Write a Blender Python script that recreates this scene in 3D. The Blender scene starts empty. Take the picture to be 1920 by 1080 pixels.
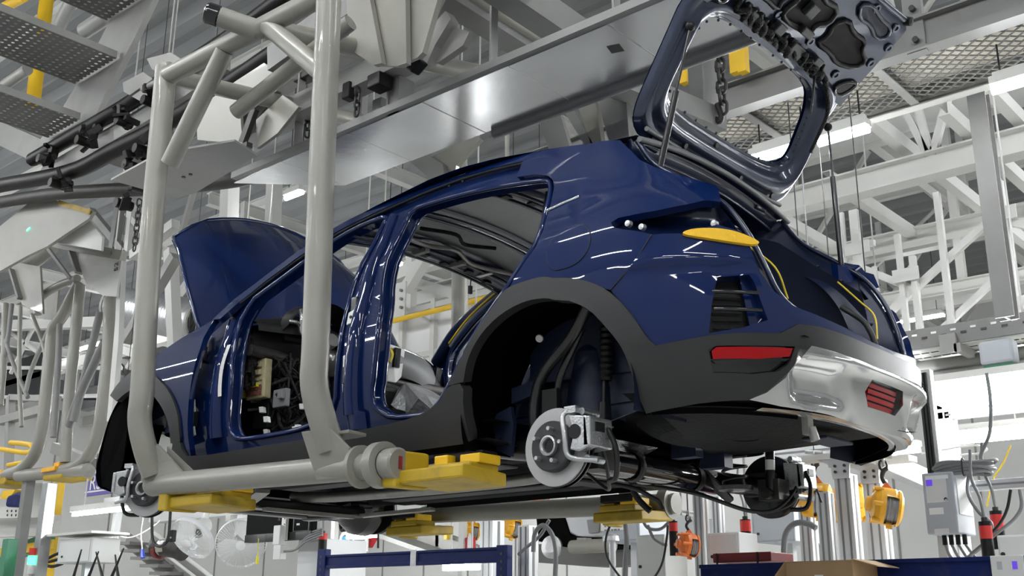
import bpy, bmesh, math, random
import numpy as np
from mathutils import Vector, Matrix
from mathutils.geometry import delaunay_2d_cdt

random.seed(7)
SC = bpy.context.scene
COL = SC.collection
Z0 = 1.75          # height of the hung car's datum above the shop floor; all numbers below are relative to that datum
PI = math.pi

# ------------------------------------------------------------------ camera
F_PX = 2032.95
CAM = np.array([-2.41139056, 3.78369838, -0.460126615])
YAW, PITCH, ROLL = -0.85033347, 0.294249117, 0.00632617
_d = np.array([math.cos(PITCH)*math.cos(YAW), math.cos(PITCH)*math.sin(YAW), math.sin(PITCH)])
_r = np.array([math.sin(YAW), -math.cos(YAW), 0.0])
_u = np.cross(_r, _d)
_c, _s = math.cos(ROLL), math.sin(ROLL)
CR, CU, CD = _c*_r+_s*_u, -_s*_r+_c*_u, _d
cam = bpy.data.cameras.new('camera')
cam.sensor_width = 36.0
cam.lens = F_PX/1920*36.0
cam.clip_end = 200
cam_o = bpy.data.objects.new('camera', cam)
COL.objects.link(cam_o)
cam_o.matrix_world = Matrix(((CR[0], CU[0], -CD[0], CAM[0]), (CR[1], CU[1], -CD[1], CAM[1]),
                             (CR[2], CU[2], -CD[2], CAM[2]+Z0), (0, 0, 0, 1)))
SC.camera = cam_o

# ------------------------------------------------------------------ world, exposure
wd = bpy.data.worlds.new('hall_daylight')
SC.world = wd
wd.use_nodes = True
wd.node_tree.nodes['Background'].inputs[0].default_value = (0.93, 0.97, 1.0, 1)
wd.node_tree.nodes['Background'].inputs[1].default_value = 0.26
SC.view_settings.view_transform = 'Standard'
SC.view_settings.look = 'None'
SC.view_settings.gamma = 1.0
SC.view_settings.exposure = 0.55
SC.view_settings.use_curve_mapping = False
LAMP_POWER = 60.0      # emission of the fluorescent tubes

# ------------------------------------------------------------------ placing
def P(px, py, x=None, y=None, z=None):
    """the point of a known upright or level plane of the hall seen at a place of the photograph"""
    d = CD + CR*(px-960)/F_PX - CU*(py-540)/F_PX
    if x is not None: t = (x-CAM[0])/d[0]
    elif y is not None: t = (y-CAM[1])/d[1]
    else: t = (z-CAM[2])/d[2]
    return CAM + d*t
def V(*a): return np.array(a, float)

# ------------------------------------------------------------------ materials
MATS = {}
def mat(name, col, rough=.5, metal=0., coat=0., var=0., vscale=6., bump=0., bscale=40., emit=None, trans=0., dirt=None, dscale=3., damt=.5, spec=.5):
    m = bpy.data.materials.new(name); m.use_nodes = True
    nt = m.node_tree; b = nt.nodes['Principled BSDF']
    b.inputs['Base Color'].default_value = (*col, 1)
    b.inputs['Roughness'].default_value = rough
    b.inputs['Metallic'].default_value = metal
    b.inputs['Specular IOR Level'].default_value = spec
    if coat:
        b.inputs['Coat Weight'].default_value = coat; b.inputs['Coat Roughness'].default_value = .03
    if trans: b.inputs['Transmission Weight'].default_value = trans
    if emit:
        b.inputs['Emission Color'].default_value = (*emit[0], 1); b.inputs['Emission Strength'].default_value = emit[1]
    tc = None
    def coord():
        nonlocal tc
        if tc is None: tc = nt.nodes.new('ShaderNodeTexCoord')
        return tc.outputs['Object']
    src = None
    if var:
        n = nt.nodes.new('ShaderNodeTexNoise'); n.inputs['Scale'].default_value = vscale; n.inputs['Detail'].default_value = 5
        nt.links.new(coord(), n.inputs['Vector'])
        mx = nt.nodes.new('ShaderNodeMix'); mx.data_type = 'RGBA'
        mx.inputs[6].default_value = (*[c*(1-var) for c in col], 1); mx.inputs[7].default_value = (*[min(1, c*(1+var)) for c in col], 1)
        nt.links.new(n.outputs['Fac'], mx.inputs[0]); src = mx.outputs[2]
    if dirt:
        n = nt.nodes.new('ShaderNodeTexNoise'); n.inputs['Scale'].default_value = dscale; n.inputs['Detail'].default_value = 8; n.inputs['Roughness'].default_value = .65
        nt.links.new(coord(), n.inputs['Vector'])
        r = nt.nodes.new('ShaderNodeValToRGB'); r.color_ramp.elements[0].position = .52; r.color_ramp.elements[1].position = .72
        r.color_ramp.elements[1].color = (damt, damt, damt, 1)
        nt.links.new(n.outputs['Fac'], r.inputs['Fac'])
        mx = nt.nodes.new('ShaderNodeMix'); mx.data_type = 'RGBA'
        if src is not None: nt.links.new(src, mx.inputs[6])
        else: mx.inputs[6].default_value = (*col, 1)
        mx.inputs[7].default_value = (*dirt, 1)
        nt.links.new(r.outputs['Color'], mx.inputs[0]); src = mx.outputs[2]
    if src is not None: nt.links.new(src, b.inputs['Base Color'])
    if bump:
        n = nt.nodes.new('ShaderNodeTexNoise'); n.inputs['Scale'].default_value = bscale; n.inputs['Detail'].default_value = 3
        nt.links.new(coord(), n.inputs['Vector'])
        bp = nt.nodes.new('ShaderNodeBump'); bp.inputs['Strength'].default_value = bump; bp.inputs['Distance'].default_value = .02
        nt.links.new(n.outputs['Fac'], bp.inputs['Height']); nt.links.new(bp.outputs['Normal'], b.inputs['Normal'])
    MATS[name] = m
    return m
mat('blue_paint', (.0008, .0105, .066), .4, .0, 1., var=.10, vscale=900, spec=.05)
mat('blue_inner', (.003, .010, .040), .32, .1, .5, var=.15, vscale=9)
mat('blue_dull', (.004, .011, .034), .55, .0, var=.2, vscale=9)
mat('cladding', (.021, .021, .0215), .52, spec=.4, var=.12, vscale=300, bump=.12, bscale=700)
mat('black_plastic', (.009, .009, .0095), .5, spec=.3, var=.2, vscale=20)
mat('black_felt', (.0035, .0035, .0035), 1., spec=.03)
mat('black_gloss', (.008, .008, .009), .12, coat=.6)
mat('black_paint', (.010, .010, .011), .28, .0, .3, var=.3, vscale=14)
mat('underseal', (.006, .0065, .0075), .65, spec=.1, var=.35, vscale=7, bump=.25, bscale=60)
mat('grey_primer', (.70, .71, .71), .6, var=.07, vscale=5)
mat('soft_grey', (.16, .165, .17), .55, var=.06, vscale=30)
mat('skid_silver', (.55, .55, .54), .17, .9, .4, var=.06, vscale=3)
mat('chrome', (.75, .75, .76), .12, 1.)
mat('cast_alu', (.52, .53, .54), .35, .85, var=.15, vscale=30, bump=.2, bscale=120)
mat('disc_steel', (.44, .44, .44), .45, .6, var=.08, vscale=200)
mat('hub_dark', (.045, .046, .048), .5, .5, var=.2, vscale=50)
mat('steel_raw', (.35, .34, .32), .4, .8, var=.25, vscale=20)
mat('carrier_grey', (.26, .255, .225), .38, .0, .15, var=.08, vscale=5, dirt=(.25, .21, .15), dscale=4, damt=.35)
mat('grey_steel', (.29, .29, .275), .45, .1, var=.1, vscale=4, dirt=(.2, .18, .15), dscale=2.5, damt=.35)
mat('grey_mid', (.20, .20, .195), .5, .1, var=.1, vscale=4, dirt=(.15, .14, .12), dscale=3, damt=.4)
mat('white_steel', (.64, .64, .61), .45, var=.05, vscale=3)
mat('white_panel', (.78, .79, .79), .5, var=.03, vscale=2)
mat('guard_sheet', (.66, .67, .68), .20, .8, var=.16, vscale=3, bump=.10, bscale=3.5)
mat('galvanised', (.55, .56, .57), .35, .8, var=.15, vscale=14)
mat('dark_steel', (.055, .052, .05), .5, .5, var=.3, vscale=15)
mat('greasy_black', (.007, .0065, .006), .45, spec=.25, var=.5, vscale=18)
mat('yellow_paint', (.80, .50, .015), .45, var=.1, vscale=8)
mat('yellow_pad', (.46, .31, .012), .5, var=.2, vscale=9, dirt=(.16, .12, .04), dscale=5, damt=.6)
mat('tool_yellow', (.86, .43, .012), .38, coat=.3, var=.06, vscale=8)
mat('orange_plastic', (.85, .20, .03), .4, coat=.3)
mat('red_lens', (.30, .004, .006), .2, spec=.25, coat=.15, emit=((.5, .008, .015), .02))  # faint glow put into the lens colour, though reflectors are no lamps
mat('red_paint', (.62, .035, .03), .4)
mat('dark_red', (.22, .02, .025), .5, var=.1, vscale=10)
mat('rack_blue', (.004, .013, .090), .5, spec=.2, var=.12, vscale=8, dirt=(.05, .05, .06), dscale=7, damt=.5)
mat('alu_profile', (.66, .67, .68), .35, .7, var=.05, vscale=5)
mat('cabinet_grey', (.42, .45, .48), .5, var=.04, vscale=5)
mat('cabinet_light', (.66, .67, .65), .5, var=.04, vscale=5)
mat('screen_black', (.004, .0042, .0045), .6, spec=.06)
mat('gate_paint', (.032, .042, .075), .28, .5, .9, var=.15, vscale=12)
mat('silver_tape', (.5, .5, .5), .3, .6)
mat('cardboard', (.42, .28, .15), .8, var=.08, vscale=12)
mat('cable_grey', (.20, .205, .21), .5)
mat('cable_black', (.012, .012, .012), .45)
mat('cable_white', (.75, .75, .72), .45)
mat('cable_yellow', (.70, .52, .03), .45)
mat('fuse_beige', (.42, .37, .22), .6, var=.15, vscale=30)
mat('fuse_brown', (.22, .07, .05), .6)
mat('yellow_plug', (.75, .66, .03), .4)
mat('foil', (.62, .63, .64), .22, .9, bump=.6, bscale=18)
mat('white_plastic', (.80, .80, .78), .4)
mat('fan_guard', (.74, .75, .76), .35)
mat('white_print', (.85, .85, .84), .6)
mat('paper', (.82, .82, .79), .7)
mat('purple_sign', (.16, .13, .42), .5)
mat('sign_blue', (.06, .33, .66), .5)
mat('sign_red', (.60, .03, .035), .5)
mat('display_violet', (.10, .05, .45), .3, emit=((.12, .05, .6), .5))
mat('green_glow', (.05, .65, .25), .3, emit=((.1, 1., .45), 2.))
mat('green_paint', (.06, .22, .13), .5)
mat('tape_yellow', (.80, .47, .012), .65, bump=.2, bscale=200)
mat('wiring_loom', (.008, .008, .008), .6, spec=.3, bump=.5, bscale=90)
mat('tube_light', (1, 1, 1), .4, emit=((.96, .98, 1.), LAMP_POWER))
mat('bench_light', (1, 1, 1), .4, emit=((.97, .99, 1.), 45.))
mat('ceiling_sheet', (.27, .28, .285), .5, .3, var=.1, vscale=.8)
mat('concrete_floor', (.34, .34, .325), .45, var=.1, vscale=1.5)
mat('wall_panel', (.78, .78, .75), .6, var=.03, vscale=1)
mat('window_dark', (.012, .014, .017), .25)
mat('mesh_backing', (.80, .76, .66), .8, var=.08, vscale=8)
mat('blue_plug', (.03, .06, .5), .4)
mat('silver_car', (.36, .37, .375), .3, .4, .6)
mat('bubble_bag', (.55, .56, .57), .2, .4, bump=.7, bscale=30)

# ------------------------------------------------------------------ mesh building
class MB:
    def __init__(s): s.v = []; s.f = []; s.sm = []; s.n = {}
    def add(s, vs, fs, smooth=False):
        o = len(s.v); s.v += [tuple(map(float, p)) for p in vs]
        for f in fs: s.f.append(tuple(i+o for i in f)); s.sm.append(smooth)
        return s
    def obox(s, c, a, b, d):
        """box about c with half-edge vectors a, b, d"""
        c, a, b, d = map(np.asarray, (c, a, b, d))
        vs = [c+i*a+j*b+k*d for k in (-1, 1) for j in (-1, 1) for i in (-1, 1)]
        fs = [(0, 2, 3, 1), (4, 5, 7, 6), (0, 1, 5, 4), (2, 6, 7, 3), (0, 4, 6, 2), (1, 3, 7, 5)]
        if np.dot(np.cross(a, b), d) < 0: fs = [f[::-1] for f in fs]
        return s.add(vs, fs)
    def box(s, x0, x1, y0, y1, z0, z1):
        return s.obox(((x0+x1)/2, (y0+y1)/2, (z0+z1)/2), (abs(x1-x0)/2, 0, 0), (0, abs(y1-y0)/2, 0), (0, 0, abs(z1-z0)/2))
    @staticmethod
    def frame(p, q, up=(0, 0, 1)):
        t = np.asarray(q, float)-np.asarray(p, float); L = np.linalg.norm(t); t = t/L
        up = np.asarray(up, float)
        if abs(np.dot(t, up)) > .98: up = np.array((1., 0, 0)) if abs(t[0]) < .9 else np.array((0, 1., 0))
        sd = np.cross(t, up); sd /= np.linalg.norm(sd); u = np.cross(sd, t)
        return t, sd, u, L
    def bar(s, p, q, w, h, up=(0, 0, 1)):
        p, q = np.asarray(p, float), np.asarray(q, float); t, sd, u, L = s.frame(p, q, up)
        return s.obox((p+q)/2, t*L/2, sd*w/2, u*h/2)
    def ibeam(s, p, q, w, h, t=.012, up=(0, 0, 1)):
        p, q = np.asarray(p, float), np.asarray(q, float); tt, sd, u, L = s.frame(p, q, up)
        s.obox((p+q)/2+u*(h/2-t/2), tt*L/2, sd*w/2, u*t/2); s.obox((p+q)/2-u*(h/2-t/2), tt*L/2, sd*w/2, u*t/2)
        return s.obox((p+q)/2, tt*L/2, sd*t/2, u*(h/2-t))
    def channel(s, p, q, w, h, t=.01, side=1, up=(0, 0, 1)):
        p, q = np.asarray(p, float), np.asarray(q, float); tt, sd, u, L = s.frame(p, q, up); c = (p+q)/2
        s.obox(c+u*(h/2-t/2), tt*L/2, sd*w/2, u*t/2); s.obox(c-u*(h/2-t/2), tt*L/2, sd*w/2, u*t/2)
        return s.obox(c+sd*side*(w/2-t/2), tt*L/2, sd*t/2, u*(h/2-t))
    def angle(s, p, q, w, h, t=.008, up=(0, 0, 1)):
        p, q = np.asarray(p, float), np.asarray(q, float); tt, sd, u, L = s.frame(p, q, up); c = (p+q)/2
        s.obox(c-u*(h/2-t/2), tt*L/2, sd*w/2, u*t/2)
        return s.obox(c+sd*(w/2-t/2), tt*L/2, sd*t/2, u*(h/2-t))
    def tube(s, pts, r, n=10, cap=True, closed=False):
        pts = [np.asarray(p, float) for p in pts]; m = len(pts)
        rs = r if hasattr(r, '__len__') else [r]*m
        tang = []
        for i in range(m):
            a = pts[(i-1) % m] if (i > 0 or closed) else pts[0]; b = pts[(i+1) % m] if (i < m-1 or closed) else pts[-1]
            t = b-a; tang.append(t/(np.linalg.norm(t)+1e-9))
        up = np.array((0, 0, 1.)) if abs(tang[0][2]) < .9 else np.array((1., 0, 0))
        nx = np.cross(tang[0], up); nx /= np.linalg.norm(nx)
        vs = []
        for i in range(m):
            nx = nx-tang[i]*np.dot(nx, tang[i]); nx /= np.linalg.norm(nx); ny = np.cross(tang[i], nx)
            for k in range(n):
                a = 2*PI*k/n; vs.append(pts[i]+(nx*math.cos(a)+ny*math.sin(a))*rs[i])
        fs = []
        for i in range(m if closed else m-1):
            j = (i+1) % m
            for k in range(n): fs.append((i*n+k, i*n+(k+1) % n, j*n+(k+1) % n, j*n+k))
        s.add(vs, fs, True)
        if cap and not closed:
            o = len(s.v)-m*n
            s.add([s.v[o+k] for k in range(n)], [tuple(range(n))[::-1]]); s.add([s.v[o+(m-1)*n+k] for k in range(n)], [tuple(range(n))])
        return s
    def cyl(s, p, q, r, r2=None, n=16): return s.tube([p, q], [r, r if r2 is None else r2], n)
    def lathe(s, o, ax, prof, n=24, a0=0., a1=2*PI, smooth=True):
        """prof: (radius, height along ax)"""
        o, ax = np.asarray(o, float), np.asarray(ax, float); ax = ax/np.linalg.norm(ax)
        up = np.array((0, 0, 1.)) if abs(ax[2]) < .9 else np.array((1., 0, 0))
        ex = np.cross(ax, up); ex /= np.linalg.norm(ex); ey = np.cross(ax, ex)
        full = abs(a1-a0) > 2*PI-1e-6; m = n if full else n+1
        for (ra, ha), (rb, hb) in zip(prof[:-1], prof[1:]):
            vs = []
            for r, h in ((ra, ha), (rb, hb)):
                for k in range(m):
                    a = a0+(a1-a0)*k/n; vs.append(o+ax*h+(ex*math.cos(a)+ey*math.sin(a))*r)
            fs = [(k, (k+1) % m, m+(k+1) % m, m+k) for k in range(n)]
            s.add(vs, fs, smooth)
        return s
    def prism(s, poly, vec):
        poly = [np.asarray(p, float) for p in poly]; vec = np.asarray(vec, float); n = len(poly)
        nrm = sum((np.cross(poly[i]-poly[0], poly[(i+1) % n]-poly[0]) for i in range(n)), np.zeros(3))
        if np.dot(nrm, vec) > 0: poly = poly[::-1]
        vs = poly+[p+vec for p in poly]
        fs = [tuple(range(n)), tuple(range(2*n-1, n-1, -1))]+[(i, i+n, (i+1) % n+n, (i+1) % n) for i in range(n)]
        return s.add(vs, fs)
    def grid(s, fn, nu, nv, smooth=True, flip=False, closeu=False):
        vs = [fn(i/nu, j/nv) for j in range(nv+1) for i in range(nu+1)]
        fs = []
        for j in range(nv):
            for i in range(nu):
                a = j*(nu+1)+i; q = (a, a+1, a+nu+2, a+nu+1); fs.append(q[::-1] if flip else q)
        return s.add(vs, fs, smooth)
    def ball(s, c, r, n=12, sq=(1, 1, 1)):
        c = np.asarray(c, float)
        return s.grid(lambda u, v: c+r*np.array(sq)*np.array((math.sin(PI*v)*math.cos(2*PI*u), math.sin(PI*v)*math.sin(2*PI*u), -math.cos(PI*v))), n, n//2)
    def link(s, c, ax, side, L, w, r):
        """one chain link: a stadium loop of length L along ax, width w along side"""
        c, ax, side = map(lambda q: np.asarray(q, float), (c, ax, side)); pts = []
        for k in range(12):
            a = 2*PI*k/12; q = ax*math.sin(a)*w/2+side*math.cos(a)*w/2+ax*np.sign(math.sin(a))*(L-w)/2
            pts.append(c+q)
        return s.tube(pts, r, 6, closed=True)
    def build(s, name, material, parent=None, bevel=0., normals=None, double=None):
        o0 = np.array(parent['_org']) if parent is not None else np.zeros(3)
        me = bpy.data.meshes.new(name)
        me.from_pydata([(v[0]-o0[0], v[1]-o0[1], v[2]-o0[2]+(Z0 if parent is None else 0)) for v in s.v], [], s.f)
        me.polygons.foreach_set('use_smooth', s.sm)
        me.materials.append(MATS[material])
        me.update()
        if normals is not None: me.normals_split_custom_set_from_vertices([tuple(n) for n in normals])
        ob = bpy.data.objects.new(name, me); COL.objects.link(ob)
        ob['_org'] = tuple(o0) if parent is not None else (0., 0., -Z0)
        if parent is not None: ob.parent = parent
        if bevel:
            b = ob.modifiers.new('edge', 'BEVEL'); b.width = bevel; b.segments = 2; b.limit_method = 'ANGLE'; b.angle_limit = .7
        return ob
def tag(o, label=None, cat=None, group=None, kind=None):
    if label: o['label'] = label
    if cat: o['category'] = cat
    if group: o['group'] = group
    if kind: o['kind'] = kind
    return o
def thing(name, label, cat, org, group=None):
    o = bpy.data.objects.new(name, None); COL.objects.link(o)
    o.empty_display_size = .1
    o.location = (org[0], org[1], org[2]+Z0); o['_org'] = tuple(map(float, org))
    return tag(o, label, cat, group)
def copy_thing(root, shift, label=None, group=None):
    """a copy of a thing with its parts and their sub-parts, moved by shift"""
    def cp(o, par):
        c = o.copy(); COL.objects.link(c); c.parent = par
        for ch in [k for k in COL.objects if k.parent == o]: cp(ch, c)
        return c
    r = cp(root, None)
    r.location = tuple(a+b for a, b in zip(root.location, shift)); r['_org'] = tuple(a+b for a, b in zip(root['_org'], shift))
    if label: r['label'] = label
    if group: r['group'] = group
    return r
def spline(pts, n=6, closed=False):
    """Catmull-Rom through pts"""
    pts = [np.asarray(p, float) for p in pts]; m = len(pts); out = []
    for i in range(m if closed else m-1):
        p0 = pts[(i-1) % m] if closed or i > 0 else 2*pts[0]-pts[1]
        p1, p2 = pts[i], pts[(i+1) % m]
        p3 = pts[(i+2) % m] if closed or i < m-2 else 2*pts[-1]-pts[-2]
        for k in range(n):
            t = k/n; out.append(.5*((2*p1)+(-p0+p2)*t+(2*p0-5*p1+4*p2-p3)*t*t+(-p0+3*p1-3*p2+p3)*t**3))
    if not closed: out.append(pts[-1])
    return out
def one(name, material, label, cat, fn, group=None, bevel=0.):
    """a thing that is one mesh"""
    m = MB(); fn(m); return tag(m.build(name, material, None, bevel), label, cat, group)
def clusters(m):
    """groups of a mesh's pieces that touch one another"""
    n = len(m.v); par = list(range(n))
    def find(i):
        while par[i] != i: par[i] = par[par[i]]; i = par[i]
        return i
    for f in m.f:
        r = find(f[0])
        for i in f[1:]: par[find(i)] = r
    isl = {}
    for i in range(n): isl.setdefault(find(i), []).append(i)
    if len(isl) < 2: return [list(range(n))]
    V_ = np.array(m.v); L = list(isl.values()); lo = np.array([V_[k].min(0) for k in L])-.004; hi = np.array([V_[k].max(0) for k in L])+.004
    g = list(range(len(L)))
    def gf(i):
        while g[i] != i: g[i] = g[g[i]]; i = g[i]
        return i
    for i in range(len(L)):
        hit = np.nonzero(np.all((lo <= hi[i]) & (hi >= lo[i]), axis=1))[0]
        for j in hit: g[gf(int(j))] = gf(i)
    out = {}
    for i in range(len(L)): out.setdefault(gf(i), []).extend(L[i])
    return sorted(out.values(), key=len, reverse=True)
def part(name, material, parent, fn, bevel=0., label=None, split=True):
    m = MB(); fn(m)
    return put(m, name, material, parent, bevel, label, split)
def put(m, name, material, parent, bevel=0., label=None, split=True):
    cl = clusters(m) if split and parent is not None and len(m.v) < 20000 else [None]
    o = None
    if len(cl) < 2 or len(cl) > 80: o = m.build(name, material, parent, bevel)
    else:
        who = {}
        for ci, c in enumerate(cl):
            for i in c: who[i] = ci
        fs = [[] for _ in cl]
        for f, s in zip(m.f, m.sm): fs[who[f[0]]].append((f, s))
        for c, ff in zip(cl, fs):
            c = sorted(c); ix = {i: k for k, i in enumerate(c)}; q = MB(); q.v = [m.v[i] for i in c]; q.f = [tuple(ix[i] for i in f) for f, _ in ff]; q.sm = [s for _, s in ff]
            p_ = q.build(name, material, parent, bevel)
            if label: p_['label'] = label
            o = o or p_
    if label: o['label'] = label
    return o
def text(body, loc, xdir, ydir, size, material, parent, name='lettering'):
    cu = bpy.data.curves.new(name, 'FONT'); cu.body = body; cu.size = size; cu.extrude = .001; cu.align_x = 'CENTER'; cu.align_y = 'CENTER'
    tmp = bpy.data.objects.new(name, cu); COL.objects.link(tmp)
    dg = bpy.context.evaluated_depsgraph_get()
    me = bpy.data.meshes.new_from_object(tmp.evaluated_get(dg)); bpy.data.objects.remove(tmp)
    x, y = np.asarray(xdir, float), np.asarray(ydir, float); x /= np.linalg.norm(x); y -= x*np.dot(x, y); y /= np.linalg.norm(y); zz = np.cross(x, y)
    l = np.asarray(loc, float)
    m = MB(); m.add([l+x*v.co.x+y*v.co.y+zz*v.co.z for v in me.vertices], [tuple(p.vertices) for p in me.polygons])
    return m.build(name, material, parent)

# ------------------------------------------------------------------ the shape of the car: skin as a function
def _sm(xs,ys,lo,hi,sig):
    t=np.linspace(lo,hi,600);v=np.interp(t,xs,ys)
    k=np.arange(-60,61)*(t[1]-t[0]);w=np.exp(-.5*(k/sig)**2);w/=w.sum()
    vp=np.concatenate([2*v[0]-v[1:61][::-1],v,2*v[-1]-v[-61:-1][::-1]])
    return t,np.convolve(vp,w,'valid')
zs=[.05,.15,.25,.42,.55,.72,.84,.95,1.05,1.15,1.25,1.33,1.39,1.44,1.48]
ws=[.80,.84,.87,.905,.915,.91,.885,.825,.76,.71,.675,.645,.61,.56,.48]
rz=[.0,.2,.3,.45,.65,.75,.9,1.04,1.2,1.32,1.45]
rx=[-.72,-.82,-.87,-.90,-.89,-.86,-.80,-.72,-.52,-.30,-.05]
WT=_sm(zs,ws,.0,1.5,.025);XT=_sm(rz,rx,.0,1.5,.04)
def W(z): return np.interp(z,*WT)
def XR(z): return np.interp(z,*XT)
X0=-.1;AC=-1.35
def B(a,z,off=0):
    """body skin point: a runs along the car (= x ahead of the rear axle), then round the rear corner; AC is the middle of the tail"""
    w=W(z)-off
    if a < 2*AC-X0: return (2*AC-a, -w, z)
    if a<X0:
        th=(X0-a)/(X0-AC)*np.pi/2
        xr=XR(z)+off
        s,c=np.sin(th),np.cos(th)
        L=X0-xr
        return (X0-L*max(s,0)**(2/2.8), np.sign(c)*w*abs(c)**(2/2.4), z)
    if a>2.75:
        t=min((a-2.75)/.81,.999)
        w*=(1-t**2.6)**(1/2.4)
    return (a,w,z)
def inv(P):
    x,y,z=P
    if x>=X0: return x
    c=min(abs(y)/W(z),1)**1.2
    th=np.arccos(c)
    if y<0: th=np.pi-th
    return X0-th/(np.pi/2)*(X0-AC)
CAR = thing('car', 'dark blue hatchback body shell with open tailgate hanging in the carrier', 'car', (1.2, 0, 0))

def inpoly(x, z, poly):
    c = False; n = len(poly); j = n-1
    for i in range(n):
        xi, zi = poly[i]; xj, zj = poly[j]
        if (zi > z) != (zj > z) and x < (xj-xi)*(z-zi)/(zj-zi)+xi: c = not c
        j = i
    return c
def dens(poly, sp):
    out = []; n = len(poly)
    for i in range(n):
        a, b = np.array(poly[i], float), np.array(poly[(i+1) % n], float)
        k = max(1, int(np.linalg.norm(b-a)/sp))
        for t in range(k): out.append(tuple(a+(b-a)*t/k))
    return out
def round_poly(pts, it=2):
    pts = [np.array(p, float) for p in pts]
    for _ in range(it):
        q = []; n = len(pts)
        for i in range(n):
            a, b = pts[i], pts[(i+1) % n]; q += [a*.75+b*.25, a*.25+b*.75]
        pts = q
    return [tuple(p) for p in pts]
def panel(name, outline, material, parent=None, holes=(), side=1, off=0., ret=.025, sp=.045, hole_ret=None, mirror_tail=False, label=None):
    """a piece of the car's skin: outline and holes in (a, z); edges are turned inwards by ret"""
    parent = CAR if parent is None else parent
    offf = off if callable(off) else (lambda a, z: off)
    outline = list(outline)
    loops = [dens(outline, sp)]+[dens(h, sp) for h in holes]
    vs = []; es = []
    for lp in loops:
        o = len(vs); n = len(lp); vs += lp; es += [(o+i, o+(i+1) % n) for i in range(n)]
    xs = [p[0] for p in loops[0]]; zz = [p[1] for p in loops[0]]
    edge = np.array(vs)
    gx = np.arange(min(xs), max(xs), sp); gz = np.arange(min(zz), max(zz), sp)
    for i, x in enumerate(gx):
        for j, z in enumerate(gz):
            x2 = x+(.5*sp if j % 2 else 0)
            if not inpoly(x2, z, loops[0]) or any(inpoly(x2, z, h) for h in loops[1:]): continue
            if np.min(np.hypot(edge[:, 0]-x2, edge[:, 1]-z)) < sp*.45: continue
            vs.append((x2, z))
    r = delaunay_2d_cdt([Vector(p) for p in vs], es, [], 0, 1e-6)
    pv, pf = r[0], r[2]
    tris = []
    for f in pf:
        cx = sum(pv[i].x for i in f)/3; cz = sum(pv[i].y for i in f)/3
        if inpoly(cx, cz, loops[0]) and not any(inpoly(cx, cz, h) for h in loops[1:]): tris.append(tuple(f))
    def pos(a, z, d=0.):
        p = B(a, z, offf(a, z)+d); return np.array((p[0], p[1]*side, p[2]))
    def nrm(a, z):
        e = 2e-3
        du = pos(a+e, z)-pos(a-e, z); dz = pos(a, z+e)-pos(a, z-e)
        n = np.cross(dz, du) if side > 0 else np.cross(du, dz)
        n = n if np.linalg.norm(n) > 1e-12 else np.array((0, side, 0.))
        return n/np.linalg.norm(n)
    m = MB(); N = []
    pts = [pos(p.x, p.y) for p in pv]; nn = [nrm(p.x, p.y) for p in pv]
    fs = []
    for t in tris:
        a, b, c = (pts[i] for i in t)
        g = np.cross(b-a, c-a)
        fs.append(t if np.dot(g, nn[t[0]]) > 0 else t[::-1])
    m.add(pts, fs, True); N += nn
    for li, lp in enumerate(loops):
        rr = ret if li == 0 else (hole_ret if hole_ret is not None else ret)
        if not rr: continue
        n = len(lp); A = [pos(*p) for p in lp]
        Bq = [a-nrm(*p)*rr for a, p in zip(A, lp)]
        area = sum(lp[i][0]*lp[(i+1) % n][1]-lp[(i+1) % n][0]*lp[i][1] for i in range(n))
        fl = [(i, (i+1) % n, n+(i+1) % n, n+i) for i in range(n)]
        flip = (area > 0) ^ (li > 0) ^ (side < 0)
        m.add(A+Bq, [f if flip else f[::-1] for f in fl], True)
        ctr = np.mean(A, axis=0)
        for i in range(n):
            e = A[(i+1) % n]-A[i-1]; w = np.cross(e, nrm(*lp[i])); w = w/(np.linalg.norm(w)+1e-9)
            g = np.cross(A[(i+1) % n]-A[i], Bq[(i+1) % n]-A[i]); g = g if flip else -g
            if np.dot(w, g) < 0: w = -w
            N.append(w)
        N += N[-n:]
    o = m.build(name, material, parent, normals=N)
    if label: o['label'] = label
    return o
def mir(L): return [(2*AC-a, z) for a, z in reversed(L)]
def offd(a, z): return float(np.interp(z, [.85, 1.05], [.11, .035]))
def onskin(a, z, off=0., side=1):
    p = B(a, z, off); return np.array((p[0], p[1]*side, p[2]))

frontop = [(1.98, .345), (2.02, .42), (2.00, .55), (2.02, .76), (2.05, .91), (1.99, 1.04), (1.91, 1.085), (1.72, 1.18), (1.58, 1.24), (1.44, 1.29), (1.28, 1.318), (1.13, 1.318), (1.145, 1.25),
           (1.17, 1.10), (1.19, .96), (1.20, .86), (1.20, .68), (1.21, .54), (1.22, .41), (1.32, .36), (1.41, .345), (1.51, .333), (1.71, .33), (1.9, .332)]
rearop = [(.965, 1.305), (.83, 1.305), (.64, 1.295), (.46, 1.275), (.28, 1.245), (.15, 1.22), (.12, 1.19), (.10, 1.10), (.09, 1.04), (.10, .96), (.12, .90), (.17, .85), (.20, .80),
          (.24, .74), (.29, .69), (.36, .62), (.42, .55), (.48, .47), (.55, .39), (.61, .34), (.66, .315), (.72, .31), (.88, .32), (.94, .35), (.98, .38), (.99, .44), (.97, .51),
          (.96, .63), (.96, .78), (.985, .88), (1.00, 1.0), (1.00, 1.13), (.985, 1.22)]
frontop_r, rearop_r = round_poly(frontop, 1), round_poly(rearop, 1)
roofl = [(2.12, 1.07), (1.93, 1.17), (1.72, 1.26), (1.45, 1.35), (1.25, 1.385), (1.05, 1.41), (.87, 1.43), (.67, 1.435), (.47, 1.42), (.26, 1.39), (.106, 1.358), (-.044, 1.322)]
roofl = [tuple(p) for p in spline(roofl, 4)]
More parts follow.
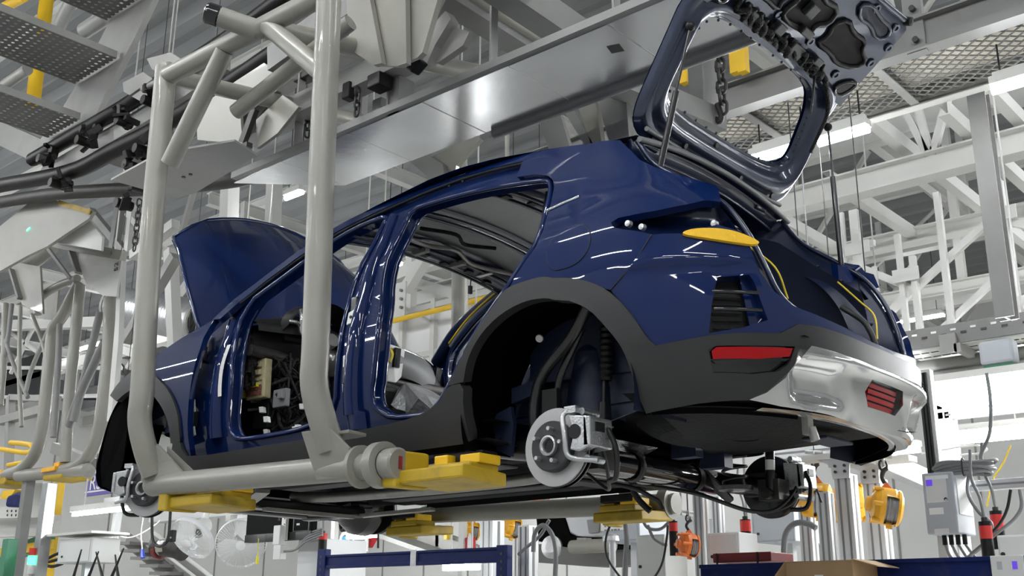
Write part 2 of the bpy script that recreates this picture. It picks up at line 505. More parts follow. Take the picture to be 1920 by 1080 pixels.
frame_out = [(2.42, .25), (2.42, .55), (2.40, .78), (2.30, .90), (2.2, .955)]+roofl+[(-.02, 1.1), (-.03, .95), (0, .85), (.09, .745), (.19, .65), (.33, .50), (.45, .36), (.5, .24)]
fender_out = [(2.953, .654), (2.863, .728), (2.711, .775), (2.54, .83), (2.40, .89), (2.25, .935), (2.18, .96), (2.16, .79), (2.18, .66), (2.19, .53), (2.20, .36), (2.19, .255),
              (2.251, .337), (2.264, .466), (2.341, .581), (2.436, .661), (2.58, .725), (2.711, .745), (2.863, .695)]
farch_o = spline([(2.953, .654), (2.863, .711), (2.711, .765), (2.58, .735), (2.473, .677), (2.341, .581), (2.264, .466), (2.251, .34)], 4)
farch_i = spline([(2.862, .610), (2.76, .645), (2.669, .650), (2.57, .628), (2.476, .579), (2.394, .507), (2.343, .423), (2.335, .34)], 4)
farch = [tuple(p) for p in farch_o]+[tuple(p) for p in reversed(farch_i)]
sill = [(2.335, .345), (2.252, .345), (2.245, .30), (2.20, .257), (1.67, .262), (1.22, .262), (.85, .265), (.62, .28), (.504, .312), (.435, .375), (.352, .375), (.371, .283), (.361, .165), (.40, .155), (2.28, .155), (2.31, .22)]
rarch_o = spline([(.435, .375), (.38, .437), (.321, .509), (.258, .581), (.188, .645), (.129, .696), (.027, .709), (-.06, .705), (-.147, .666), (-.22, .617), (-.278, .552), (-.321, .485), (-.354, .428), (-.384, .396)], 3)
rarch_i = spline([(.352, .379), (.315, .468), (.247, .544), (.160, .598), (.057, .627), (-.03, .628), (-.10, .610), (-.170, .553), (-.221, .481), (-.269, .402), (-.292, .330), (-.316, .247), (-.346, .183)], 3)
rarch_o = [tuple(p) for p in rarch_o]; rarch_i = [tuple(p) for p in rarch_i]
cladtop = [(-.478, .408), (-.569, .421), (-.669, .431), (-.80, .437), (-.846, .441), (-.89, .462), (-.927, .480), (-1.008, .483), (-1.129, .475), (-1.25, .466)]
skidtop = [(-1.25, .387), (-1.129, .399), (-1.03, .407), (-.969, .410), (-.945, .39), (-.920, .361), (-.869, .296), (-.804, .246), (-.739, .221)]
claddlow = [(-.651, .217), (-.546, .208), (-.442, .195), (-.37, .187)]
seam = [(-.40, .793), (-.329, .698), (-.241, .608)]
apr = [(-.669, .828), (-.74, .812), (-.779, .784), (-.785, .715), (-.796, .652), (-.84, .589), (-.912, .547), (-.96, .536), (-1.015, .528), (-1.088, .516), (-1.194, .501), (-1.29, .487)]
vent = [(-.624, .623), (-.75, .638), (-.767, .611), (-.782, .556), (-.804, .484), (-.70, .452), (-.575, .432), (-.595, .53)]

for side in (1, -1):
    panel('side_frame', frame_out, 'blue_paint', holes=[frontop_r, rearop_r], side=side, off=offd, ret=.02, hole_ret=.05)
    m = MB()
    for loop in (frontop_r, rearop_r):                      # rolled flange beads round the door openings
        m.tube([onskin(a, z, offd(a, z)-.004, side) for a, z in loop], .013, 8, closed=True)
        m.tube([onskin(a, z, offd(a, z)+.055, side) for a, z in loop], .012, 6, closed=True)
    put(m, 'door_flange', 'blue_paint', CAR)
    for xx, za, zb in ((1.09, .36, 1.30), (2.11, .36, .95)):   # inner reinforcement of the pillars
        m = MB(); m.tube([onskin(xx+(.03 if xx < 2 else 0)*(1.3-z)/1.3, z, offd(xx, z)+.004, side) for z in np.linspace(za, zb, 14)], [.05-.022*abs(z-za)/(zb-za) for z in np.linspace(za, zb, 14)], 10)
        m.build('pillar_rib', 'blue_paint', CAR)
    panel('roof_rail', [(2.20, .96), (2.16, 1.02)]+roofl+[(-.03, 1.275), (.12, 1.31), (.26, 1.345), (.47, 1.375), (.67, 1.39), (.87, 1.385), (1.05, 1.365), (1.25, 1.34), (1.45, 1.305), (1.72, 1.215), (1.90, 1.135), (2.05, 1.035), (2.12, .95)], 'blue_paint', side=side, off=.0, ret=.03)
    gp = MB(); gp.tube([onskin(a, z, .012, side) for a, z in spline([(-.03, 1.268), (.12, 1.303), (.26, 1.338), (.47, 1.368), (.67, 1.383), (.87, 1.378), (1.05, 1.358), (1.25, 1.333), (1.45, 1.298), (1.72, 1.208), (1.90, 1.128), (2.05, 1.03)], 3)], .007, 6); gp.build('roof_gap', 'black_plastic', CAR)
    panel('front_fender', fender_out, 'blue_paint', side=side, ret=.03)
    panel('front_arch_trim', farch, 'cladding', side=side, off=-.012, ret=.03)
    panel('sill_cladding', round_poly(sill, 1), 'cladding', side=side, off=-.012, ret=.05)
    quarter = [(.30, 1.378), (.106, 1.345), (-.044, 1.318), (-.20, 1.303), (-.324, 1.296), (-.373, 1.172), (-.466, 1.108), (-.559, 1.068), (-.65, 1.035), (-.704, 1.019), (-.712, 1.005), (-.703, .936),
               (-.628, .937), (-.554, .918), (-.417, .895), (-.329, .890), (-.265, .887), (-.238, .872), (-.25, .85), (-.284, .832), (-.356, .812)]+seam+[(-.22, .617), (-.147, .666), (-.06, .705), (.027, .709),
               (.129, .696), (.098, .745), (.063, .794), (.023, .85), (.02, .921), (.04, 1.007), (.055, 1.074), (.07, 1.15), (.085, 1.185), (.12, 1.22), (.2, 1.25), (.30, 1.268)]
    panel('quarter_panel', quarter, 'blue_paint', side=side, ret=.03, sp=.035)
    lamp = [(-.20, .90), (-.42, .925), (-.56, .95), (-.70, .97), (-.76, .90), (-.74, .80), (-.66, .775), (-.5, .77), (-.3, .80), (-.2, .84)]
    panel('lamp_recess', lamp, 'blue_inner', side=side, off=lambda a, z: .035+.07*max(0, 1-abs(z-.87)/.10)*min(1, max(0, (-.24-a)/.2)), ret=0)
    # fuel door and its gap, screw heads of the missing tail lamp
    m = MB()
    ring = [(-.108+.066*math.cos(t), .812+.088*math.sin(t)) for t in np.linspace(0, 2*PI, 40)[:-1]]
    m.tube([onskin(a, z, -.0005, side) for a, z in ring], .0026, 6, closed=True)
    if side > 0:
        fd = panel('fuel_door', ring, 'blue_paint', side=side, off=-.003, ret=.004)
        m.build('door_gap', 'black_plastic', fd)
        sm = MB(); sm.tube([onskin(a, z, -.0012, side) for a, z in spline(seam, 6)], .0022, 6); sm.build('panel_seam', 'black_plastic', CAR)
    m = MB()
    for a, z in ((-.309, .857), (-.366, .834), (-.669, .838)):
        q = onskin(a, z, .02, side); m.lathe(q, (0, side, 0), [(0, .018), (.011, .016), (.013, 0)], 12)
    put(m, 'lamp_screw', 'cast_alu', CAR)

bumper = seam+[(-.278, .552), (-.321, .485), (-.354, .428), (-.384, .396)]+cladtop
top = apr[::-1]+[(-.531, .789), (-.45, .793)]
bump_near = bumper+top
full = bumper+mir(bumper)
upper = top[::-1]
bump_full = bumper+mir(bumper)+[(2*AC-a, z) for a, z in upper]+top
panel('bumper_skin', bump_full, 'blue_paint', holes=[vent, mir(vent)], ret=.03, hole_ret=.06, sp=.04,
      off=lambda a, z: -.010*math.exp(-((z-.69-.05*max(-1, min(0, a+.6)))/.018)**2)*(1 if abs(a-AC) > .55 else 0))
clad = rarch_o[::1]+cladtop+mir(cladtop)+mir(rarch_o)+[(2*AC-a, z) for a, z in rarch_i]+mir(claddlow)[::1][::-1][::-1]
# one band of dark plastic from the near wheel arch round the tail to the far one
c_out = rarch_o+cladtop+mir(cladtop)+mir(rarch_o)
c_in_far = [(2*AC-a, z) for a, z in (rarch_i+[(-.37, .187), (-.442, .195), (-.546, .208), (-.651, .217)])]
c_mid = [(2*AC-a, z) for a, z in reversed(skidtop)]+skidtop
c_in_near = [(-.651, .217), (-.546, .208), (-.442, .195), (-.37, .187)]+rarch_i[::-1]
panel('bumper_cladding', c_out+c_in_far+c_mid+c_in_near, 'cladding', off=-.012, ret=.045, sp=.04,
      holes=[[(-.570, .375), (-.60, .388), (-.74, .392), (-.905, .402), (-.885, .345), (-.84, .315), (-.75, .302), (-.59, .303)],
             mir([(-.570, .375), (-.60, .388), (-.74, .392), (-.905, .402), (-.885, .345), (-.84, .315), (-.75, .302), (-.59, .303)])], hole_ret=.02)
skid = skidtop+[(-.872, .208), (-.98, .205), (-1.095, .203), (-1.25, .192)]+mir([(-.872, .208), (-.98, .205), (-1.095, .203), (-1.25, .192)])+[(2*AC-a, z) for a, z in reversed(skidtop)]
fog_hole = [(-1.27, .345), (-1.43, .345), (-1.455, .30), (-1.42, .255), (-1.28, .255), (-1.245, .30)]
def skid_off(a, z):
    b = -.02
    for c0 in (-1.02, 2*AC+1.02):
        b += .045*(1/(1+math.exp((abs(a-c0-.25*(z-.30))-.115)/.009)))*(1/(1+math.exp((abs(z-.295)-.050)/.007)))
    return b-.02*math.exp(-((z-.375)/.02)**2)
SK = panel('skid_plate', skid, 'skid_silver', off=skid_off, ret=.05, sp=.022, holes=[fog_hole], hole_ret=.03, label='brushed silver skid plate insert')
panel('fog_housing', [(-1.22, .36), (-1.48, .36), (-1.49, .30), (-1.45, .24), (-1.25, .24), (-1.21, .30)], 'cladding', SK, off=.012, ret=0)
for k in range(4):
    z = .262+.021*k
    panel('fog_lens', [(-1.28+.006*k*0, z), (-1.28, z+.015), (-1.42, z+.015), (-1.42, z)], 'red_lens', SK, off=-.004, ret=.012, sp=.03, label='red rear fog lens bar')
m = MB()
for sgn in (1, -1):
    pass
m.grid(lambda u, v: (lambda q: np.array((q[0]+.075*v, q[1]*(1-.03*v), q[2]-.004-.006*math.sin(v*PI))))(onskin(-.80+(2*AC+1.6)*u, .205, -.012)), 40, 4, flip=True)
m.build('skid_underlip', 'skid_silver', SK)
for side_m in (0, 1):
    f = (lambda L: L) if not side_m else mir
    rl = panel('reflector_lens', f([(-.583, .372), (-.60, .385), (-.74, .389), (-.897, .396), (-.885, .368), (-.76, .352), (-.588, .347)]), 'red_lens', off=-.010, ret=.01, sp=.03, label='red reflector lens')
    panel('reflector_slot', f([(-.56, .385), (-.92, .41), (-.90, .335), (-.85, .305), (-.75, .293), (-.58, .295)]), 'black_gloss', off=.014, ret=0, sp=.04)
    panel('reflector_trim', f([(-.585, .342), (-.885, .362), (-.87, .352), (-.60, .332)]), 'black_gloss', off=-.008, ret=.01, sp=.04)
    panel('vent_floor', f([(-.59, .66), (-.80, .66), (-.83, .46), (-.70, .42), (-.54, .40)]), 'black_plastic', off=.055, ret=0)
    panel('vent_side', f([(-.72, .645), (-.79, .645), (-.82, .47), (-.745, .455)]), 'blue_paint', off=lambda a, z: .03 if 1 else 0, ret=.01)
    m = MB()
    for zc in (.575, .515):
        m.tube([onskin(*f([(a, zc-.01*(a+.6))])[0], .005) for a in np.linspace(-.60, -.785, 9)], .007, 8)
    put(m, 'vent_slat', 'black_gloss', CAR)
    m = MB()
    for k in range(6):
        m.tube([onskin(*f([(a, .46+.027*k)])[0], .045) for a in np.linspace(-.60, -.72, 5)], .004, 5)
    put(m, 'vent_grille', 'black_plastic', CAR)
m = MB()                                                     # protective tape over the near lamp corner
tape = spline([(-.520, .788), (-.565, .803), (-.651, .807), (-.738, .798), (-.818, .768), (-.785, .752), (-.683, .757), (-.559, .774)], 4, closed=True)
panel('corner_tape', [tuple(p) for p in tape], 'tape_yellow', off=-.012, ret=.012, sp=.03, label='strip of yellow protective tape')
m = MB(); m.tube([onskin(a, z, -.004) for a, z in ((.050, 1.026), (-.03, 1.043), (-.095, 1.052))], .006, 6); m.build('window_trim', 'chrome', CAR)

# ------------------------------------------------------------------ roof, header, cowl
def roofz(x, v):        # v -1..1 across
    ze = float(np.interp(x, [-.25, -.05, .11, .26, .47, .67, .87, 1.05, 1.25, 1.45, 1.6], [1.315, 1.335, 1.362, 1.392, 1.42, 1.434, 1.43, 1.41, 1.387, 1.353, 1.31]))
    return ze+.055*(1-v*v)
def roofw(x): return float(np.interp(x, [-.25, 1.6], [.60, .62]))
m = MB(); m.grid(lambda u, v: (-.25+1.78*u, roofw(-.25+1.78*u)*(2*v-1), roofz(-.25+1.78*u, 2*v-1)), 30, 16); m.build('roof_skin', 'blue_paint', CAR)
m = MB(); m.grid(lambda u, v: (-.22+1.70*u, .575*(2*v-1), roofz(-.22+1.70*u, 2*v-1)-.012), 30, 16, flip=True); m.build('roof_lining', 'grey_primer', CAR, )
for xc, w, dd in ((-.13, .16, .05), (.30, .07, .035), (.72, .13, .04), (1.12, .09, .035), (1.45, .20, .06)):
    m = MB()
    m.grid(lambda u, v: (xc-w/2+w*u, .60*(2*v-1), roofz(xc, 2*v-1)-.018-dd*math.sin(PI*min(1, max(0, u)))**.4), 8, 14, flip=True)
    for e in (-1, 1): m.tube([(xc+e*w*.32, .60*t, roofz(xc, t)-.02-dd*.9) for t in np.linspace(-1, 1, 12)], .008, 6)
    b = m.build('roof_bow', 'blue_inner', CAR)
    if w > .1:
        m = MB()
        for k in range(6):
            t = -.75+.3*k; m.obox((xc+.01*(-1)**k, .55*t, roofz(xc, t)-.02-dd), (.018, 0, 0), (0, .022, 0), (0, 0, .003))
        put(m, 'bow_hole', 'black_plastic', b)
m = MB()                                                     # header clutter: brackets and looms on the windscreen header
for yy in (-.33, -.12, .15, .36): m.obox((1.40, yy, 1.32), (.05, 0, 0), (0, .015, 0), (0, 0, .012))
m.tube(spline([(1.30, .45, 1.335), (1.33, .2, 1.33), (1.30, 0, 1.345), (1.36, -.2, 1.33), (1.30, -.5, 1.33)], 6), .012, 6)
put(m, 'header_bracket', 'steel_raw', CAR)
m = MB(); m.tube(spline([(1.25, .3, 1.37), (1.2, .1, 1.38), (1.28, -.05, 1.385), (1.2, -.2, 1.385)], 5), .010, 6); m.build('roof_loom', 'wiring_loom', CAR)
m = MB(); m.tube([(1.47, -.30, 1.30), (1.475, -.30, 1.255)], .003, 6); m.obox((1.475, -.30, 1.235), (.008, 0, 0), (0, .010, 0), (0, 0, .022)); m.build('hanging_plug', 'black_plastic', CAR)
# far roof side loom and airbag along the far A-pillar
for side in (-1, 1):
    m = MB(); ap = [(1.98, 1.09), (1.80, 1.19), (1.6, 1.275), (1.42, 1.33), (1.2, 1.355), (.8, 1.375), (.4, 1.36)]
    m.tube(spline([onskin(a, z-.02, .075, side) for a, z in ap], 4), .016, 8); m.build('curtain_airbag', 'soft_grey', CAR)
    m = MB(); m.tube(spline([onskin(a, z-.005, .085, side) for a, z in ap], 4), .008, 6); m.build('roof_wiring', 'cable_yellow', CAR)
    m = MB()
    for a, z in ((1.9, 1.13), (1.66, 1.25), (1.35, 1.335), (1.1, 1.36)): m.obox(onskin(a, z, .07, side), (.022, 0, 0), (0, .01, 0), (0, 0, .014))
    put(m, 'trim_clip', 'cast_alu', CAR)
    # windscreen-side face of the A-pillar
    m = MB(); m.tube(spline([onskin(a, z-.01, .05, side) for a, z in ((2.16, 1.02), (1.93, 1.155), (1.72, 1.245), (1.45, 1.335))], 5), .038, 10); m.build('screen_pillar', 'blue_inner', CAR)
# cowl and bulkhead, engine bay shape, front structure
m = MB()
m.grid(lambda u, v: (2.16+.16*v+.12*(1-(2*u-1)**2), .70*(2*u-1), .955-.10*v), 16, 3)
m.grid(lambda u, v: (2.22+.10*(1-(2*u-1)**2), .70*(2*u-1), .92-.62*v), 16, 6)
m.build('cowl', 'black_plastic', CAR)
for s in (1, -1):
    m = MB(); m.bar((2.3, s*.62, .72), (3.10, s*.58, .60), .12, .14); m.bar((2.2, s*.45, .22), (3.15, s*.48, .30), .10, .13); put(m, 'front_rail', 'blue_dull', CAR)
m = MB(); m.box(3.05, 3.14, -.62, .62, .52, .60); m.box(3.04, 3.12, -.55, .55, .22, .29); put(m, 'radiator_frame', 'black_plastic', CAR)
m = MB(); m.obox((2.72, 0, .48), (.28, 0, 0), (0, .36, 0), (0, 0, .2)); m.build('engine_block', 'dark_steel', CAR, bevel=.04)
for s in (1, -1):
    m = MB(); m.lathe((2.66, s*.56, .70), (0, 0, 1), [(.0, .10), (.10, .09), (.14, 0), (.16, -.25)], 20); m.build('strut_tower', 'blue_dull', CAR)

# ------------------------------------------------------------------ bonnet, open
HB = np.array((2.30, 0, .97)); ang = math.radians(50)
def hood(u, v, th=0.):
    """u 0 hinge .. 1 nose, v -1..1 across"""
    L = 1.02*(1-.16*v*v*1.0)
    s = L*u; w = (.765-.09*u*u)
    bend = .09*math.sin(min(1, u)*PI*.55)*(.7+.3*(1-v*v))+.075*(1-v*v)-.10*max(0, u-.80)**1.2*5*.35-.10*max(0, abs(v)-.78)**1.3*6
    n = bend+th
    return np.array((HB[0]+s*math.cos(ang)-n*math.sin(ang), w*v, HB[2]+s*math.sin(ang)+n*math.cos(ang)))
m = MB(); m.grid(lambda u, v: hood(u, 2*v-1), 24, 28)
hd = m.build('bonnet', 'blue_paint', CAR)
m = MB(); m.grid(lambda u, v: hood(u, 2*v-1, -.022), 24, 28, flip=True)
e = [hood(t, 1) for t in np.linspace(0, 1, 12)]+[hood(1, v) for v in np.linspace(1, -1, 16)]+[hood(t, -1) for t in np.linspace(1, 0, 12)]
m.build('bonnet_inner', 'blue_inner', hd)
m = MB(); m.tube(e, .011, 8); m.build('bonnet_edge', 'blue_paint', hd)
for s in (1, -1):
    m = MB(); m.tube([(2.62, s*.64, .80), hood(.42, s*.9, -.03)], .011, 8); m.build('bonnet_strut', 'black_paint', hd)

# ------------------------------------------------------------------ tailgate, open
TH = np.array((-.225, 0, 1.345))
def tgp(s, y, n=0.):
    """s along the opened gate from the hinge, n towards its inner (lower rear) face"""
    prof = [(0, 0, 0), (.10, -.052, .088), (.50, -.275, .425), (.58, -.335, .475), (.70, -.43, .535), (1.0, -.675, .69), (1.06, -.70, .74)]
    ss = [p[0] for p in prof]
    x = float(np.interp(s, ss, [p[1] for p in prof])); z = float(np.interp(s, ss, [p[2] for p in prof]))
    e = .03; dx = float(np.interp(s+e, ss, [p[1] for p in prof])-np.interp(s-e, ss, [p[1] for p in prof])); dz = float(np.interp(s+e, ss, [p[2] for p in prof])-np.interp(s-e, ss, [p[2] for p in prof]))
    l = math.hypot(dx, dz) or 1; nx, nz = -dz/l, dx/l          # to the rear and below = inner face
    crown = -.05*(1-min(1, (y/.62)**2))
    return np.array((TH[0]+x+nx*(n+crown), y, TH[2]+z+nz*(n+crown)))
def tg_w(s): return float(np.interp(s, [0, .08, .5, .62, 1.0, 1.06], [.56, .60, .615, .60, .555, .50]))
TG = part('tailgate', 'blue_paint', CAR, lambda m: m.grid(lambda u, v: (lambda s: tgp(s, tg_w(s)*(2*v-1), -.035))(.62+.44*u), 10, 20, flip=True))
# outer skin of the window surround
def strip(m, sa, sb, ya, yb, n, nu=10, nv=10, flip=False, bul=0.):
    """ya, yb functions of s"""
    def fn(u, v):
        s = sa+(sb-sa)*u; a, b = ya(s), yb(s); return tgp(s, a+(b-a)*v, n+bul*math.sin(PI*v)*math.sin(PI*min(1, max(0, u))))
    m.grid(fn, nu, nv, flip=flip)
def frame_piece(name, sa, sb, ya, yb, mat_in='blue_inner', bul=.03):
    m = MB(); strip(m, sa, sb, ya, yb, -.035, flip=True); strip(m, sa, sb, ya, yb, .02, bul=bul)
    for yy in (ya, yb):                                     # edges
        m.grid(lambda u, v: (lambda s: tgp(s, yy(s), -.035+.055*v))(sa+(sb-sa)*u), 10, 1); m.grid(lambda u, v: (lambda s: tgp(s, yy(s), -.035+.055*v))(sa+(sb-sa)*u), 10, 1, flip=True)
    return m.build(name, mat_in, TG)
def rrect(t, s0, s1, w0, w1, n=5.):
    """rounded frame outline: t 0..1 -> (s, y)"""
    a = 2*PI*t; c, d = math.cos(a), math.sin(a)
    k = (abs(c)**n+abs(d)**n)**(-1/n); u, v = c*k, d*k
    sc = (s0+s1)/2+(s1-s0)/2*u; return sc, (w0+(w1-w0)*(sc-s0)/(s1-s0))*v
def ring_fn(side_n, prof):
    def fn(t, v):
        so, yo = rrect(t, -.01, .66, .595, .625, 7.); si, yi = rrect(t, .165, .555, .515, .465, 4.5)
        k = v*(len(prof)-1); i = min(int(k), len(prof)-2); h = prof[i]+(prof[i+1]-prof[i])*(k-i)
        return tgp(so+(si-so)*v, yo+(yi-yo)*v, h)
    return fn
m = MB(); m.grid(ring_fn(0, [-.035]*3), 96, 6, flip=False); m.build('gate_frame_skin', 'blue_paint', TG)
m = MB(); m.grid(ring_fn(0, [-.03, .012, .020, .022, .038, .050, .052, .046, .030, .012, .006, -.02]), 96, 22, flip=True); GF = m.build('gate_frame', 'gate_paint', TG)
m = MB()
for t in np.linspace(.02, .98, 40):
    q = ring_fn(0, [.004]*2)(t, 1.0); m.ball(q, .007, 6)
tag(m.build('window_sealant', 'gate_paint', GF), kind='stuff')
m = MB(); strip(m, .56, 1.05, lambda s: -tg_w(s)+.01, lambda s: tg_w(s)-.01, .03, 20, 24)
for sgn in (1, -1): m.grid(lambda u, v: (lambda s: tgp(s, sgn*(tg_w(s)-.01*v), -.035+.065*v))(.58+.47*u), 12, 2, flip=sgn > 0)
m.grid(lambda u, v: tgp(1.05+.01*(1-v), (2*u-1)*.50, -.035+.065*v), 12, 2, flip=True)
GI = m.build('gate_inner_panel', 'gate_paint', TG)
def blob(pts, n, name, material, parent, th=.006):
    m = MB(); top = [tgp(s, y, n) for s, y in pts]; ctr = sum(top)/len(top)
    m.add(top+[ctr], [(i, (i+1) % len(pts), len(pts)) for i in range(len(pts))], False)
    m.add(top+[ctr], [((i+1) % len(pts), i, len(pts)) for i in range(len(pts))], False)
    m.tube(top, th, 6, closed=True); return m.build(name, material, parent)
for sgn in (1, -1):
    blob([(s, sgn*y) for s, y in round_poly([(.71, .17), (.72, .29), (.70, .36), (.735, .47), (.79, .50), (.815, .42), (.855, .40), (.845, .30), (.875, .22), (.82, .165), (.76, .20)], 1)], .036, 'access_hole', 'black_plastic', GI, .012)
    blob([(s, sgn*y) for s, y in round_poly([(.59, .535), (.66, .565), (.70, .555), (.66, .49), (.60, .47)])], .038, 'lamp_hole', 'black_gloss', GI, .010)
    for s, y in ((.80, .53), (.66, .42), (.90, .54), (.98, .48), (.985, .30), (.70, .14)):
        m = MB(); q = tgp(s, sgn*y, .034); nn = tgp(s, sgn*y, .044)-q; m.lathe(q, nn, [(.022, 0), (.020, .006), (.011, .006), (.010, .001), (0, .001)], 14); m.build('plug_grommet', 'gate_paint', GI)
    blob([(s_, sgn*y_) for s_, y_ in round_poly([(.89, .44), (.93, .48), (.97, .45), (.965, .36), (.985, .26), (.95, .20), (.905, .26), (.92, .34)], 1)], .037, 'access_hole', 'blue_inner', GI, .010)
    m = MB(); q = tgp(1.03, sgn*.52, .0); m.lathe(q, tgp(1.03, sgn*.52, .05)-q, [(.0, .06), (.020, .055), (.024, .0)], 12); m.build('rubber_stop', 'black_plastic', TG)
blob([(s, y) for s, y in round_poly([(.70, .10), (.72, .14), (.80, .12), (.84, .14), (.90, .05), (.86, .0), (.88, -.12), (.80, -.14), (.77, -.08), (.72, -.10)], 1)], .037, 'access_hole', 'black_plastic', GI, .014)
m = MB()
for k in range(14):
    y = -.40+.055*k
    m.tube(spline([tgp(.585+.02*random.random(), y, .05), tgp(.61+.04*random.random(), y+.04, .07), tgp(.60+.05*random.random(), y+.08, .05), tgp(.66, y+.1, .045)], 4), .010+.006*random.random(), 6)
m.tube(spline([tgp(.62, -.36, .05), tgp(.57, -.44, .06), tgp(.50, -.53, .05), tgp(.40, -.545, .045), tgp(.30, -.55, .045)], 5), .012, 6)
m.build('gate_wiring', 'wiring_loom', GI)
m = MB()
for s, y, a, b in ((.63, -.08, .05, .08), (.655, -.24, .03, .05), (.66, .10, .04, .05), (.72, -.05, .03, .07), (.635, .30, .03, .04), (.80, .03, .05, .05)):
    q = tgp(s, y, .055); e1 = tgp(s+.01, y, .055)-q; e1 /= np.linalg.norm(e1); m.obox(q, e1*a*.6, (0, b*.6, 0), np.cross(e1, (0, 1, 0))*.016)
put(m, 'wiper_motor', 'hub_dark', GI, bevel=.006)
m = MB(); m.tube(spline([tgp(.60, -.30, .05), tgp(.55, -.28, .11), tgp(.45, -.27, .16), tgp(.42, -.27, .17)], 5), .005, 6); m.build('dangling_lead', 'cable_black', TG)
m = MB()
for s, y in ((.05, .25), (.05, -.2), (.05, -.45), (.12, .05)): m.lathe(tgp(s, y, .035), tgp(s, y, .06)-tgp(s, y, .035), [(.014, 0), (.012, .01), (0, .01)], 10)
put(m, 'header_plug', 'black_plastic', TG)
m = MB(); m.tube([tgp(.03, t, .030) for t in np.linspace(-.54, .54, 20)], .010, 8); m.build('gate_seal', 'soft_grey', TG)
m = MB(); m.tube([tgp(1.03, t, .034) for t in np.linspace(-.5, .5, 14)], .014, 8); m.build('gate_lip', 'gate_paint', TG)
for sgn in (1, -1):                                          # gas struts and hinges
    a = np.array((-.34, sgn*.60, 1.12)); b = tgp(.44, sgn*.585, .045); c = a+(b-a)*.42
    if sgn < 0: a = np.array((-.50, sgn*.60, 1.02)); c = a+(b-a)*.5
    st = part('gas_strut', 'black_paint', TG, lambda m: (m.cyl(a, c+(b-a)*.14, .0125), m.cyl(a-(b-a)*.0, b, .0055)))
    part('strut_end', 'black_plastic', st, lambda m: (m.ball(b, .02), m.ball(a, .018)))
    part('gate_hinge', 'blue_inner', TG, lambda m: (m.bar((-.13, sgn*.44, 1.33), tgp(.02, sgn*.44, .02), .05, .016), m.bar(tgp(0, sgn*.44, .02), tgp(.12, sgn*.44, -.01), .05, .016), m.cyl((-.20, sgn*.40, 1.335), (-.20, sgn*.48, 1.335), .016)))
# gap seal along the rear edge of the roof
part('roof_end_seal', 'soft_grey', CAR, lambda m: m.tube([(-.262-.012*(1-t*t), .60*t, roofz(-.25, t)-.02) for t in np.linspace(-1, 1, 20)], .012, 8))

# ------------------------------------------------------------------ boot: flange of the tailgate opening, floor, walls
ap_in = [(-.24, .58, 1.30), (-.33, .60, 1.17), (-.47, .61, 1.06), (-.60, .585, .95), (-.68, .58, .83), (-.73, .56, .70), (-.76, .53, .60), (-.79, .46, .545), (-.83, .30, .52), (-.85, .0, .50)]
ring = [V(*p) for p in ap_in]+[V(p[0], -p[1], p[2]) for p in reversed(ap_in[:-1])]
ring = spline(ring, 4)
def apert(u, v):
    k = u*(len(ring)-1); i = min(int(k), len(ring)-2); q = ring[i]+(ring[i+1]-ring[i])*(k-i)
    c = V(-.45, 0, .9); d = q-c; d[0] = 0; d /= np.linalg.norm(d)+1e-9
    wv = [0., .35, .7, 1.][min(3, int(v*3+.01))]
    return q+np.array((.02+.16*v, 0, 0))-d*(.09*v-.02)
part('boot_flange', 'blue_inner', CAR, lambda m: (m.grid(apert, 60, 3), m.grid(apert, 60, 3, flip=True), m.tube(ring, .011, 6)))
part('boot_floor', 'underseal', CAR, lambda m: (m.grid(lambda u, v: (-.84+1.0*u, .52*(2*v-1), .44), 4, 4), m.grid(lambda u, v: (-.80+1.3*u, .56*(2*v-1), .385), 4, 4, flip=True)))
for s in (1, -1):
    part('boot_side', 'blue_dull', CAR, lambda m: (m.grid(lambda u, v: (-.62+.9*u, s*(.60-.10*v*v+.02*math.sin(9*u)), .40+(float(np.interp(-.62+.9*u, [-.66, -.45, -.22, .3], [.83, 1.0, 1.20, 1.25]))-.40)*v), 10, 8), m.grid(lambda u, v: (-.62+.9*u, s*(.60-.10*v*v+.02*math.sin(9*u)), .40+(float(np.interp(-.62+.9*u, [-.66, -.45, -.22, .3], [.83, 1.0, 1.20, 1.25]))-.40)*v), 10, 8, flip=True)))
    m = MB()
    for t in np.linspace(.12, .88, 7):
        q = apert(.02+.40*t, .5); q[1] *= -s if s > 0 else 1
        q = apert(.02+.40*t, .5) if s > 0 else apert(.98-.40*t, .5)
        m.lathe(q, (-.6, 0, -.4), [(.018, 0), (.015, .008), (0, .008)], 10)
    put(m, 'flange_plug', 'black_plastic', CAR)
    # side corner of the far or near lamp pocket
    part('boot_wiring', 'cable_yellow', CAR, lambda m: m.tube(spline([(-.52, s*.50, .93), (-.62, s*.47, .82), (-.70, s*.42, .73), (-.72, s*.38, .62)], 5), .004, 6))
    part('boot_cable', 'cable_black', CAR, lambda m: m.tube(spline([(-.55, s*.45, .80), (-.66, s*.43, .70), (-.70, s*.44, .55)], 5), .012, 6))
part('lamp_pocket', 'blue_paint', CAR, lambda m: m.prism([(-.50, -.56, 1.03), (-.615, -.665, .985), (-.63, -.675, .925), (-.58, -.60, .89), (-.50, -.56, .95)], (.03, .0, .012)))
# inner face of the bumper skin, seen at the far corner
m = MB(); m.grid(lambda u, v: onskin(-1.70-.64*u, .185+.22*v, .03), 24, 5, flip=True); m.build('bumper_inner', 'black_felt', CAR)
m = MB(); m.grid(lambda u, v: onskin(-1.0+.64*u, .185+.22*v, .03), 24, 5); m.build('bumper_inner', 'black_felt', CAR)
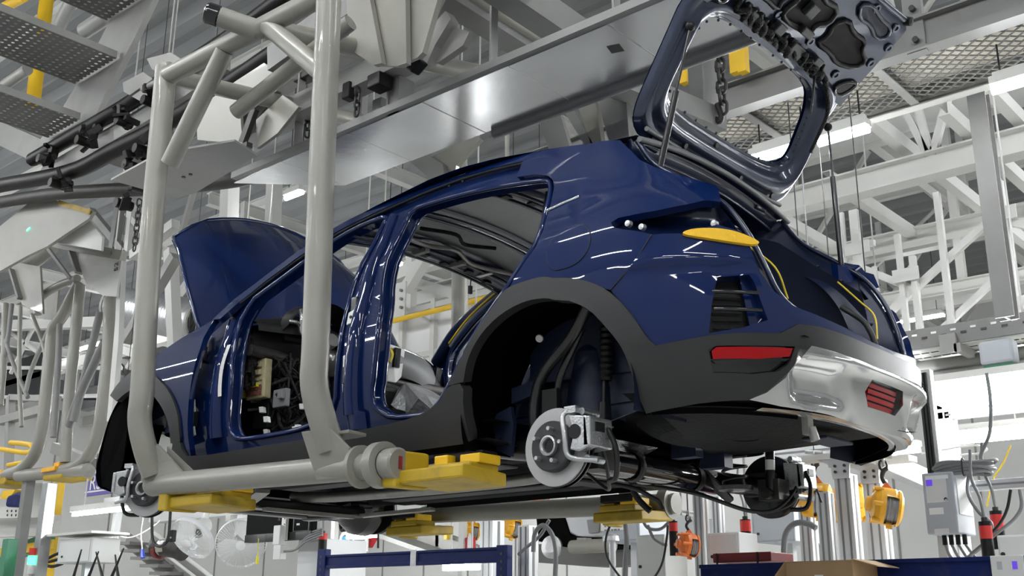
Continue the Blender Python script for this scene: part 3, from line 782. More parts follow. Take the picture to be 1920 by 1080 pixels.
# ------------------------------------------------------------------ wheel housings, brakes, suspension
def arc_sheet(m, cx, cz, r, a0, a1, y0, y1, n=16, flip=False):
    f = lambda u, v: (cx+r*math.cos(a0+(a1-a0)*u), y0+(y1-y0)*v, cz+r*math.sin(a0+(a1-a0)*u))
    m.grid(f, n, 4); m.grid(f, n, 4, flip=True)
for s in (1, -1):
    part('rear_wheel_liner', 'black_felt', CAR, lambda m: arc_sheet(m, 0, .26, .385, math.radians(-20), math.radians(100), s*.885, s*.58))
    part('rear_wheelhouse', 'blue_dull', CAR, lambda m: (arc_sheet(m, 0, .26, .40, math.radians(95), math.radians(190), s*.88, s*.56),
         m.prism([(.40, s*.57, .13 if s > 0 else .30), (.38, s*.57, .42), (.2, s*.57, .62), (-.05, s*.57, .67), (-.25, s*.57, .58), (-.40, s*.57, .34), (-.40, s*.57, .30 if s > 0 else .32)], (0, -s*.01, 0))))
    part('shock_turret', 'blue_dull', CAR, lambda m: m.lathe((.02, s*.53, .24), (0, 0, 1), [(.11, .0), (.105, .12), (.085, .26), (.05, .32), (0, .33)], 20))
    part('front_wheel_liner', 'black_felt', CAR, lambda m: [m.grid(lambda u, v: (lambda q: (q[0], s*(.875-.33*v), q[1]))(spl[min(len(spl)-1, int(u*(len(spl)-1)+.5))]), len(spl)-1, 3, flip=fl)
         for spl in [spline([(2.36, .34), (2.40, .50), (2.52, .63), (2.70, .685), (2.90, .645), (3.0, .545), (3.05, .42), (3.08, .30), (3.045, .19), (2.90, .145)], 4)] for fl in (0, 1)])
    part('front_liner_face', 'black_felt', CAR, lambda m: m.prism([(2.66, s*.86, .675), (2.86, s*.875, .645), (2.98, s*.875, .555), (3.035, s*.87, .42), (3.06, s*.865, .30), (3.03, s*.86, .185), (2.90, s*.86, .15), (2.84, s*.86, .30), (2.83, s*.86, .50), (2.78, s*.86, .60)], (0, -s*.006, 0)))
    # wheel bracket plate
    part('body_bracket', 'blue_dull', CAR, lambda m: (m.prism([(.37, s*.70, .29), (.40, s*.70, .24), (.40, s*.70, .16), (.30, s*.70, .12), (.285, s*.70, .24), (.30, s*.70, .31)], (0, -s*.02, 0)), m.prism([(.33, s*.66, .33), (.33, s*.66, .39), (.20, s*.66, .41), (.17, s*.66, .36)], (0, -s*.03, 0)),
         m.lathe((.355, s*.70, .20), (0, s, 0), [(.016, 0), (.014, .012), (0, .012)], 12)))
part('liner_plug', 'white_plastic', CAR, lambda m: m.lathe((.155, .70, .555), (-.4, 1, -.5), [(.016, 0), (.014, .006), (0, .007)], 14))
part('filler_pipe', 'black_paint', CAR, lambda m: (m.tube(spline([(-.12, .76, .615), (-.03, .74, .52), (.10, .72, .43), (.165, .70, .36), (.18, .70, .24), (.16, .68, .15)], 6), .022, 12),
     m.tube(spline([(-.05, .70, .56), (.06, .69, .40), (.09, .67, .30), (.07, .66, .18)], 5), .014, 10)))
part('filler_bracket', 'black_plastic', CAR, lambda m: (m.obox((.10, .70, .28), (.035, 0, 0), (0, .01, 0), (0, 0, .07)),))

def brake(cx, cy, cz, s, steer=0., inner=False):
    ca, sa = math.cos(steer), math.sin(steer)
    ax = V(sa*s*-1, s*ca, 0); fx = V(ca, sa, 0)
    c = V(cx, cy, cz)
    d = part('brake_disc', 'disc_steel', CAR, lambda m: m.lathe(c, ax, [(.088, .0), (.138, .0), (.139, -.004), (.139, -.020), (.138, -.024), (.06, -.024)], 56), label='bare steel brake disc')
    part('disc_hat', 'hub_dark', d, lambda m: m.lathe(c, ax, [(.091, -.002), (.090, .022), (.084, .028), (.038, .028), (.036, .022), (.0, .020)], 40))
    part('hub_ring', 'cast_alu', d, lambda m: m.lathe(c, ax, [(.036, .026), (.036, .044), (.030, .046), (.026, .040), (.024, .022)], 28))
    part('hub_bore', 'black_gloss', d, lambda m: m.lathe(c, ax, [(.024, .030), (.0, .030)], 20))
    for k in range(5):
        a = 2*PI*k/5+.5; q = c+fx*.060*math.cos(a)+V(0, 0, .060*math.sin(a))
        part('wheel_stud', 'cast_alu', d, lambda m: (m.cyl(q+ax*.028, q+ax*.055, .0075, n=10), ))
    part('disc_rim', 'black_plastic', d, lambda m: m.lathe(c, ax, [(.1395, -.006), (.1405, -.010), (.1405, -.016), (.1395, -.018)], 48))
    part('backing_plate', 'black_paint', CAR, lambda m: (m.lathe(c-ax*.045, ax, [(.0, -.03), (.055, -.028), (.07, -.005), (.140, .0), (.143, .012)], 48), m.lathe(c-ax*.045, -ax, [(.0, .03), (.055, .028), (.07, .006), (.140, .001)], 48)))
    part('wheel_hub', 'dark_steel', CAR, lambda m: (m.cyl(c-ax*.15, c-ax*.03, .05, n=18), m.obox(c-ax*.13, fx*.07, ax*.03, (0, 0, .05))))
    return c, ax, fx
def caliper(c, ax, fx, rear=-1):
    """floating caliper at the trailing edge of the disc"""
    o = c+fx*rear*.128+V(0, 0, .022)
    def body(m):
        m.prism([o+fx*rear*-.035+V(0, 0, .075)+ax*.0, o+fx*rear*.045+V(0, 0, .066), o+fx*rear*.055+V(0, 0, -.04), o+fx*rear*.01+V(0, 0, -.055), o+fx*rear*-.028+V(0, 0, -.045), o+fx*rear*-.012+V(0, 0, .01)], ax*.045)
        m.prism([o+fx*rear*-.035+V(0, 0, .075)-ax*.085, o+fx*rear*.045+V(0, 0, .066)-ax*.085, o+fx*rear*.055+V(0, 0, -.04)-ax*.085, o+fx*rear*-.028+V(0, 0, -.045)-ax*.085], ax*.04)
        m.obox(o+fx*rear*.045-ax*.02+V(0, 0, .012), fx*.016, ax*.065, (0, 0, .052))
    k = part('caliper', 'cast_alu', CAR, body, bevel=.005, label='pale cast aluminium caliper')
    part('caliper_bracket', 'cast_alu', k, lambda m: (m.tube(spline([o+fx*rear*-.05+V(0, 0, .092)+ax*.03, o+fx*rear*-.062+V(0, 0, .07)+ax*.04, o+fx*rear*-.048+V(0, 0, .0)+ax*.045, o+fx*rear*-.045+V(0, 0, -.055)+ax*.04, o+fx*rear*-.02+V(0, 0, -.075)+ax*.03, o+fx*rear*.06+V(0, 0, -.085)+ax*.0], 4), .010, 8),
         m.cyl(o+fx*rear*.02+V(0, 0, -.075)-ax*.08, o+fx*rear*.02+V(0, 0, -.075)+ax*.01, .013, n=12), m.cyl(o+fx*rear*.0+V(0, 0, .09)-ax*.08, o+fx*rear*.0+V(0, 0, .09)+ax*.01, .013, n=12), m.obox(o+fx*rear*-.03+V(0, 0, .095)+ax*.02, fx*.025, ax*.02, (0, 0, .012))))
    part('caliper_pad', 'black_plastic', k, lambda m: (m.cyl(o+V(0, 0, .015)+fx*rear*-.005+ax*.01, o+V(0, 0, .015)+fx*rear*-.005+ax*.047, .026, n=20), m.obox(o+fx*rear*.05+V(0, 0, .03)-ax*.01, fx*.015, ax*.025, (0, 0, .016))))
    part('brake_hose', 'cable_black', k, lambda m: m.tube(spline([o+fx*rear*.06-ax*.06+V(0, 0, .03), o+fx*rear*.085-ax*.07+V(0, 0, -.04), o+fx*rear*.07-ax*.09+V(0, 0, -.13), o+fx*rear*.01-ax*.13+V(0, 0, -.14)], 5), .010, 8))
    return k
for s in (1, -1):
    c, ax, fx = brake(0, s*.80, .115, s); caliper(c, ax, fx)
    c, ax, fx = brake(2.70, s*.79, .155, s, steer=.35); caliper(c, ax, fx, 1)
    part('trailing_arm', 'black_paint', CAR, lambda m: m.tube(spline([(.50, s*.60, .19), (.36, s*.60, .165), (.20, s*.62, .14), (.05, s*.66, .115), (-.06, s*.66, .10)], 5), [.04]*4+[.05]*17 if 0 else .045, 12))
    part('arm_bushing', 'black_plastic', CAR, lambda m: m.cyl((.50, s*.55, .19), (.50, s*.65, .19), .05, n=18))
    part('spring_seat', 'black_paint', CAR, lambda m: m.lathe((.03, s*.50, .085), (0, 0, 1), [(0, -.01), (.075, -.008), (.08, .01), (.05, .015), (.045, .04), (0, .045)], 20))
    part('coil_spring', 'black_paint', CAR, lambda m: m.tube([(.03+.052*math.cos(t), s*.50+.052*math.sin(t), .11+.185*t/(2*PI*4)) for t in np.linspace(0, 2*PI*4, 70)], .0075, 8))
    part('shock_absorber', 'black_paint', CAR, lambda m: (m.cyl((-.075, s*.62, .06), (-.085, s*.62, .29), .021, n=16), m.cyl((-.085, s*.62, .27), (-.10, s*.62, .60), .0095, n=12), m.cyl((-.075, s*.57, .065), (-.075, s*.67, .065), .024, n=14)))
    part('shock_bellows', 'black_plastic', CAR, lambda m: m.lathe((-.0955, s*.62, .37), (-.03, 0, 1), [(.020+.006*(k % 2), .0115*k) for k in range(19)], 18))
    part('shock_label', 'paper', CAR, lambda m: m.lathe((-.08, s*.62, .17), (-.045, 0, 1), [(.0216, 0), (.0216, .045)], 16))
    part('wheel_cable', 'cable_black', CAR, lambda m: m.tube(spline([(.28, s*.30, .12), (.12, s*.42, .05), (-.02, s*.52, -.01), (-.10, s*.62, .0), (-.15, s*.72, .10), (-.12, s*.76, .20)], 6), .007, 8))
    part('stub_bracket', 'dark_steel', CAR, lambda m: (m.obox((-.07, s*.66, .085), (.05, 0, 0), (0, .05, 0), (0, 0, .045)), m.cyl((-.07, s*.60, .07), (-.07, s*.76, .07), .018, n=12)))
part('torsion_beam', 'black_gloss', CAR, lambda m: (m.tube([(.22, y, .135+.01*math.cos(y*2)) for y in np.linspace(-.64, .64, 20)], .056, 16), m.tube([(.26, y, .10) for y in np.linspace(-.60, .60, 12)], .016, 8)))
part('beam_clip', 'black_plastic', CAR, lambda m: [m.lathe((.22, y, .143), (0, 1, 0), [(.063, -.02), (.065, .0), (.063, .02)], 20) for y in (.02, -.45)])
part('beam_gusset', 'cladding', CAR, lambda m: m.prism([(.26, -.46, .20), (.17, -.44, .21), (.10, -.60, .06), (.16, -.66, .05)], (0, 0, -.012)))
part('handbrake_cable', 'cable_black', CAR, lambda m: (m.tube(spline([(.55, .1, .12), (.30, -.05, .075), (.22, -.12, .03), (.20, -.15, .01), (.19, -.16, -.02)], 6), .010, 8),
     m.tube(spline([(.30, -.10, .09), (.15, -.35, .06), (.0, -.58, -.01), (-.10, -.72, .02), (-.14, -.78, .10)], 6), .008, 8)))
part('heat_shield', 'foil', CAR, lambda m: m.grid(lambda u, v: (.34-.20*u, .30-.36*v, .225+.03*math.sin(u*PI)*math.sin(v*5)), 8, 10, flip=True))
part('floor_outrigger', 'blue_dull', CAR, lambda m: m.box(-.02, .10, -.40, -.33, .16, .32))
part('floor_outrigger', 'blue_dull', CAR, lambda m: m.box(-.02, .10, -.16, -.10, .18, .32))
part('trailing_rubber', 'black_plastic', CAR, lambda m: m.tube(spline([(.34, -.14, .12), (.33, -.16, .05), (.30, -.19, .0), (.28, -.20, -.02)], 5), .014, 8))

# front suspension underneath
for s in (1, -1):
    part('lower_arm', 'black_paint', CAR, lambda m: m.prism([(2.46, s*.36, .10), (2.86, s*.34, .10), (2.80, s*.50, .085), (2.74, s*.72, .07), (2.68, s*.72, .07), (2.60, s*.52, .085)], (0, 0, .035)), bevel=.01)
    part('front_strut', 'black_paint', CAR, lambda m: (m.cyl((2.69, s*.66, .12), (2.67, s*.60, .52), .026, n=16), m.cyl((2.67, s*.60, .5), (2.665, s*.575, .72), .012)))
    part('front_spring', 'black_paint', CAR, lambda m: m.tube([(2.668+.07*math.cos(t), s*(.597-.02*t/30)+.07*math.sin(t), .42+.26*t/(2*PI*4)) for t in np.linspace(0, 2*PI*4, 60)], .008, 8))
    part('tie_rod', 'steel_raw', CAR, lambda m: m.cyl((2.58, s*.25, .15), (2.60, s*.70, .13), .011))
    part('drive_shaft', 'black_paint', CAR, lambda m: (m.cyl((2.72, s*.2, .21), (2.71, s*.74, .16), .018), m.lathe((2.715, s*.62, .17), (0, s, 0), [(.02, -.06), (.035, -.03), (.045, .03), (.04, .05)], 16)))
part('front_subframe', 'black_paint', CAR, lambda m: (m.box(2.38, 2.50, -.42, .42, .075, .13), m.box(2.82, 2.92, -.42, .42, .09, .14), m.box(2.40, 2.9, -.44, -.36, .08, .13), m.box(2.40, 2.9, .36, .44, .08, .13)), bevel=.012)
part('subframe_brace', 'steel_raw', CAR, lambda m: (m.bar((2.40, .40, .085), (2.0, .58, .115), .07, .018), m.bar((2.40, -.40, .085), (2.0, -.58, .115), .07, .018), m.bar((2.36, .3, .07), (2.36, -.3, .07), .04, .02)))
part('engine_undertray', 'black_plastic', CAR, lambda m: m.grid(lambda u, v: (2.52+.5*u, .33*(2*v-1), .15-.02*math.sin(PI*u)*math.sin(PI*v)), 8, 8, flip=True))
part('far_liner_bowl', 'black_gloss', CAR, lambda m: m.lathe((2.70, -.56, .17), (0, -1, .12), [(.0, -.06), (.08, -.05), (.12, -.02), (.17, .04), (.185, .12)], 32))

# ------------------------------------------------------------------ underbody
def floorz(x, y):
    z = .175
    for yc in (-.46, .46): z -= .035/(1+math.exp((abs(y-yc)-.055)/.012))
    z += .07/(1+math.exp((abs(y)-.13)/.02))
    z -= .012*(1/(1+math.exp((abs(abs(y)-.66)-.06)/.01)))
    return z
part('floor_pan', 'underseal', CAR, lambda m: m.grid(lambda u, v: (.30+2.05*u, .83*(2*v-1), floorz(.30+2.05*u, .83*(2*v-1))), 20, 90, flip=True))
part('floor_top', 'underseal', CAR, lambda m: m.grid(lambda u, v: (.30+1.95*u, .80*(2*v-1), .25), 4, 4))
for s in (1, -1):
    part('sill_seam', 'underseal', CAR, lambda m: m.box(.45, 2.25, s*.775, s*.782, .145, .18))
    part('floor_side_tray', 'cladding', CAR, lambda m: m.box(.62, 2.1, s*.28, s*.40, .142, .155), bevel=.01)
    part('jack_point', 'black_plastic', CAR, lambda m: (m.box(.55, .66, s*.68, s*.76, .14, .17),), bevel=.008)
part('exhaust_pipe', 'steel_raw', CAR, lambda m: m.tube(spline([(2.45, .05, .16), (2.1, .03, .14), (1.4, .0, .135), (.8, .02, .135), (.45, .0, .16)], 6), .028, 12))
part('fuel_tank', 'black_plastic', CAR, lambda m: m.obox((.60, -.30, .185), (.22, 0, 0), (0, .28, 0), (0, 0, .045)), bevel=.03)
part('brake_pipe', 'cast_alu', CAR, lambda m: [m.tube(spline([(2.3, .52+.02*k, .145), (1.6, .54+.02*k, .15), (.9, .53+.02*k, .148), (.55, .56+.02*k, .16)], 5), .004, 6) for k in range(3)])
part('spare_well', 'underseal', CAR, lambda m: m.lathe((-.34, .05, .235), (0, 0, -1), [(.42, -.03), (.38, .0), (.33, .025), (.26, .035), (.10, .034), (.05, .036), (.045, .026), (0, .026)], 48))
part('gap_filler', 'underseal', CAR, lambda m: m.box(.41, .43, -.62, .62, .16, .42))  # dark panel added to close the bright gap behind the hub
part('rear_floor', 'underseal', CAR, lambda m: m.grid(lambda u, v: (-.60+1.05*u, .58*(2*v-1), .31-.02*math.cos(6*v)), 10, 14, flip=True))
part('bumper_undertray', 'black_plastic', CAR, lambda m: m.grid(lambda u, v: (lambda a, q: (a[0]+(.42-abs(a[1])*.25)*v+.0, a[1]*(1-.08*v), a[2]+.012-.02*math.sin(PI*v)+.06*v*v))(onskin(-.42-.55*u, .215, .01), 0), 24, 6, flip=True))
def under(u, v):
    e = onskin(-.37-.60*u, .205, .012); t = V(.12-.98*u, -.50+.16*u, .225)
    q = e+(t-e)*v; q[2] = e[2]*(1-v)+t[2]*v-.016*math.sin(PI*v)+.02*max(0, .2-u)*v; return q
part('rear_undertray', 'underseal', CAR, lambda m: (m.grid(under, 20, 14, flip=True), m.grid(under, 20, 14)))
part('towing_eye', 'steel_raw', CAR, lambda m: (m.obox((-.74, .34, .20), (.012, 0, 0), (0, .02, 0), (0, 0, .06)), m.cyl((-.75, .335, .165), (-.76, .33, .12), .016, n=12)))
part('number_plate_tray', 'blue_dull', CAR, lambda m: m.obox((-.66, .02, .165), (.05, 0, 0), (0, .11, 0), (0, 0, .006)), bevel=.004)

# ------------------------------------------------------------------ interior
def dash(u, v, r=0.):
    """u across from the near (driver) end to the far end, v down the face"""
    y = .70-1.40*u
    hump = .085*math.exp(-((y-.40)/.20)**2)
    prof = [(2.24, .955), (2.10, .975), (1.98, .965), (1.90, .925), (1.885, .87), (1.90, .80), (1.93, .72), (1.97, .66)]
    k = v*(len(prof)-1); i = min(int(k), len(prof)-2); t = k-i
    x = prof[i][0]*(1-t)+prof[i+1][0]*t; z = prof[i][1]*(1-t)+prof[i+1][1]*t
    return np.array((x+.08*(2*u-1)**2-hump*.9*(1-abs(2*v-.8))-r, y, z+hump*max(0, 1-v*1.9)-.0))
DA = part('dashboard', 'black_plastic', CAR, lambda m: (m.grid(lambda u, v: dash(u*.52, v*.52), 24, 14), m.grid(lambda u, v: dash(u, v)+V(.10, 0, -.02), 24, 12)))
pA, pB, pC, pD = V(1.93, -.18, .965), V(2.15, -.71, .962), V(2.115, -.71, .79), V(1.95, -.18, .82)
def ppan(u, v, k=1.):
    return (pA*(1-u)+pB*u)*(1-v)+(pD*(1-u)+pC*u)*v+V(-.05*math.sin(PI*min(1, u*1.0))*.8-.045*math.sin(PI*v), .03*math.sin(PI*v), 0)*k
part('passenger_panel', 'soft_grey', DA, lambda m: (m.grid(ppan, 20, 10), m.grid(lambda u, v: ppan(u, v)+V(.05, 0, 0), 20, 10, flip=True), m.grid(lambda u, v: ppan(1, u)+V(.05*v, 0, 0), 8, 2)))
part('passenger_top', 'black_plastic', DA, lambda m: (m.grid(lambda u, v: ppan(u, 0)+V(.26*v, 0, .025*math.sin(PI*min(1, v*1.2))), 16, 5, flip=True), m.grid(lambda u, v: ppan(u, 0)+V(.26*v, 0, .025*math.sin(PI*min(1, v*1.2))), 16, 5)))
part('glovebox', 'black_plastic', DA, lambda m: m.grid(lambda u, v: ppan(.1+.9*u, 1)+V(.04+.05*v, 0, -.13*v), 10, 3))
part('dash_strip', 'chrome', DA, lambda m: m.tube([ppan(u, .0)+V(-.004, 0, .0) for u in np.linspace(.02, .99, 16)], .006, 6))
part('air_vent', 'black_gloss', DA, lambda m: (m.obox(ppan(.95, .42)+V(.0, 0, 0), (.016, 0, .0), (.006, .026, 0), (-.012, 0, .055)), m.obox(ppan(.05, .5)+V(-.012, .02, 0), (.012, 0, .0), (0, .022, 0), (-.004, 0, .055))), bevel=.006)
part('vent_blade', 'soft_grey', DA, lambda m: [m.obox(ppan(.95, .42)+V(-.017, -.02+.010*k, 0), (.003, 0, 0), (0, .0015, 0), (-.012, 0, .050)) for k in range(5)])
part('centre_bezel', 'white_plastic', DA, lambda m: m.prism([pA+V(-.02, .06, .0), pA+V(-.01, -.06, -.005), pD+V(-.03, -.04, -.02), pD+V(-.03, .0, -.06), pD+V(-.02, .06, -.06)], (-.012, 0, 0)), bevel=.004)
part('cluster_hood', 'black_plastic', DA, lambda m: (m.grid(lambda u, v: (1.97-.17*v*(math.sin(PI*u)**.5)-.03, .40+.19*math.cos(PI*u), .90+.155*math.sin(PI*u)**.8+.012*(1-v)), 20, 5), m.grid(lambda u, v: (1.97-.17*v*(math.sin(PI*u)**.5)-.03, .40+.19*math.cos(PI*u), .895+.15*math.sin(PI*u)**.8), 20, 5, flip=True)))
part('instrument_cluster', 'screen_black', DA, lambda m: m.obox((1.93, .40, .93), (.01, 0, .004), (0, .16, 0), (-.02, 0, .06)))
part('cluster_trim', 'skid_silver', DA, lambda m: (m.tube(spline([(1.82, .56, 1.0), (1.80, .555, .94), (1.815, .545, .89), (1.80, .50, .83), (1.79, .47, .80)], 5), [.012, .014, .016, .018, .02, .022, .022, .022, .021, .02, .019, .018, .018, .017, .016, .015, .014, .013, .012, .011, .01], 8), m.tube(spline([(1.83, .62, .93), (1.81, .58, .925), (1.81, .55, .90)], 4), .011, 8)))
part('column_stalk', 'cast_alu', DA, lambda m: (m.cyl((1.90, .40, .82), (1.74, .41, .86), .035, n=16), m.obox((1.79, .47, .80), (.03, 0, 0), (0, .03, .01), (0, 0, .02)), m.cyl((1.78, .43, .79), (1.74, .40, .77), .015)))
part('crossmember', 'dark_steel', DA, lambda m: (m.cyl((2.03, .70, .80), (2.03, -.70, .80), .03), m.bar((2.0, .35, .80), (2.05, .33, .35), .05, .03), m.bar((2.0, -.02, .80), (2.0, -.02, .30), .06, .04), m.bar((2.0, .2, .62), (2.1, .62, .56), .012, .012), m.bar((2.02, .2, .60), (2.12, .62, .52), .012, .012)))
FB = part('fuse_box', 'fuse_beige', CAR, lambda m: (m.obox((2.07, .60, .67), (.075, 0, 0), (0, .022, 0), (.004, 0, .10)),), bevel=.006, label='beige fuse box')
for i in range(4):
    for j in range(5):
        part('fuse', 'fuse_brown' if i < 2 else 'fuse_beige', FB, lambda m: m.obox((2.02+.025*j, .625, .595+.024*i), (.008, 0, 0), (0, .006, 0), (0, 0, .008)))
part('relay', 'fuse_beige', FB, lambda m: [m.obox((2.04+.055*i, .626, .70+.04*j), (.02, 0, 0), (0, .012, 0), (0, 0, .014)) for i in range(2) for j in range(2)], bevel=.003)
part('fuse_plug', 'yellow_plug', FB, lambda m: (m.obox((2.165, .62, .615), (.012, 0, 0), (0, .015, 0), (0, 0, .03)), m.obox((2.05, .632, .635), (.018, 0, 0), (0, .008, 0), (0, 0, .010))), bevel=.003)
rnd = random.Random(3)
def loom(m, n, cx, cy, cz, sx, sy, sz, r):
    for _ in range(n):
        pts = [V(cx+rnd.uniform(-sx, sx), cy+rnd.uniform(-sy, sy), cz+rnd.uniform(-sz, sz)) for _ in range(4)]
        m.tube(spline(pts, 5), r*rnd.uniform(.6, 1.3), 6)
part('dash_wiring', 'wiring_loom', CAR, lambda m: (loom(m, 30, 2.0, .42, .60, .10, .16, .20, .008), loom(m, 10, 2.08, .66, .75, .04, .03, .15, .012), loom(m, 14, 1.95, .1, .5, .1, .2, .15, .009)))
part('dash_connector', 'white_plastic', CAR, lambda m: [m.obox((rnd.uniform(1.85, 2.1), rnd.uniform(.45, .66), rnd.uniform(.40, .60)), (.012, .004, 0), (-.004, .012, 0), (0, .003, .014)) for _ in range(8)], bevel=.002)
part('pedal_box', 'black_paint', CAR, lambda m: (m.obox((2.08, .45, .52), (.06, 0, 0), (0, .12, 0), (0, 0, .09)), m.bar((2.0, .42, .55), (1.88, .42, .36), .03, .012), m.obox((1.87, .42, .35), (.006, 0, .02), (0, .035, 0), (.02, 0, -.006)), m.bar((2.0, .30, .55), (1.92, .30, .34), .03, .012)), bevel=.005)
part('relay_module', 'soft_grey', CAR, lambda m: (m.obox((1.93, .56, .565), (.05, 0, 0), (0, .015, 0), (0, 0, .045)), m.obox((1.90, .585, .575), (.018, 0, 0), (0, .012, 0), (0, 0, .02))), bevel=.004)
part('heater_box', 'black_plastic', CAR, lambda m: (m.obox((2.08, -.05, .55), (.12, 0, 0), (0, .25, 0), (0, 0, .2)), m.obox((1.97, -.22, .50), (.08, 0, 0), (0, .1, 0), (0, 0, .12))), bevel=.03)
part('heater_motor', 'black_gloss', CAR, lambda m: m.lathe((1.92, -.02, .62), (-1, .7, 0), [(.06, 0), (.058, .04), (.03, .05), (.028, .03), (0, .03)], 24))
part('motor_ring', 'cast_alu', CAR, lambda m: m.lathe((1.92, -.02, .62), (-1, .7, 0), [(.034, .049), (.034, .054), (.028, .054), (.028, .046)], 24))
bg = [P(x, y, y=-.25) for x, y in ((722, 748), (760, 718), (800, 742), (812, 760), (822, 778), (760, 779), (735, 772))]
part('foil_bag', 'bubble_bag', CAR, lambda m: (m.prism([bg[0], bg[1], bg[2], bg[3], bg[4], bg[5], bg[6]], (.03, -.22, .0)), m.add([bg[0], bg[1], bg[5], bg[6], (bg[0]+bg[5])/2+V(-.03, .06, 0)], [(0, 1, 4), (1, 2, 4), (2, 3, 4), (3, 0, 4)]), m.add([bg[1], bg[2], bg[4], bg[5], (bg[1]+bg[4])/2+V(-.03, .05, -.01)], [(0, 1, 4), (1, 2, 4), (2, 3, 4), (3, 0, 4)])), label='crumpled silver bubble bag')
part('tie_strap', 'cable_yellow', CAR, lambda m: m.tube(spline([dash(.59, .30, .02), dash(.595, .34, .03), dash(.57, .5, .04), dash(.555, .62, .04)], 5), .007, 6))
part('tunnel_console', 'black_plastic', CAR, lambda m: m.obox((1.55, 0, .33), (.42, 0, 0), (0, .10, 0), (0, 0, .09)), bevel=.03)
# hinge brackets and seals on the near pillars
for a, z in ((2.28, .80), (2.285, .465), (1.125, .84), (1.12, .525)):
    hb = part('door_hinge', 'black_paint', CAR, lambda m: m.obox(onskin(a, z, offd(a, z)-.02), (.020, 0, 0), (0, .016, 0), (0, 0, .04)), bevel=.005)
    for dz in (-.055, .06):
        part('hinge_plate', 'cabinet_light', hb, lambda m: (m.prism([onskin(a-.026, z+dz-.026, offd(a, z)-.022), onskin(a+.022, z+dz-.034, offd(a, z)-.022), onskin(a+.026, z+dz+.026, offd(a, z)-.022), onskin(a-.016, z+dz+.038, offd(a, z)-.022)], (0, .010, 0)),), bevel=.003)
        part('hinge_bolt', 'black_plastic', hb, lambda m: m.lathe(onskin(a, z+dz, offd(a, z)-.032), (0, 1, 0), [(.008, 0), (.007, .004), (0, .004)], 8))
part('pillar_slot', 'black_plastic', CAR, lambda m: (m.prism([onskin(1.115, .70, .10), onskin(1.085, .70, .10), onskin(1.085, .63, .10), onskin(1.115, .63, .10)], (0, .016, 0)), m.prism([onskin(2.135, .62, .10), onskin(2.120, .62, .10), onskin(2.120, .56, .10), onskin(2.135, .56, .10)], (0, .016, 0))), bevel=.004)
part('pillar_film', 'white_plastic', CAR, lambda m: m.grid(lambda u, v: onskin(2.075-.03*u+.01*math.sin(4*v), .55+.26*v, .086), 3, 8, flip=True))
part('sill_pocket', 'blue_paint', CAR, lambda m: m.grid(lambda u, v: onskin(1.15-.12*u, .29+.10*v*(1-.3*u), .098-.02*math.sin(PI*u)), 6, 4))
# ------------------------------------------------------------------ the overhead carrier that holds the car
CA = thing('overhead_carrier', 'grey tubular conveyor carrier whose arms hold the blue car', 'carrier', (1.7, 0, 2.4))
def bend(pts, n=6): return spline(pts, n)
# near side: two drop tubes that hook inwards to the long foot tube
for name, xt, xb in (('drop_tube', 1.03, .975), ('drop_tube', 2.40, 2.27)):
    pts = ([V(xt+.03, 1.12, 2.75)] if xt < 2 else [V(xt-.02, 1.12, 2.31)])+[V(xt-(.03 if xt > 2 else 0), 1.12, 2.2), V((xt+xb)/2, 1.12, 1.3), V(xb, 1.12, .60), V(xb-.0, 1.115, .42), V(xb-.02, 1.08, .28), V(xb-.03, 1.03, .17)]
    part(name, 'carrier_grey', CA, lambda m: m.tube(bend(pts, 8), .056, 20))
part('foot_tube', 'carrier_grey', CA, lambda m: m.tube([(2.28, 1.0, .125), (.62, 1.0, .085)], .052, 20))
part('tube_elbow', 'carrier_grey', CA, lambda m: (m.ball((2.28, 1.0, .125), .0535, 16), m.prism([(2.20, 1.045, .30), (2.02, 1.02, .165), (2.20, 1.04, .10), (2.30, 1.06, .14), (2.26, 1.09, .34)], (0, -.012, 0)), m.prism([(2.2, 1.0, .30), (1.98, .985, .165), (2.20, .98, .12)], (0, -.012, 0))))
part('foot_gusset', 'carrier_grey', CA, lambda m: (m.prism([(1.06, 1.10, .24), (.90, 1.09, .24), (.82, 1.05, .16), (.86, 1.03, .05), (1.02, 1.04, .05)], (0, -.014, 0)), m.prism([(1.07, 1.04, .235), (.84, 1.04, .235), (.86, .93, .235), (1.05, .93, .235)], (0, 0, -.014)),
     m.lathe((.80, 1.0, .09), (1, 0, 0), [(.052, -.012), (.083, -.010), (.083, .010), (.052, .012)], 28)), bevel=.003)
part('foot_collar', 'carrier_grey', CA, lambda m: (m.lathe((.66, 1.0, .087), (1, 0, 0), [(.052, .05), (.088, .045), (.088, -.0), (.060, -.004)], 28), m.lathe((.62, 1.0, .086), (-1, 0, 0), [(.060, -.03), (.060, .03), (.052, .036), (0, .036)], 28)), bevel=0)
part('collar_slot', 'dark_red', CA, lambda m: m.obox((.583, 1.0, .088), (.004, 0, 0), (0, .008, 0), (0, 0, .024)))
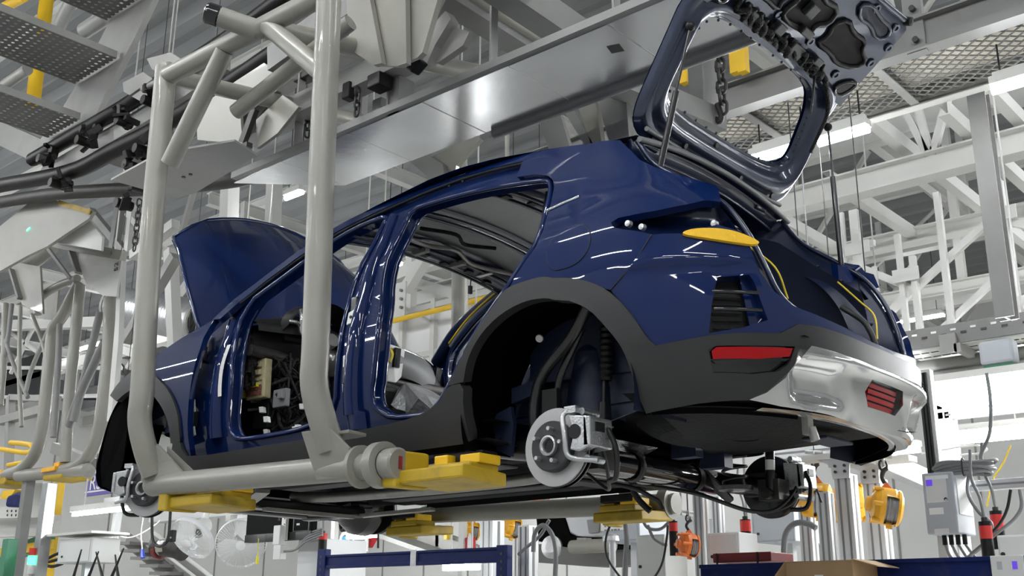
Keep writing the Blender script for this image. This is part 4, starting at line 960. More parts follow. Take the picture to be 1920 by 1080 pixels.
def yellow_pad(x, s, rear):
    """padded support arm between foot tube and sill"""
    y0, y1 = s*1.0, s*.74
    def f(m):
        m.prism([(x+.20, y0, .01), (x+.14, y1, .0), (x-.16, y1, .0), (x-.18, y0, .01)], (0, 0, .05))
        m.prism([(x+.10, s*.90, .05), (x+.10, y1, .05), (x-.12, y1, .05), (x-.12, s*.90, .05)], (0, 0, .035))
        m.prism([(x+.22, y0+s*.02, .0), (x+.15, y0+s*.02, -.005), (x+.13, s*.86, -.005), (x+.20, s*.90, .0)], (0, 0, .14))
    p = part('support_pad', 'yellow_pad', CA, f, bevel=.008, label='yellow painted support pad')
    part('pad_block', 'yellow_paint', p, lambda m: (m.obox((x-.08, s*.80, .10), (.05, 0, 0), (0, .06, 0), (0, 0, .018)), m.obox((x+.06, s*.82, .10), (.035, 0, 0), (0, .05, 0), (0, 0, .022))), bevel=.005)
    part('pad_rubber', 'black_plastic', p, lambda m: m.obox((x-.01, s*.78, .115), (.10, 0, 0), (0, .045, 0), (0, 0, .02)), bevel=.006)
yellow_pad(.44, 1, 1); yellow_pad(1.98, 1, 0)
# far side
for xb in (.98, 2.33):
    part('drop_tube', 'carrier_grey', CA, lambda m: m.tube(bend([V(xb+.06, -1.12, 2.75), V(xb+.03, -1.12, 2.0), V(xb, -1.12, .60), V(xb, -1.115, .42), V(xb, -1.08, .28), V(xb, -1.03, .17)], 8), .056, 20))
part('foot_tube', 'carrier_grey', CA, lambda m: m.tube([(2.50, -1.0, .14), (.66, -1.0, .10)], .052, 20))
part('foot_collar', 'carrier_grey', CA, lambda m: (m.lathe((.70, -1.0, .10), (1, 0, 0), [(.052, .04), (.082, .035), (.082, -.02), (.0, -.022)], 28), m.lathe((.678, -1.0, .10), (-1, 0, 0), [(.012, .0), (.012, .012), (0, .012)], 10)))
yellow_pad(.86, -1, 1); yellow_pad(2.42, -1, 0)
# upper frame of the carrier: side rails, diagonals, cross tubes
def T(name, a, b, r=.05, mt='carrier_grey', n=16): return part(name, mt, CA, lambda m: m.cyl(a, b, r, n=n))
T('rail_tube', V(2.36, 1.12, 2.25), V(1.06, 1.12, 2.215), .048)
T('brace_tube', V(2.235, 1.12, 1.72), V(1.83, 1.12, 2.21), .046)
T('brace_tube', V(1.47, 1.12, 2.21), V(1.02, 1.12, 1.80), .046)
RO = P(398, 27, z=2.28)
T('roller_arm', V(1.56, 1.12, 2.225), RO, .050)
T('cross_tube', V(1.52, 1.12, 2.22), V(1.30, -1.12, 2.66), .05)
T('cross_tube', V(1.05, 1.12, 2.66), V(1.05, -1.12, 2.66), .05)
T('cross_tube', V(2.38, 1.10, 2.27), V(2.41, -1.12, 2.66), .045)
T('brace_tube', V(1.95, .95, 1.98), V(1.20, .85, 2.25), .04)
part('tube_cap', 'carrier_grey', CA, lambda m: m.ball((2.375, 1.12, 2.30), .055, 14, (1, 1, .4)))
rax = RO-V(1.56, 1.12, 2.225); rax /= np.linalg.norm(rax)
part('roller', 'black_gloss', CA, lambda m: m.lathe(RO, rax, [(.02, .035), (.048, .03), (.053, .02), (.053, -.03), (.046, -.042), (.0, -.042)], 28), label='black rubber guide roller')
part('roller_hub', 'steel_raw', CA, lambda m: m.lathe(RO, rax, [(.026, .036), (.024, .040), (.012, .040), (.012, .030), (0, .030)], 20))
# ------------------------------------------------------------------ the hall: floor, walls, ceiling
def sheet(m, p, q, r, nu=1, nv=1, flip=False):
    p, q, r = map(np.asarray, (p, q, r)); m.grid(lambda u, v: p+(q-p)*u+(r-p)*v, nu, nv, False, flip)
tag(part('floor', 'concrete_floor', None, lambda m: sheet(m, (-16, -22, -Z0), (34, -22, -Z0), (-16, 14, -Z0))), kind='structure')
WL = part('wall_left', 'wall_panel', None, lambda m: m.box(30, 30.3, -22, 14, -Z0, 7.2)); tag(WL, kind='structure')
WB = part('wall_back', 'wall_panel', None, lambda m: m.box(-16, 30, -22.3, -22, -Z0, 7.2)); tag(WB, kind='structure')
for k in range(24):
    part('panel_joint', 'grey_steel', WB, lambda m: m.box(-16+2*k-.02, -16+2*k+.02, -22.0, -21.97, -Z0, 7.2))
for k in range(18):
    part('panel_joint', 'grey_steel', WL, lambda m: m.box(29.97, 30.0, -22+2*k-.02, -22+2*k+.02, -Z0, 7.2))
def corr(m):
    ys = np.arange(-22, 14, .125); prof = []
    for i, y in enumerate(ys):
        k = i % 4; prof.append((y, 7.0 if k in (0, 1) else 7.09))
    vs = [(x, y, z) for x in (-16, 30) for y, z in prof]; n = len(prof)
    m.add(vs, [(i, i+1, n+i+1, n+i) for i in range(n-1)])
CE = part('ceiling', 'ceiling_sheet', None, corr); tag(CE, kind='structure')
# roof steel: beams along the line, joists across, struts between, all fixed to the ceiling
BY = (-5.0, -8.2, -12.5, -16.0, -19.5)
for y in BY[1:]:
    z = 5.2
    part('roof_beam', 'white_steel', CE, lambda m: m.ibeam((-10, y, z), (29.5, y, z), .20, .30, .018))
for i, x in enumerate((-3.0, -.2, 2.6, 5.4, 8.2, 11, 13.8, 16.6, 19.4, 22.2)):
    part('roof_joist', 'white_steel', CE, lambda m: m.ibeam((x, -21.8, 5.5), (x, -4.6, 5.5), .13, .20, .014))
    for y in BY[2:]:
        part('roof_post', 'white_steel', CE, lambda m: m.bar((x, y, 5.3), (x, y, 7.0), .09, .09))
        part('roof_strut', 'white_steel', CE, lambda m: m.bar((x+.05, y, 5.35), (x+1.35, y, 6.95), .07, .07))
        part('roof_strut', 'white_steel', CE, lambda m: m.bar((x-.05, y, 5.35), (x-1.35, y, 6.95), .07, .07))
for y in (-6.6, -9.8, -13.2, -3.4, -1.2, 1.0):
    part('purlin', 'white_steel', CE, lambda m: m.ibeam((-10, y, 6.4), (29.5, y, 6.4), .12, .18, .012))
for x0, y0 in ((-.2, -5), (5.4, -5), (8.2, -8.2), (2.6, -11.5), (11, -5)):
    part('roof_tie', 'white_steel', CE, lambda m: m.cyl((x0, y0, 5.4), (x0+2.8, y0-3.2, 5.4), .03, n=8))

# ------------------------------------------------------------------ fluorescent lights
def ceiling_light(name, a, b, label, group, w=.10, tubes=1, hang=None):
    a, b = np.asarray(a, float), np.asarray(b, float); c = (a+b)/2
    t = thing(name, label, 'light', c+V(0, 0, .08), group)
    ax, sd, u, L = MB.frame(a, b)
    part('housing', 'white_steel', t, lambda m: (m.obox(c+V(0, 0, .05), ax*L/2, sd*w/2, u*.025), m.obox(c+V(0, 0, .09), ax*L/2.2, sd*w/4, u*.02)))
    for k in range(tubes):
        o = sd*(k-(tubes-1)/2)*w*.6
        part('tube', 'tube_light', t, lambda m: m.cyl(a+o, b+o, .022 if tubes > 1 else .03, n=10))
    if hang:
        part('hanger_wire', 'dark_steel', t, lambda m: (m.cyl(a+(b-a)*.15+V(0, 0, .1), a+(b-a)*.15+V(0, 0, hang-a[2]), .006, n=6), m.cyl(a+(b-a)*.85+V(0, 0, .1), a+(b-a)*.85+V(0, 0, hang-a[2]), .006, n=6)))
    return t
def lit(px0, py0, px1, py1, z, label, **k):
    a = P(px0, py0, z=z); b = P(px1, py1, z=z); b[1] = a[1]
    ceiling_light('ceiling_light', a, b, label, 'fluorescent lights under the roof', **k)
lit(1410, 302, 1525, 270, 2.7, 'long fluorescent light behind the lower corner of the tailgate', hang=3.0)
lit(1535, 268, 1632, 243, 2.7, 'fluorescent light just right of the tailgate frame', hang=3.0)
lit(1860, 170, 1990, 130, 2.7, 'fluorescent light beside the top of the grey column', hang=3.0)
lit(1690, 604, 1764, 587, 4.5, 'fluorescent light low between white posts above the cable tray', hang=6.3, tubes=2)
lit(536, 372, 566, 360, 4.3, 'short fluorescent light between bonnet and conveyor guard', hang=6.3)
lit(722, 503, 752, 494, 4.5, 'small bright light seen through the car beside the door pillar', hang=6.3)
G = 'added rows of fluorescent lights over the line'
for x0 in (-9, -4.5, 0.3, 5.0, 9.5, 14.0, 18.5):  # unseen rows added to light the scene and reflect in the paint
    for y0 in (2.6, 5.6, 9.0):
        ceiling_light('ceiling_light', (x0, y0, 4.6), (x0+2.6, y0, 4.6), 'unseen fluorescent light added in the rows over the near side of the line', G, tubes=2, hang=7.0)
for x0 in (-8, -4, 12.5, 17, 21.5):  # far rows added to light the hall
    for y0 in (-1.6, -7, -10.2, -13.5, -17):
        ceiling_light('ceiling_light', (x0, y0, 4.9), (x0+2.4, y0, 4.9), 'fluorescent light added in the far rows under the roof', 'added far rows of fluorescent lights', tubes=2, hang=7.0)

# ------------------------------------------------------------------ conveyor structure over the car
GP = thing('conveyor_guard', 'long polished sheet metal guard under the conveyor above the car roof', 'guard plate', (1.2, 0, 2.12))
ZP = 2.12
yu, yl = .22, -.27
xs = [3.05, 2.55, 1.95, 1.35, .75, .15, -.45, -1.05, -1.7]
for i in range(len(xs)-1):
    a, b = xs[i], xs[i+1]
    l0 = -.02 if i == 0 else yl
    if i == 0: part('sheet', 'guard_sheet', GP, lambda m: m.prism([(a, yu-.02, ZP), (b+.004, yu, ZP), (b+.004, yl, ZP)], (0, 0, .006)))
    else: part('sheet', 'guard_sheet', GP, lambda m: m.obox(((a+b)/2, (yu+yl)/2, ZP+.002*(i % 2)), ((a-b)/2-.003, 0, 0), (0, (yu-yl)/2, 0), (0, 0, .003)))
part('edge_angle', 'grey_mid', GP, lambda m: m.angle((3.0, yu+.02, ZP+.025), (-1.7, yu+.02, ZP+.025), .04, .05))
part('edge_tube', 'grey_mid', GP, lambda m: m.tube([(1.3, yl-.02, ZP-.015), (-1.7, yl-.02, ZP-.015)], .032, 12))
for x in (.25, .05): part('sheet_hole', 'dark_steel', GP, lambda m: m.obox((x, .02-.22*(x < .1), ZP-.0035), (.03, .01, 0), (-.01, .035, 0), (0, 0, .001)))
for x in (2.4, 1.6, .85, .1, -.7): part('guard_strap', 'grey_mid', GP, lambda m: (m.bar((x, yu, ZP+.02), (x, yu, 2.9), .05, .012), m.bar((x, yl, ZP+.02), (x, yl, 2.9), .05, .012)))
# the left wing of the guard: pale folded sheets
W2 = thing('side_sheet', 'pale flat metal sheet hanging beside the front drop tube', 'guard plate', P(350, 320, z=2.0))
part('sheet', 'grey_steel', W2, lambda m: m.prism([P(x, y, z=2.0) for x, y in ((208, 338), (300, 288), (440, 265), (482, 292), (366, 362), (330, 372))], (0, 0, .012)))
part('sheet_screw', 'dark_steel', W2, lambda m: [m.cyl(P(x, y, z=1.995), P(x, y, z=1.995)+V(0, 0, .01), .012, n=8) for x, y in ((344, 333), (357, 328))])

def rod(m, pix, y, r, n=10, sp=True):
    pts = [P(a, b, y=y) for a, b in pix]; m.tube(spline(pts, 5) if sp and len(pts) > 2 else pts, r, n)
def pbar(m, a, b, w, h, **k): m.bar(P(*a, **k), P(*b, **k), w, h)
# black chain track and the steel that carries it
TR = thing('conveyor_track', 'black greasy chain track curving past the front drop tube', 'conveyor', P(160, 260, y=.3))
part('lower_track', 'greasy_black', TR, lambda m: rod(m, [(-60, 362), (0, 348), (133, 322), (213, 283), (300, 240), (420, 165), (560, 70), (640, 10)], .3, .062, 8))
part('upper_track', 'greasy_black', TR, lambda m: rod(m, [(60, 300), (83, 287), (160, 242), (233, 200), (307, 150), (420, 78), (540, -10)], .3, .055, 8))
part('track_web', 'grey_steel', TR, lambda m: m.prism([P(x, y, y=.25) for x, y in ((70, 330), (150, 300), (300, 212), (420, 128), (420, 100), (300, 180), (165, 262), (80, 312))], (0, -.05, 0)))
for k, (x, y) in enumerate(((92, 290), (165, 255), (240, 218), (290, 180), (275, 270), (115, 335), (255, 300), (240, 372))):
    def messy(m):
        c = P(x, y, y=.36)
        for _ in range(7):
            e = np.array([random.gauss(0, 1) for _ in range(3)]); e /= np.linalg.norm(e); f = np.cross(e, (0, .3, 1)); f /= np.linalg.norm(f); g = np.cross(e, f)
            m.obox(c+V(random.uniform(-.09, .09), random.uniform(-.05, .05), random.uniform(-.06, .06)), e*random.uniform(.02, .06), f*random.uniform(.01, .035), g*random.uniform(.006, .03))
        m.cyl(c+V(.03, .07, -.04), c+V(.03, -.05, -.04), .034, n=12)
    part('chain_trolley', 'greasy_black', TR, messy, bevel=.004)
part('track_plate', 'guard_sheet', TR, lambda m: (m.prism([P(x, y, y=.2) for x, y in ((120, 312), (215, 280), (250, 235), (190, 262))], (0, -.02, 0)), m.prism([P(x, y, y=.2) for x, y in ((190, 262), (300, 225), (302, 205), (215, 243))], (0, -.02, 0))))
part('track_bracket', 'grey_steel', TR, lambda m: (m.prism([P(x, y, y=.35) for x, y in ((230, 155), (268, 135), (318, 170), (318, 215), (272, 195), (232, 172))], (0, -.03, 0)), m.cyl(P(268, 168, y=.4), P(320, 140, y=.4), .022), m.prism([P(x, y, y=.35) for x, y in ((275, 110), (320, 98), (350, 118), (320, 145), (285, 130))], (0, -.03, 0))))
part('track_rail', 'dark_steel', TR, lambda m: rod(m, [(-60, 392), (20, 376), (120, 362), (300, 352), (420, 340), (480, 328)], -.2, .06, 8))

# stairs with perforated treads, upper left
def perforated(name, col, scale):
    m = bpy.data.materials.new(name); m.use_nodes = True; nt = m.node_tree; b = nt.nodes['Principled BSDF']
    b.inputs['Base Color'].default_value = (*col, 1); b.inputs['Roughness'].default_value = .5; b.inputs['Metallic'].default_value = .2
    tc = nt.nodes.new('ShaderNodeTexCoord'); sx = nt.nodes.new('ShaderNodeSeparateXYZ'); nt.links.new(tc.outputs['Object'], sx.inputs[0])
    def f(op, a, bv):
        n = nt.nodes.new('ShaderNodeMath'); n.operation = op
        for i, q in enumerate((a, bv)):
            if q is None: continue
            if isinstance(q, (int, float)): n.inputs[i].default_value = q
            else: nt.links.new(q, n.inputs[i])
        return n.outputs[0]
    cx = f('COSINE', f('MULTIPLY', sx.outputs[0], scale), None); cy = f('COSINE', f('MULTIPLY', sx.outputs[1], scale), None)
    g = f('GREATER_THAN', f('ADD', cx, cy), .95)
    tr = nt.nodes.new('ShaderNodeBsdfTransparent'); mx = nt.nodes.new('ShaderNodeMixShader')
    nt.links.new(g, mx.inputs[0]); nt.links.new(b.outputs[0], mx.inputs[1]); nt.links.new(tr.outputs[0], mx.inputs[2])
    nt.links.new(mx.outputs[0], nt.nodes['Material Output'].inputs[0]); MATS[name] = m
perforated('perforated_steel', (.17, .17, .165), 2*PI/.06)
ST = thing('service_stairs', 'grey service stairs with perforated treads and yellow posts above the chain track', 'stairs', P(120, 160, y=0.))
def tread(far, near):
    """far and near corners of a tread's end at the stringer, seen from below"""
    q = P(*far, y=0.); dx = q[0]-P(*near, z=q[2])[0]
    part('tread', 'perforated_steel', ST, lambda m: m.box(q[0]-dx, q[0], 0., 1.8, q[2]-.002, q[2]+.002))
    part('tread_lip', 'grey_steel', ST, lambda m: m.box(q[0]-dx-.004, q[0]-dx+.004, 0., 1.8, q[2], q[2]+.06))
    part('tread_lip', 'grey_steel', ST, lambda m: m.box(q[0]-.004, q[0]+.004, 0, 1.8, q[2], q[2]+.06))
tread((140, 157), (197, 100)); tread((90, 258), (137, 220)); tread((200, 38), (262, -25))
part('stringer', 'grey_steel', ST, lambda m: m.prism([P(x, y, y=-.02) for x, y in ((295, -20), (235, -20), (195, 60), (150, 148), (118, 200), (75, 262), (98, 276), (160, 262), (200, 170), (250, 75))], (0, -.05, 0)))
part('stair_tube', 'grey_steel', ST, lambda m: (m.cyl(P(158, 58, y=-.1), P(200, 30, y=-.1), .07), m.cyl(P(-10, 172, y=.1), P(52, 130, y=.1), .05), m.cyl(P(105, 60, y=-.2), P(140, -10, y=-.2), .06)))
part('stair_beam', 'grey_steel', ST, lambda m: m.bar(P(-20, 240, y=-.3), P(90, 290, y=-.3), .1, .22))
part('handrail_post', 'yellow_paint', ST, lambda m: m.cyl(P(90, -20, y=-.6), P(80, 60, y=-.6), .072))
part('handrail_post', 'yellow_paint', ST, lambda m: m.cyl(P(70, 125, y=-.6), P(61, 200, y=-.6), .072))
part('handrail', 'yellow_paint', ST, lambda m: m.cyl(P(-10, 24, y=-.1), P(45, -6, y=-.1), .05))

# beams, brackets and sheets above the carrier
OB = thing('overhead_steelwork', 'cluster of grey beams and brackets above the carrier', 'steelwork', (1.2, .2, 3.0))
def B2(name, a, b, w, h, mt='grey_steel', y=None, z=None):
    return part(name, mt, OB, lambda m: m.bar(P(*a, y=y, z=z), P(*b, y=y, z=z), w, h))
B2('box_beam', (440, 262), (800, 92), .12, .13, 'grey_steel', y=.25)
B2('box_beam', (420, 200), (660, 60), .12, .10, 'grey_mid', y=.1)
B2('box_beam', (520, 118), (700, -10), .14, .16, 'grey_mid', y=.5)
part('cross_beam', 'grey_mid', OB, lambda m: m.bar(P(800, -40, y=.45), P(985, 78, z=P(800, -40, y=.45)[2]), .14, .16))
part('cross_beam', 'grey_mid', OB, lambda m: m.bar(P(920, -40, y=.4), P(1085, 72, z=P(920, -40, y=.4)[2]), .14, .16))
part('cross_beam', 'grey_mid', OB, lambda m: m.bar(P(1150, 150, y=-.3), P(1345, 232, z=P(1150, 150, y=-.3)[2]), .13, .12))
part('beam_end_bracket', 'grey_mid', OB, lambda m: (m.obox(P(1318, 150, y=-1.0), (.05, 0, 0), (0, .08, 0), (0, 0, .20)), m.obox(P(1318, 100, y=-1.0), (.07, 0, 0), (0, .02, 0), (0, 0, .04))), bevel=.008)
part('hung_sheet', 'carrier_grey', OB, lambda m: m.prism([P(x, y, y=.62) for x, y in ((648, -20), (655, 92), (700, 122), (745, 124), (782, 108), (800, 60), (838, -20))], (0, -.02, 0)))
for pts in (((700, 122), (668, 0), (690, -20), (716, 118)), ((745, 124), (740, -20), (760, -20), (762, 118)), ((782, 108), (812, -20), (826, -20), (792, 98))):
    part('sheet_fold', 'carrier_grey', OB, lambda m: m.prism([P(x, y, y=.66) for x, y in pts], (0, -.03, 0)))
part('sheet_bracket', 'grey_steel', OB, lambda m: (m.prism([P(x, y, y=.3) for x, y in ((775, 95), (800, 60), (835, 20), (845, 35), (815, 85), (800, 120))], (0, -.06, 0)), m.prism([P(x, y, y=.25) for x, y in ((805, 112), (838, 45), (880, 60), (868, 85), (820, 118))], (0, -.04, 0))))
part('clamp', 'greasy_black', OB, lambda m: (m.obox(P(712, 155, y=.3), (.05, 0, 0), (0, .05, 0), (0, 0, .04)), m.obox(P(782, 124, y=.45), (.035, 0, -.02), (0, .03, 0), (.02, 0, .02)), m.obox(P(655, 172, y=.3), (.03, 0, 0), (0, .03, 0), (0, 0, .05)), m.obox(P(578, 136, y=.2), (.09, 0, 0), (0, .04, 0), (0, 0, .05))), bevel=.008)
part('stand_off', 'grey_mid', OB, lambda m: (m.bar(P(752, 152, y=.18), V(P(752, 152, y=.18)[0], .18, ZP), .11, .09), m.bar(P(718, 190, y=.1), V(P(718, 190, y=.1)[0], .1, ZP), .09, .07)))
part('hung_plate', 'carrier_grey', OB, lambda m: (m.prism([P(x, y, y=.5) for x, y in ((368, 205), (445, 150), (495, 118), (520, 135), (450, 210), (455, 270), (370, 262))], (0, -.02, 0)), m.prism([P(x, y, y=.45) for x, y in ((480, 225), (530, 178), (560, 200), (520, 250), (482, 278))], (0, -.02, 0)), m.prism([P(x, y, y=.4) for x, y in ((375, 262), (430, 235), (500, 160), (520, 170), (455, 262))], (0, -.03, 0))))
part('plate_hook', 'dark_steel', OB, lambda m: (m.bar(P(455, 268, y=.5), P(478, 205, y=.5), .03, .05), m.obox(P(460, 275, y=.5), (.04, 0, 0), (0, .02, 0), (0, 0, .015))))
for a, b, c, d in (((1052, 198), (1075, 205), (1112, 270), (1095, 272)), ((1080, 190), (1115, 182), (1128, 268), (1108, 270)), ((1118, 180), (1172, 160), (1180, 262), (1142, 266))):
    part('guard_leg', 'grey_mid' if a[0] != 1080 else 'carrier_grey', OB, lambda m: m.prism([P(*q, y=-.45) for q in (a, b, c, d)], (0, -.04, 0)))
part('guard_leg', 'grey_mid', OB, lambda m: m.prism([P(*q, y=-.45) for q in ((768, 302), (800, 330), (850, 352), (835, 340), (830, 308), (800, 290))], (0, -.04, 0)))
part('guard_leg', 'carrier_grey', OB, lambda m: m.prism([P(*q, y=-.5) for q in ((800, 300), (890, 250), (900, 262), (855, 310), (850, 345), (820, 340))], (0, -.03, 0)))
part('guard_leg', 'grey_mid', OB, lambda m: m.prism([P(*q, y=-.6) for q in ((1010, 225), (1048, 205), (1068, 275), (1030, 282))], (0, -.03, 0)))
part('main_spine', 'grey_mid', OB, lambda m: m.ibeam((5.0, .0, 2.95), (-2.2, .0, 2.95), .22, .2, .02))
def chain(name, label, px, py0, py1, y, L=.075, w=.05, r=.008, mt='dark_steel', n=None):
    a = P(px, py0, y=y); b = P(px, py1, y=y); b[:2] = a[:2]; n = n or max(3, int((a[2]-b[2])/(L*.74)))
    t = thing(name, label, 'chain', a)
    for k in range(n):
        c = a+(b-a)*(k+.5)/n
        part('link', mt, t, lambda m: m.link(c, V(0, 0, 1), V(1, 0, 0) if k % 2 else V(.0, 1, 0), L, w, r))
    return t
CH = chain('lifting_chain', 'heavy steel chain hanging inside the tailgate window frame', 1347, 55, 215, -1.0, .085, .055, .0095)
part('chain_hook', 'dark_steel', CH, lambda m: m.tube(spline([P(1345, 195, y=-1.0), P(1352, 215, y=-1.0), P(1350, 228, y=-1.0), P(1340, 222, y=-1.0)], 5), .016, 8))
chain('safety_chain', 'thin dark chain hanging left of the front drop tube', 262, 375, 465, .3, .06, .034, .006)
chain('short_chain', 'short slack chain below the beam right of the rear drop tube', 671, 165, 215, .3, .055, .034, .007)
chain('loop_chain', 'short chain looped under the beam left of the rear drop tube', 578, 215, 255, .2, .06, .036, .007)

# ------------------------------------------------------------------ mesh catwalk, upper right
CW = thing('mesh_catwalk', 'raised catwalk with expanded metal floor behind the open tailgate', 'catwalk', (.5, -2.9, 3.0))
x0, x1, y0, y1, zc = -2.2, 2.6, -3.20, -2.56, 3.0
def diamonds(m):
    dx, dy, t = .046, .040, .004
    ny = int((y1-y0)/dy); nx = int((x1-x0)/dx)
    for j in range(ny+1):
        yb = y0+j*dy
        for i in range(nx):
            xa = x0+i*dx; s = 1 if (i+j) % 2 else -1
            a = (xa, yb-s*dy*.5, zc); b = (xa+dx, yb+s*dy*.5, zc+.004)
            d = np.array((dx, s*dy, 0)); n = np.array((-d[1], d[0], 0))/np.linalg.norm(d)*t
            a, b = np.array(a), np.array(b)
            m.add([a-n, b-n, b+n, a+n, a-n+V(0, 0, .008), b-n+V(0, 0, .008), b+n+V(0, 0, .008), a+n+V(0, 0, .008)], [(3, 2, 1, 0), (0, 1, 5, 4), (2, 3, 7, 6)])
tag(part('mesh_floor', 'grey_steel', CW, diamonds, split=False), kind='stuff')
part('backing_sheet', 'mesh_backing', CW, lambda m: m.box(x0, x1, y0, y1, zc+.10, zc+.105))  # cream sheet added above the mesh for the bright beige seen through it
part('edge_channel', 'grey_mid', CW, lambda m: m.channel((x0, y0-.04, zc+.03), (x1+2.5, y0-.04, zc+.03), .07, .14))
part('edge_flange', 'white_steel', CW, lambda m: m.box(x0, x1+2.5, y0-.075, y0+.0, zc-.05, zc-.042))
part('edge_channel', 'grey_mid', CW, lambda m: m.ibeam((x0, y1+.10, zc+.05), (x1+.6, y1+.10, zc+.05), .12, .22))
part('edge_flange', 'white_steel', CW, lambda m: m.box(x0, x1, y1-.0, y1+.05, zc-.03, zc-.022))
for x in (-1.2, .0, .98, 2.0): part('cross_member', 'grey_steel', CW, lambda m: m.channel((x, y0, zc), (x, y1+.1, zc), .06, .07))
part('splice_plate', 'grey_mid', CW, lambda m: (m.obox(P(1712, 20, y=-2.45), (.06, 0, 0), (0, .02, 0), (0, 0, .30)), ))
for dz in (.0, .22): part('splice_bolt', 'dark_steel', CW, lambda m: m.cyl(P(1712, 18, y=-2.42)+V(0, 0, -dz), P(1712, 18, y=-2.42)+V(0, .03, -dz), .02, n=8))
part('toe_strip', 'yellow_paint', CW, lambda m: m.box(.7, 1.6, y1+.05, y1+.053, zc-.02, zc-.0))
for px, a, b in ((1282, 92, 158), (1375, 55, 140), (1390, 60, 138)):
    q = P(px, a, y=-2.3); part('guard_post', 'yellow_paint', CW, lambda m: m.bar(q, V(q[0], q[1], P(px, b, y=-2.3)[2]), .06, .06))
part('guard_rail', 'yellow_paint', CW, lambda m: m.cyl(P(1352, 85, y=-2.3), P(1400, 60, y=-2.3), .02))
COLM = thing('hanging_column', 'tall grey steel column hanging from the mesh catwalk', 'column', P(1850, 590, y=-3.4))
q = P(1832, 165, y=-3.4); qb = P(1872, 600, y=-3.4); qb[0] = q[0]
part('column_shaft', 'grey_mid', COLM, lambda m: m.ibeam(qb, V(q[0], q[1], zc), .12, .11, .012, up=(0, 1, 0)))
part('column_bracket', 'grey_steel', COLM, lambda m: (m.obox(V(q[0], q[1]+.08, q[2]+.03), (.09, 0, 0), (0, .03, 0), (0, 0, .05)),))
part('cable_tie', 'black_plastic', COLM, lambda m: m.tube(spline([V(q[0]+.03, q[1]+.12, q[2]+.16), V(q[0]+.04, q[1]+.13, q[2]+.05), V(q[0]-.02, q[1]+.13, q[2]+.0), V(q[0]-.05, q[1]+.12, q[2]+.1)], 5), .012, 6))

# white platform steel between roof beam and cable tray, right
PF = thing('white_frame', 'white steel frame of posts and diagonals above the cable tray', 'steelwork', P(1780, 610, y=-4.8))
def wpost(px, pa, pb, y=-4.8, w=.06, name='post'):
    a = P(px[0], pa, y=y); b = P(px[1], pb, y=y); xm = (a[0]+b[0])/2
    part(name, 'white_steel', PF, lambda m: m.bar((xm, y, a[2]), (xm, y, b[2]), w, w))
wpost((1574, 1592), 400, 520, w=.035); wpost((1603, 1612), 395, 520, w=.075); wpost((1682, 1702), 440, 630, w=.045); wpost((1713, 1724), 480, 630, w=.05)
wpost((1755, 1787), 362, 620, w=.05); wpost((1872, 1905), 340, 600, w=.075); wpost((1640, 1650), 500, 620, w=.035)
for a, b, w in (((1648, 604), (1846, 422), .055), ((1762, 622), (1862, 528), .05), ((1580, 465), (1640, 455), .05), ((1590, 492), (1720, 545), .06), ((1860, 410), (1935, 425), .06), ((1862, 440), (1880, 590), .04)):
    part('diagonal', 'white_steel', PF, lambda m: m.bar(P(*a, y=-4.85), P(*b, y=-4.85), w, w))
for y, z, h in ((-5.0, 3.245, .22), (-7.0, 3.36, .16), (-10.0, 3.62, .17)):
    part('platform_beam', 'white_steel', PF, lambda m: m.ibeam((-2.5, y, z), (10.5, y, z), .18, h, .016))
for x, ya, yb, z in ((.76, -4.2, -10, 3.50), (1.49, -5.0, -7.1, 3.40), (2.33, -5.0, -7.1, 3.40), (.2, -4.4, -7.1, 3.45), (-.2, -4.2, -7.1, 3.45), (3.3, -5, -10, 3.5), (4.6, -5, -10, 3.5), (6.0, -5, -10, 3.5), (7.5, -5, -10, 3.5)):
    part('platform_joist', 'white_steel', PF, lambda m: m.channel((x, ya, z), (x, yb, z), .09, .12, .01))
for a, b in (((.74, -5, 3.90), (.56, -5, 3.34)), ((.33, -5, 3.85), (.52, -5, 3.34)), ((.62, -5, 3.95), (.54, -5, 3.34))):
    part('v_brace', 'white_steel', PF, lambda m: m.bar(V(*a)+(V(*a)-V(*b))*2.5, b, .06, .06))
for x in (2.0, 5.0, 8.0): part('platform_post', 'white_steel', PF, lambda m: m.bar((x, -10, 3.7), (x, -10, 7.0), .10, .10))
for a in ((1607, 465), (1698, 515), (1878, 400), (1900, 570)):
    part('joint_plate', 'white_steel', PF, lambda m: m.obox(P(*a, y=-4.75), (.11, 0, 0), (0, .006, 0), (0, 0, .055)))
TY = thing('cable_tray', 'grey slotted cable tray with white underside', 'cable tray', P(1800, 650, y=-4.2))
ta, tb = P(1690, 640, y=-4.2), P(1960, 592, y=-4.2); zt = (ta[2]+tb[2])/2; tb[0] -= 2.0
part('tray_side', 'grey_mid', TY, lambda m: m.box(ta[0], tb[0], -4.2, -4.19, zt-.09, zt+.06))
part('tray_bottom', 'white_steel', TY, lambda m: m.box(ta[0], tb[0], -4.9, -4.2, zt-.10, zt-.09))
part('tray_side', 'grey_mid', TY, lambda m: m.box(ta[0], tb[0], -4.91, -4.9, zt-.09, zt+.06))
for k in range(42):
    x = ta[0]+(tb[0]-ta[0])*(k+.5)/42
    part('side_slot', 'white_print' if k % 2 else 'dark_steel', TY, lambda m: m.obox((x, -4.187, zt-.015+.03*(k % 2)), (.02, 0, 0), (0, .002, 0), (0, 0, .008)))
    for j in range(4): part('bottom_slot', 'dark_steel', TY, lambda m: m.obox((x+(.02 if j % 2 else -.02), -4.32-.15*j, zt-.1015), (.028, 0, 0), (0, .012, 0), (0, 0, .001)))
part('tray_hanger', 'grey_steel', TY, lambda m: (m.box(ta[0]-.45, ta[0]-.40, -4.95, -4.15, zt-.16, zt-.10), m.box(ta[0]-.42, ta[0]-.30, -4.18, -4.15, zt-.16, zt-.02)))
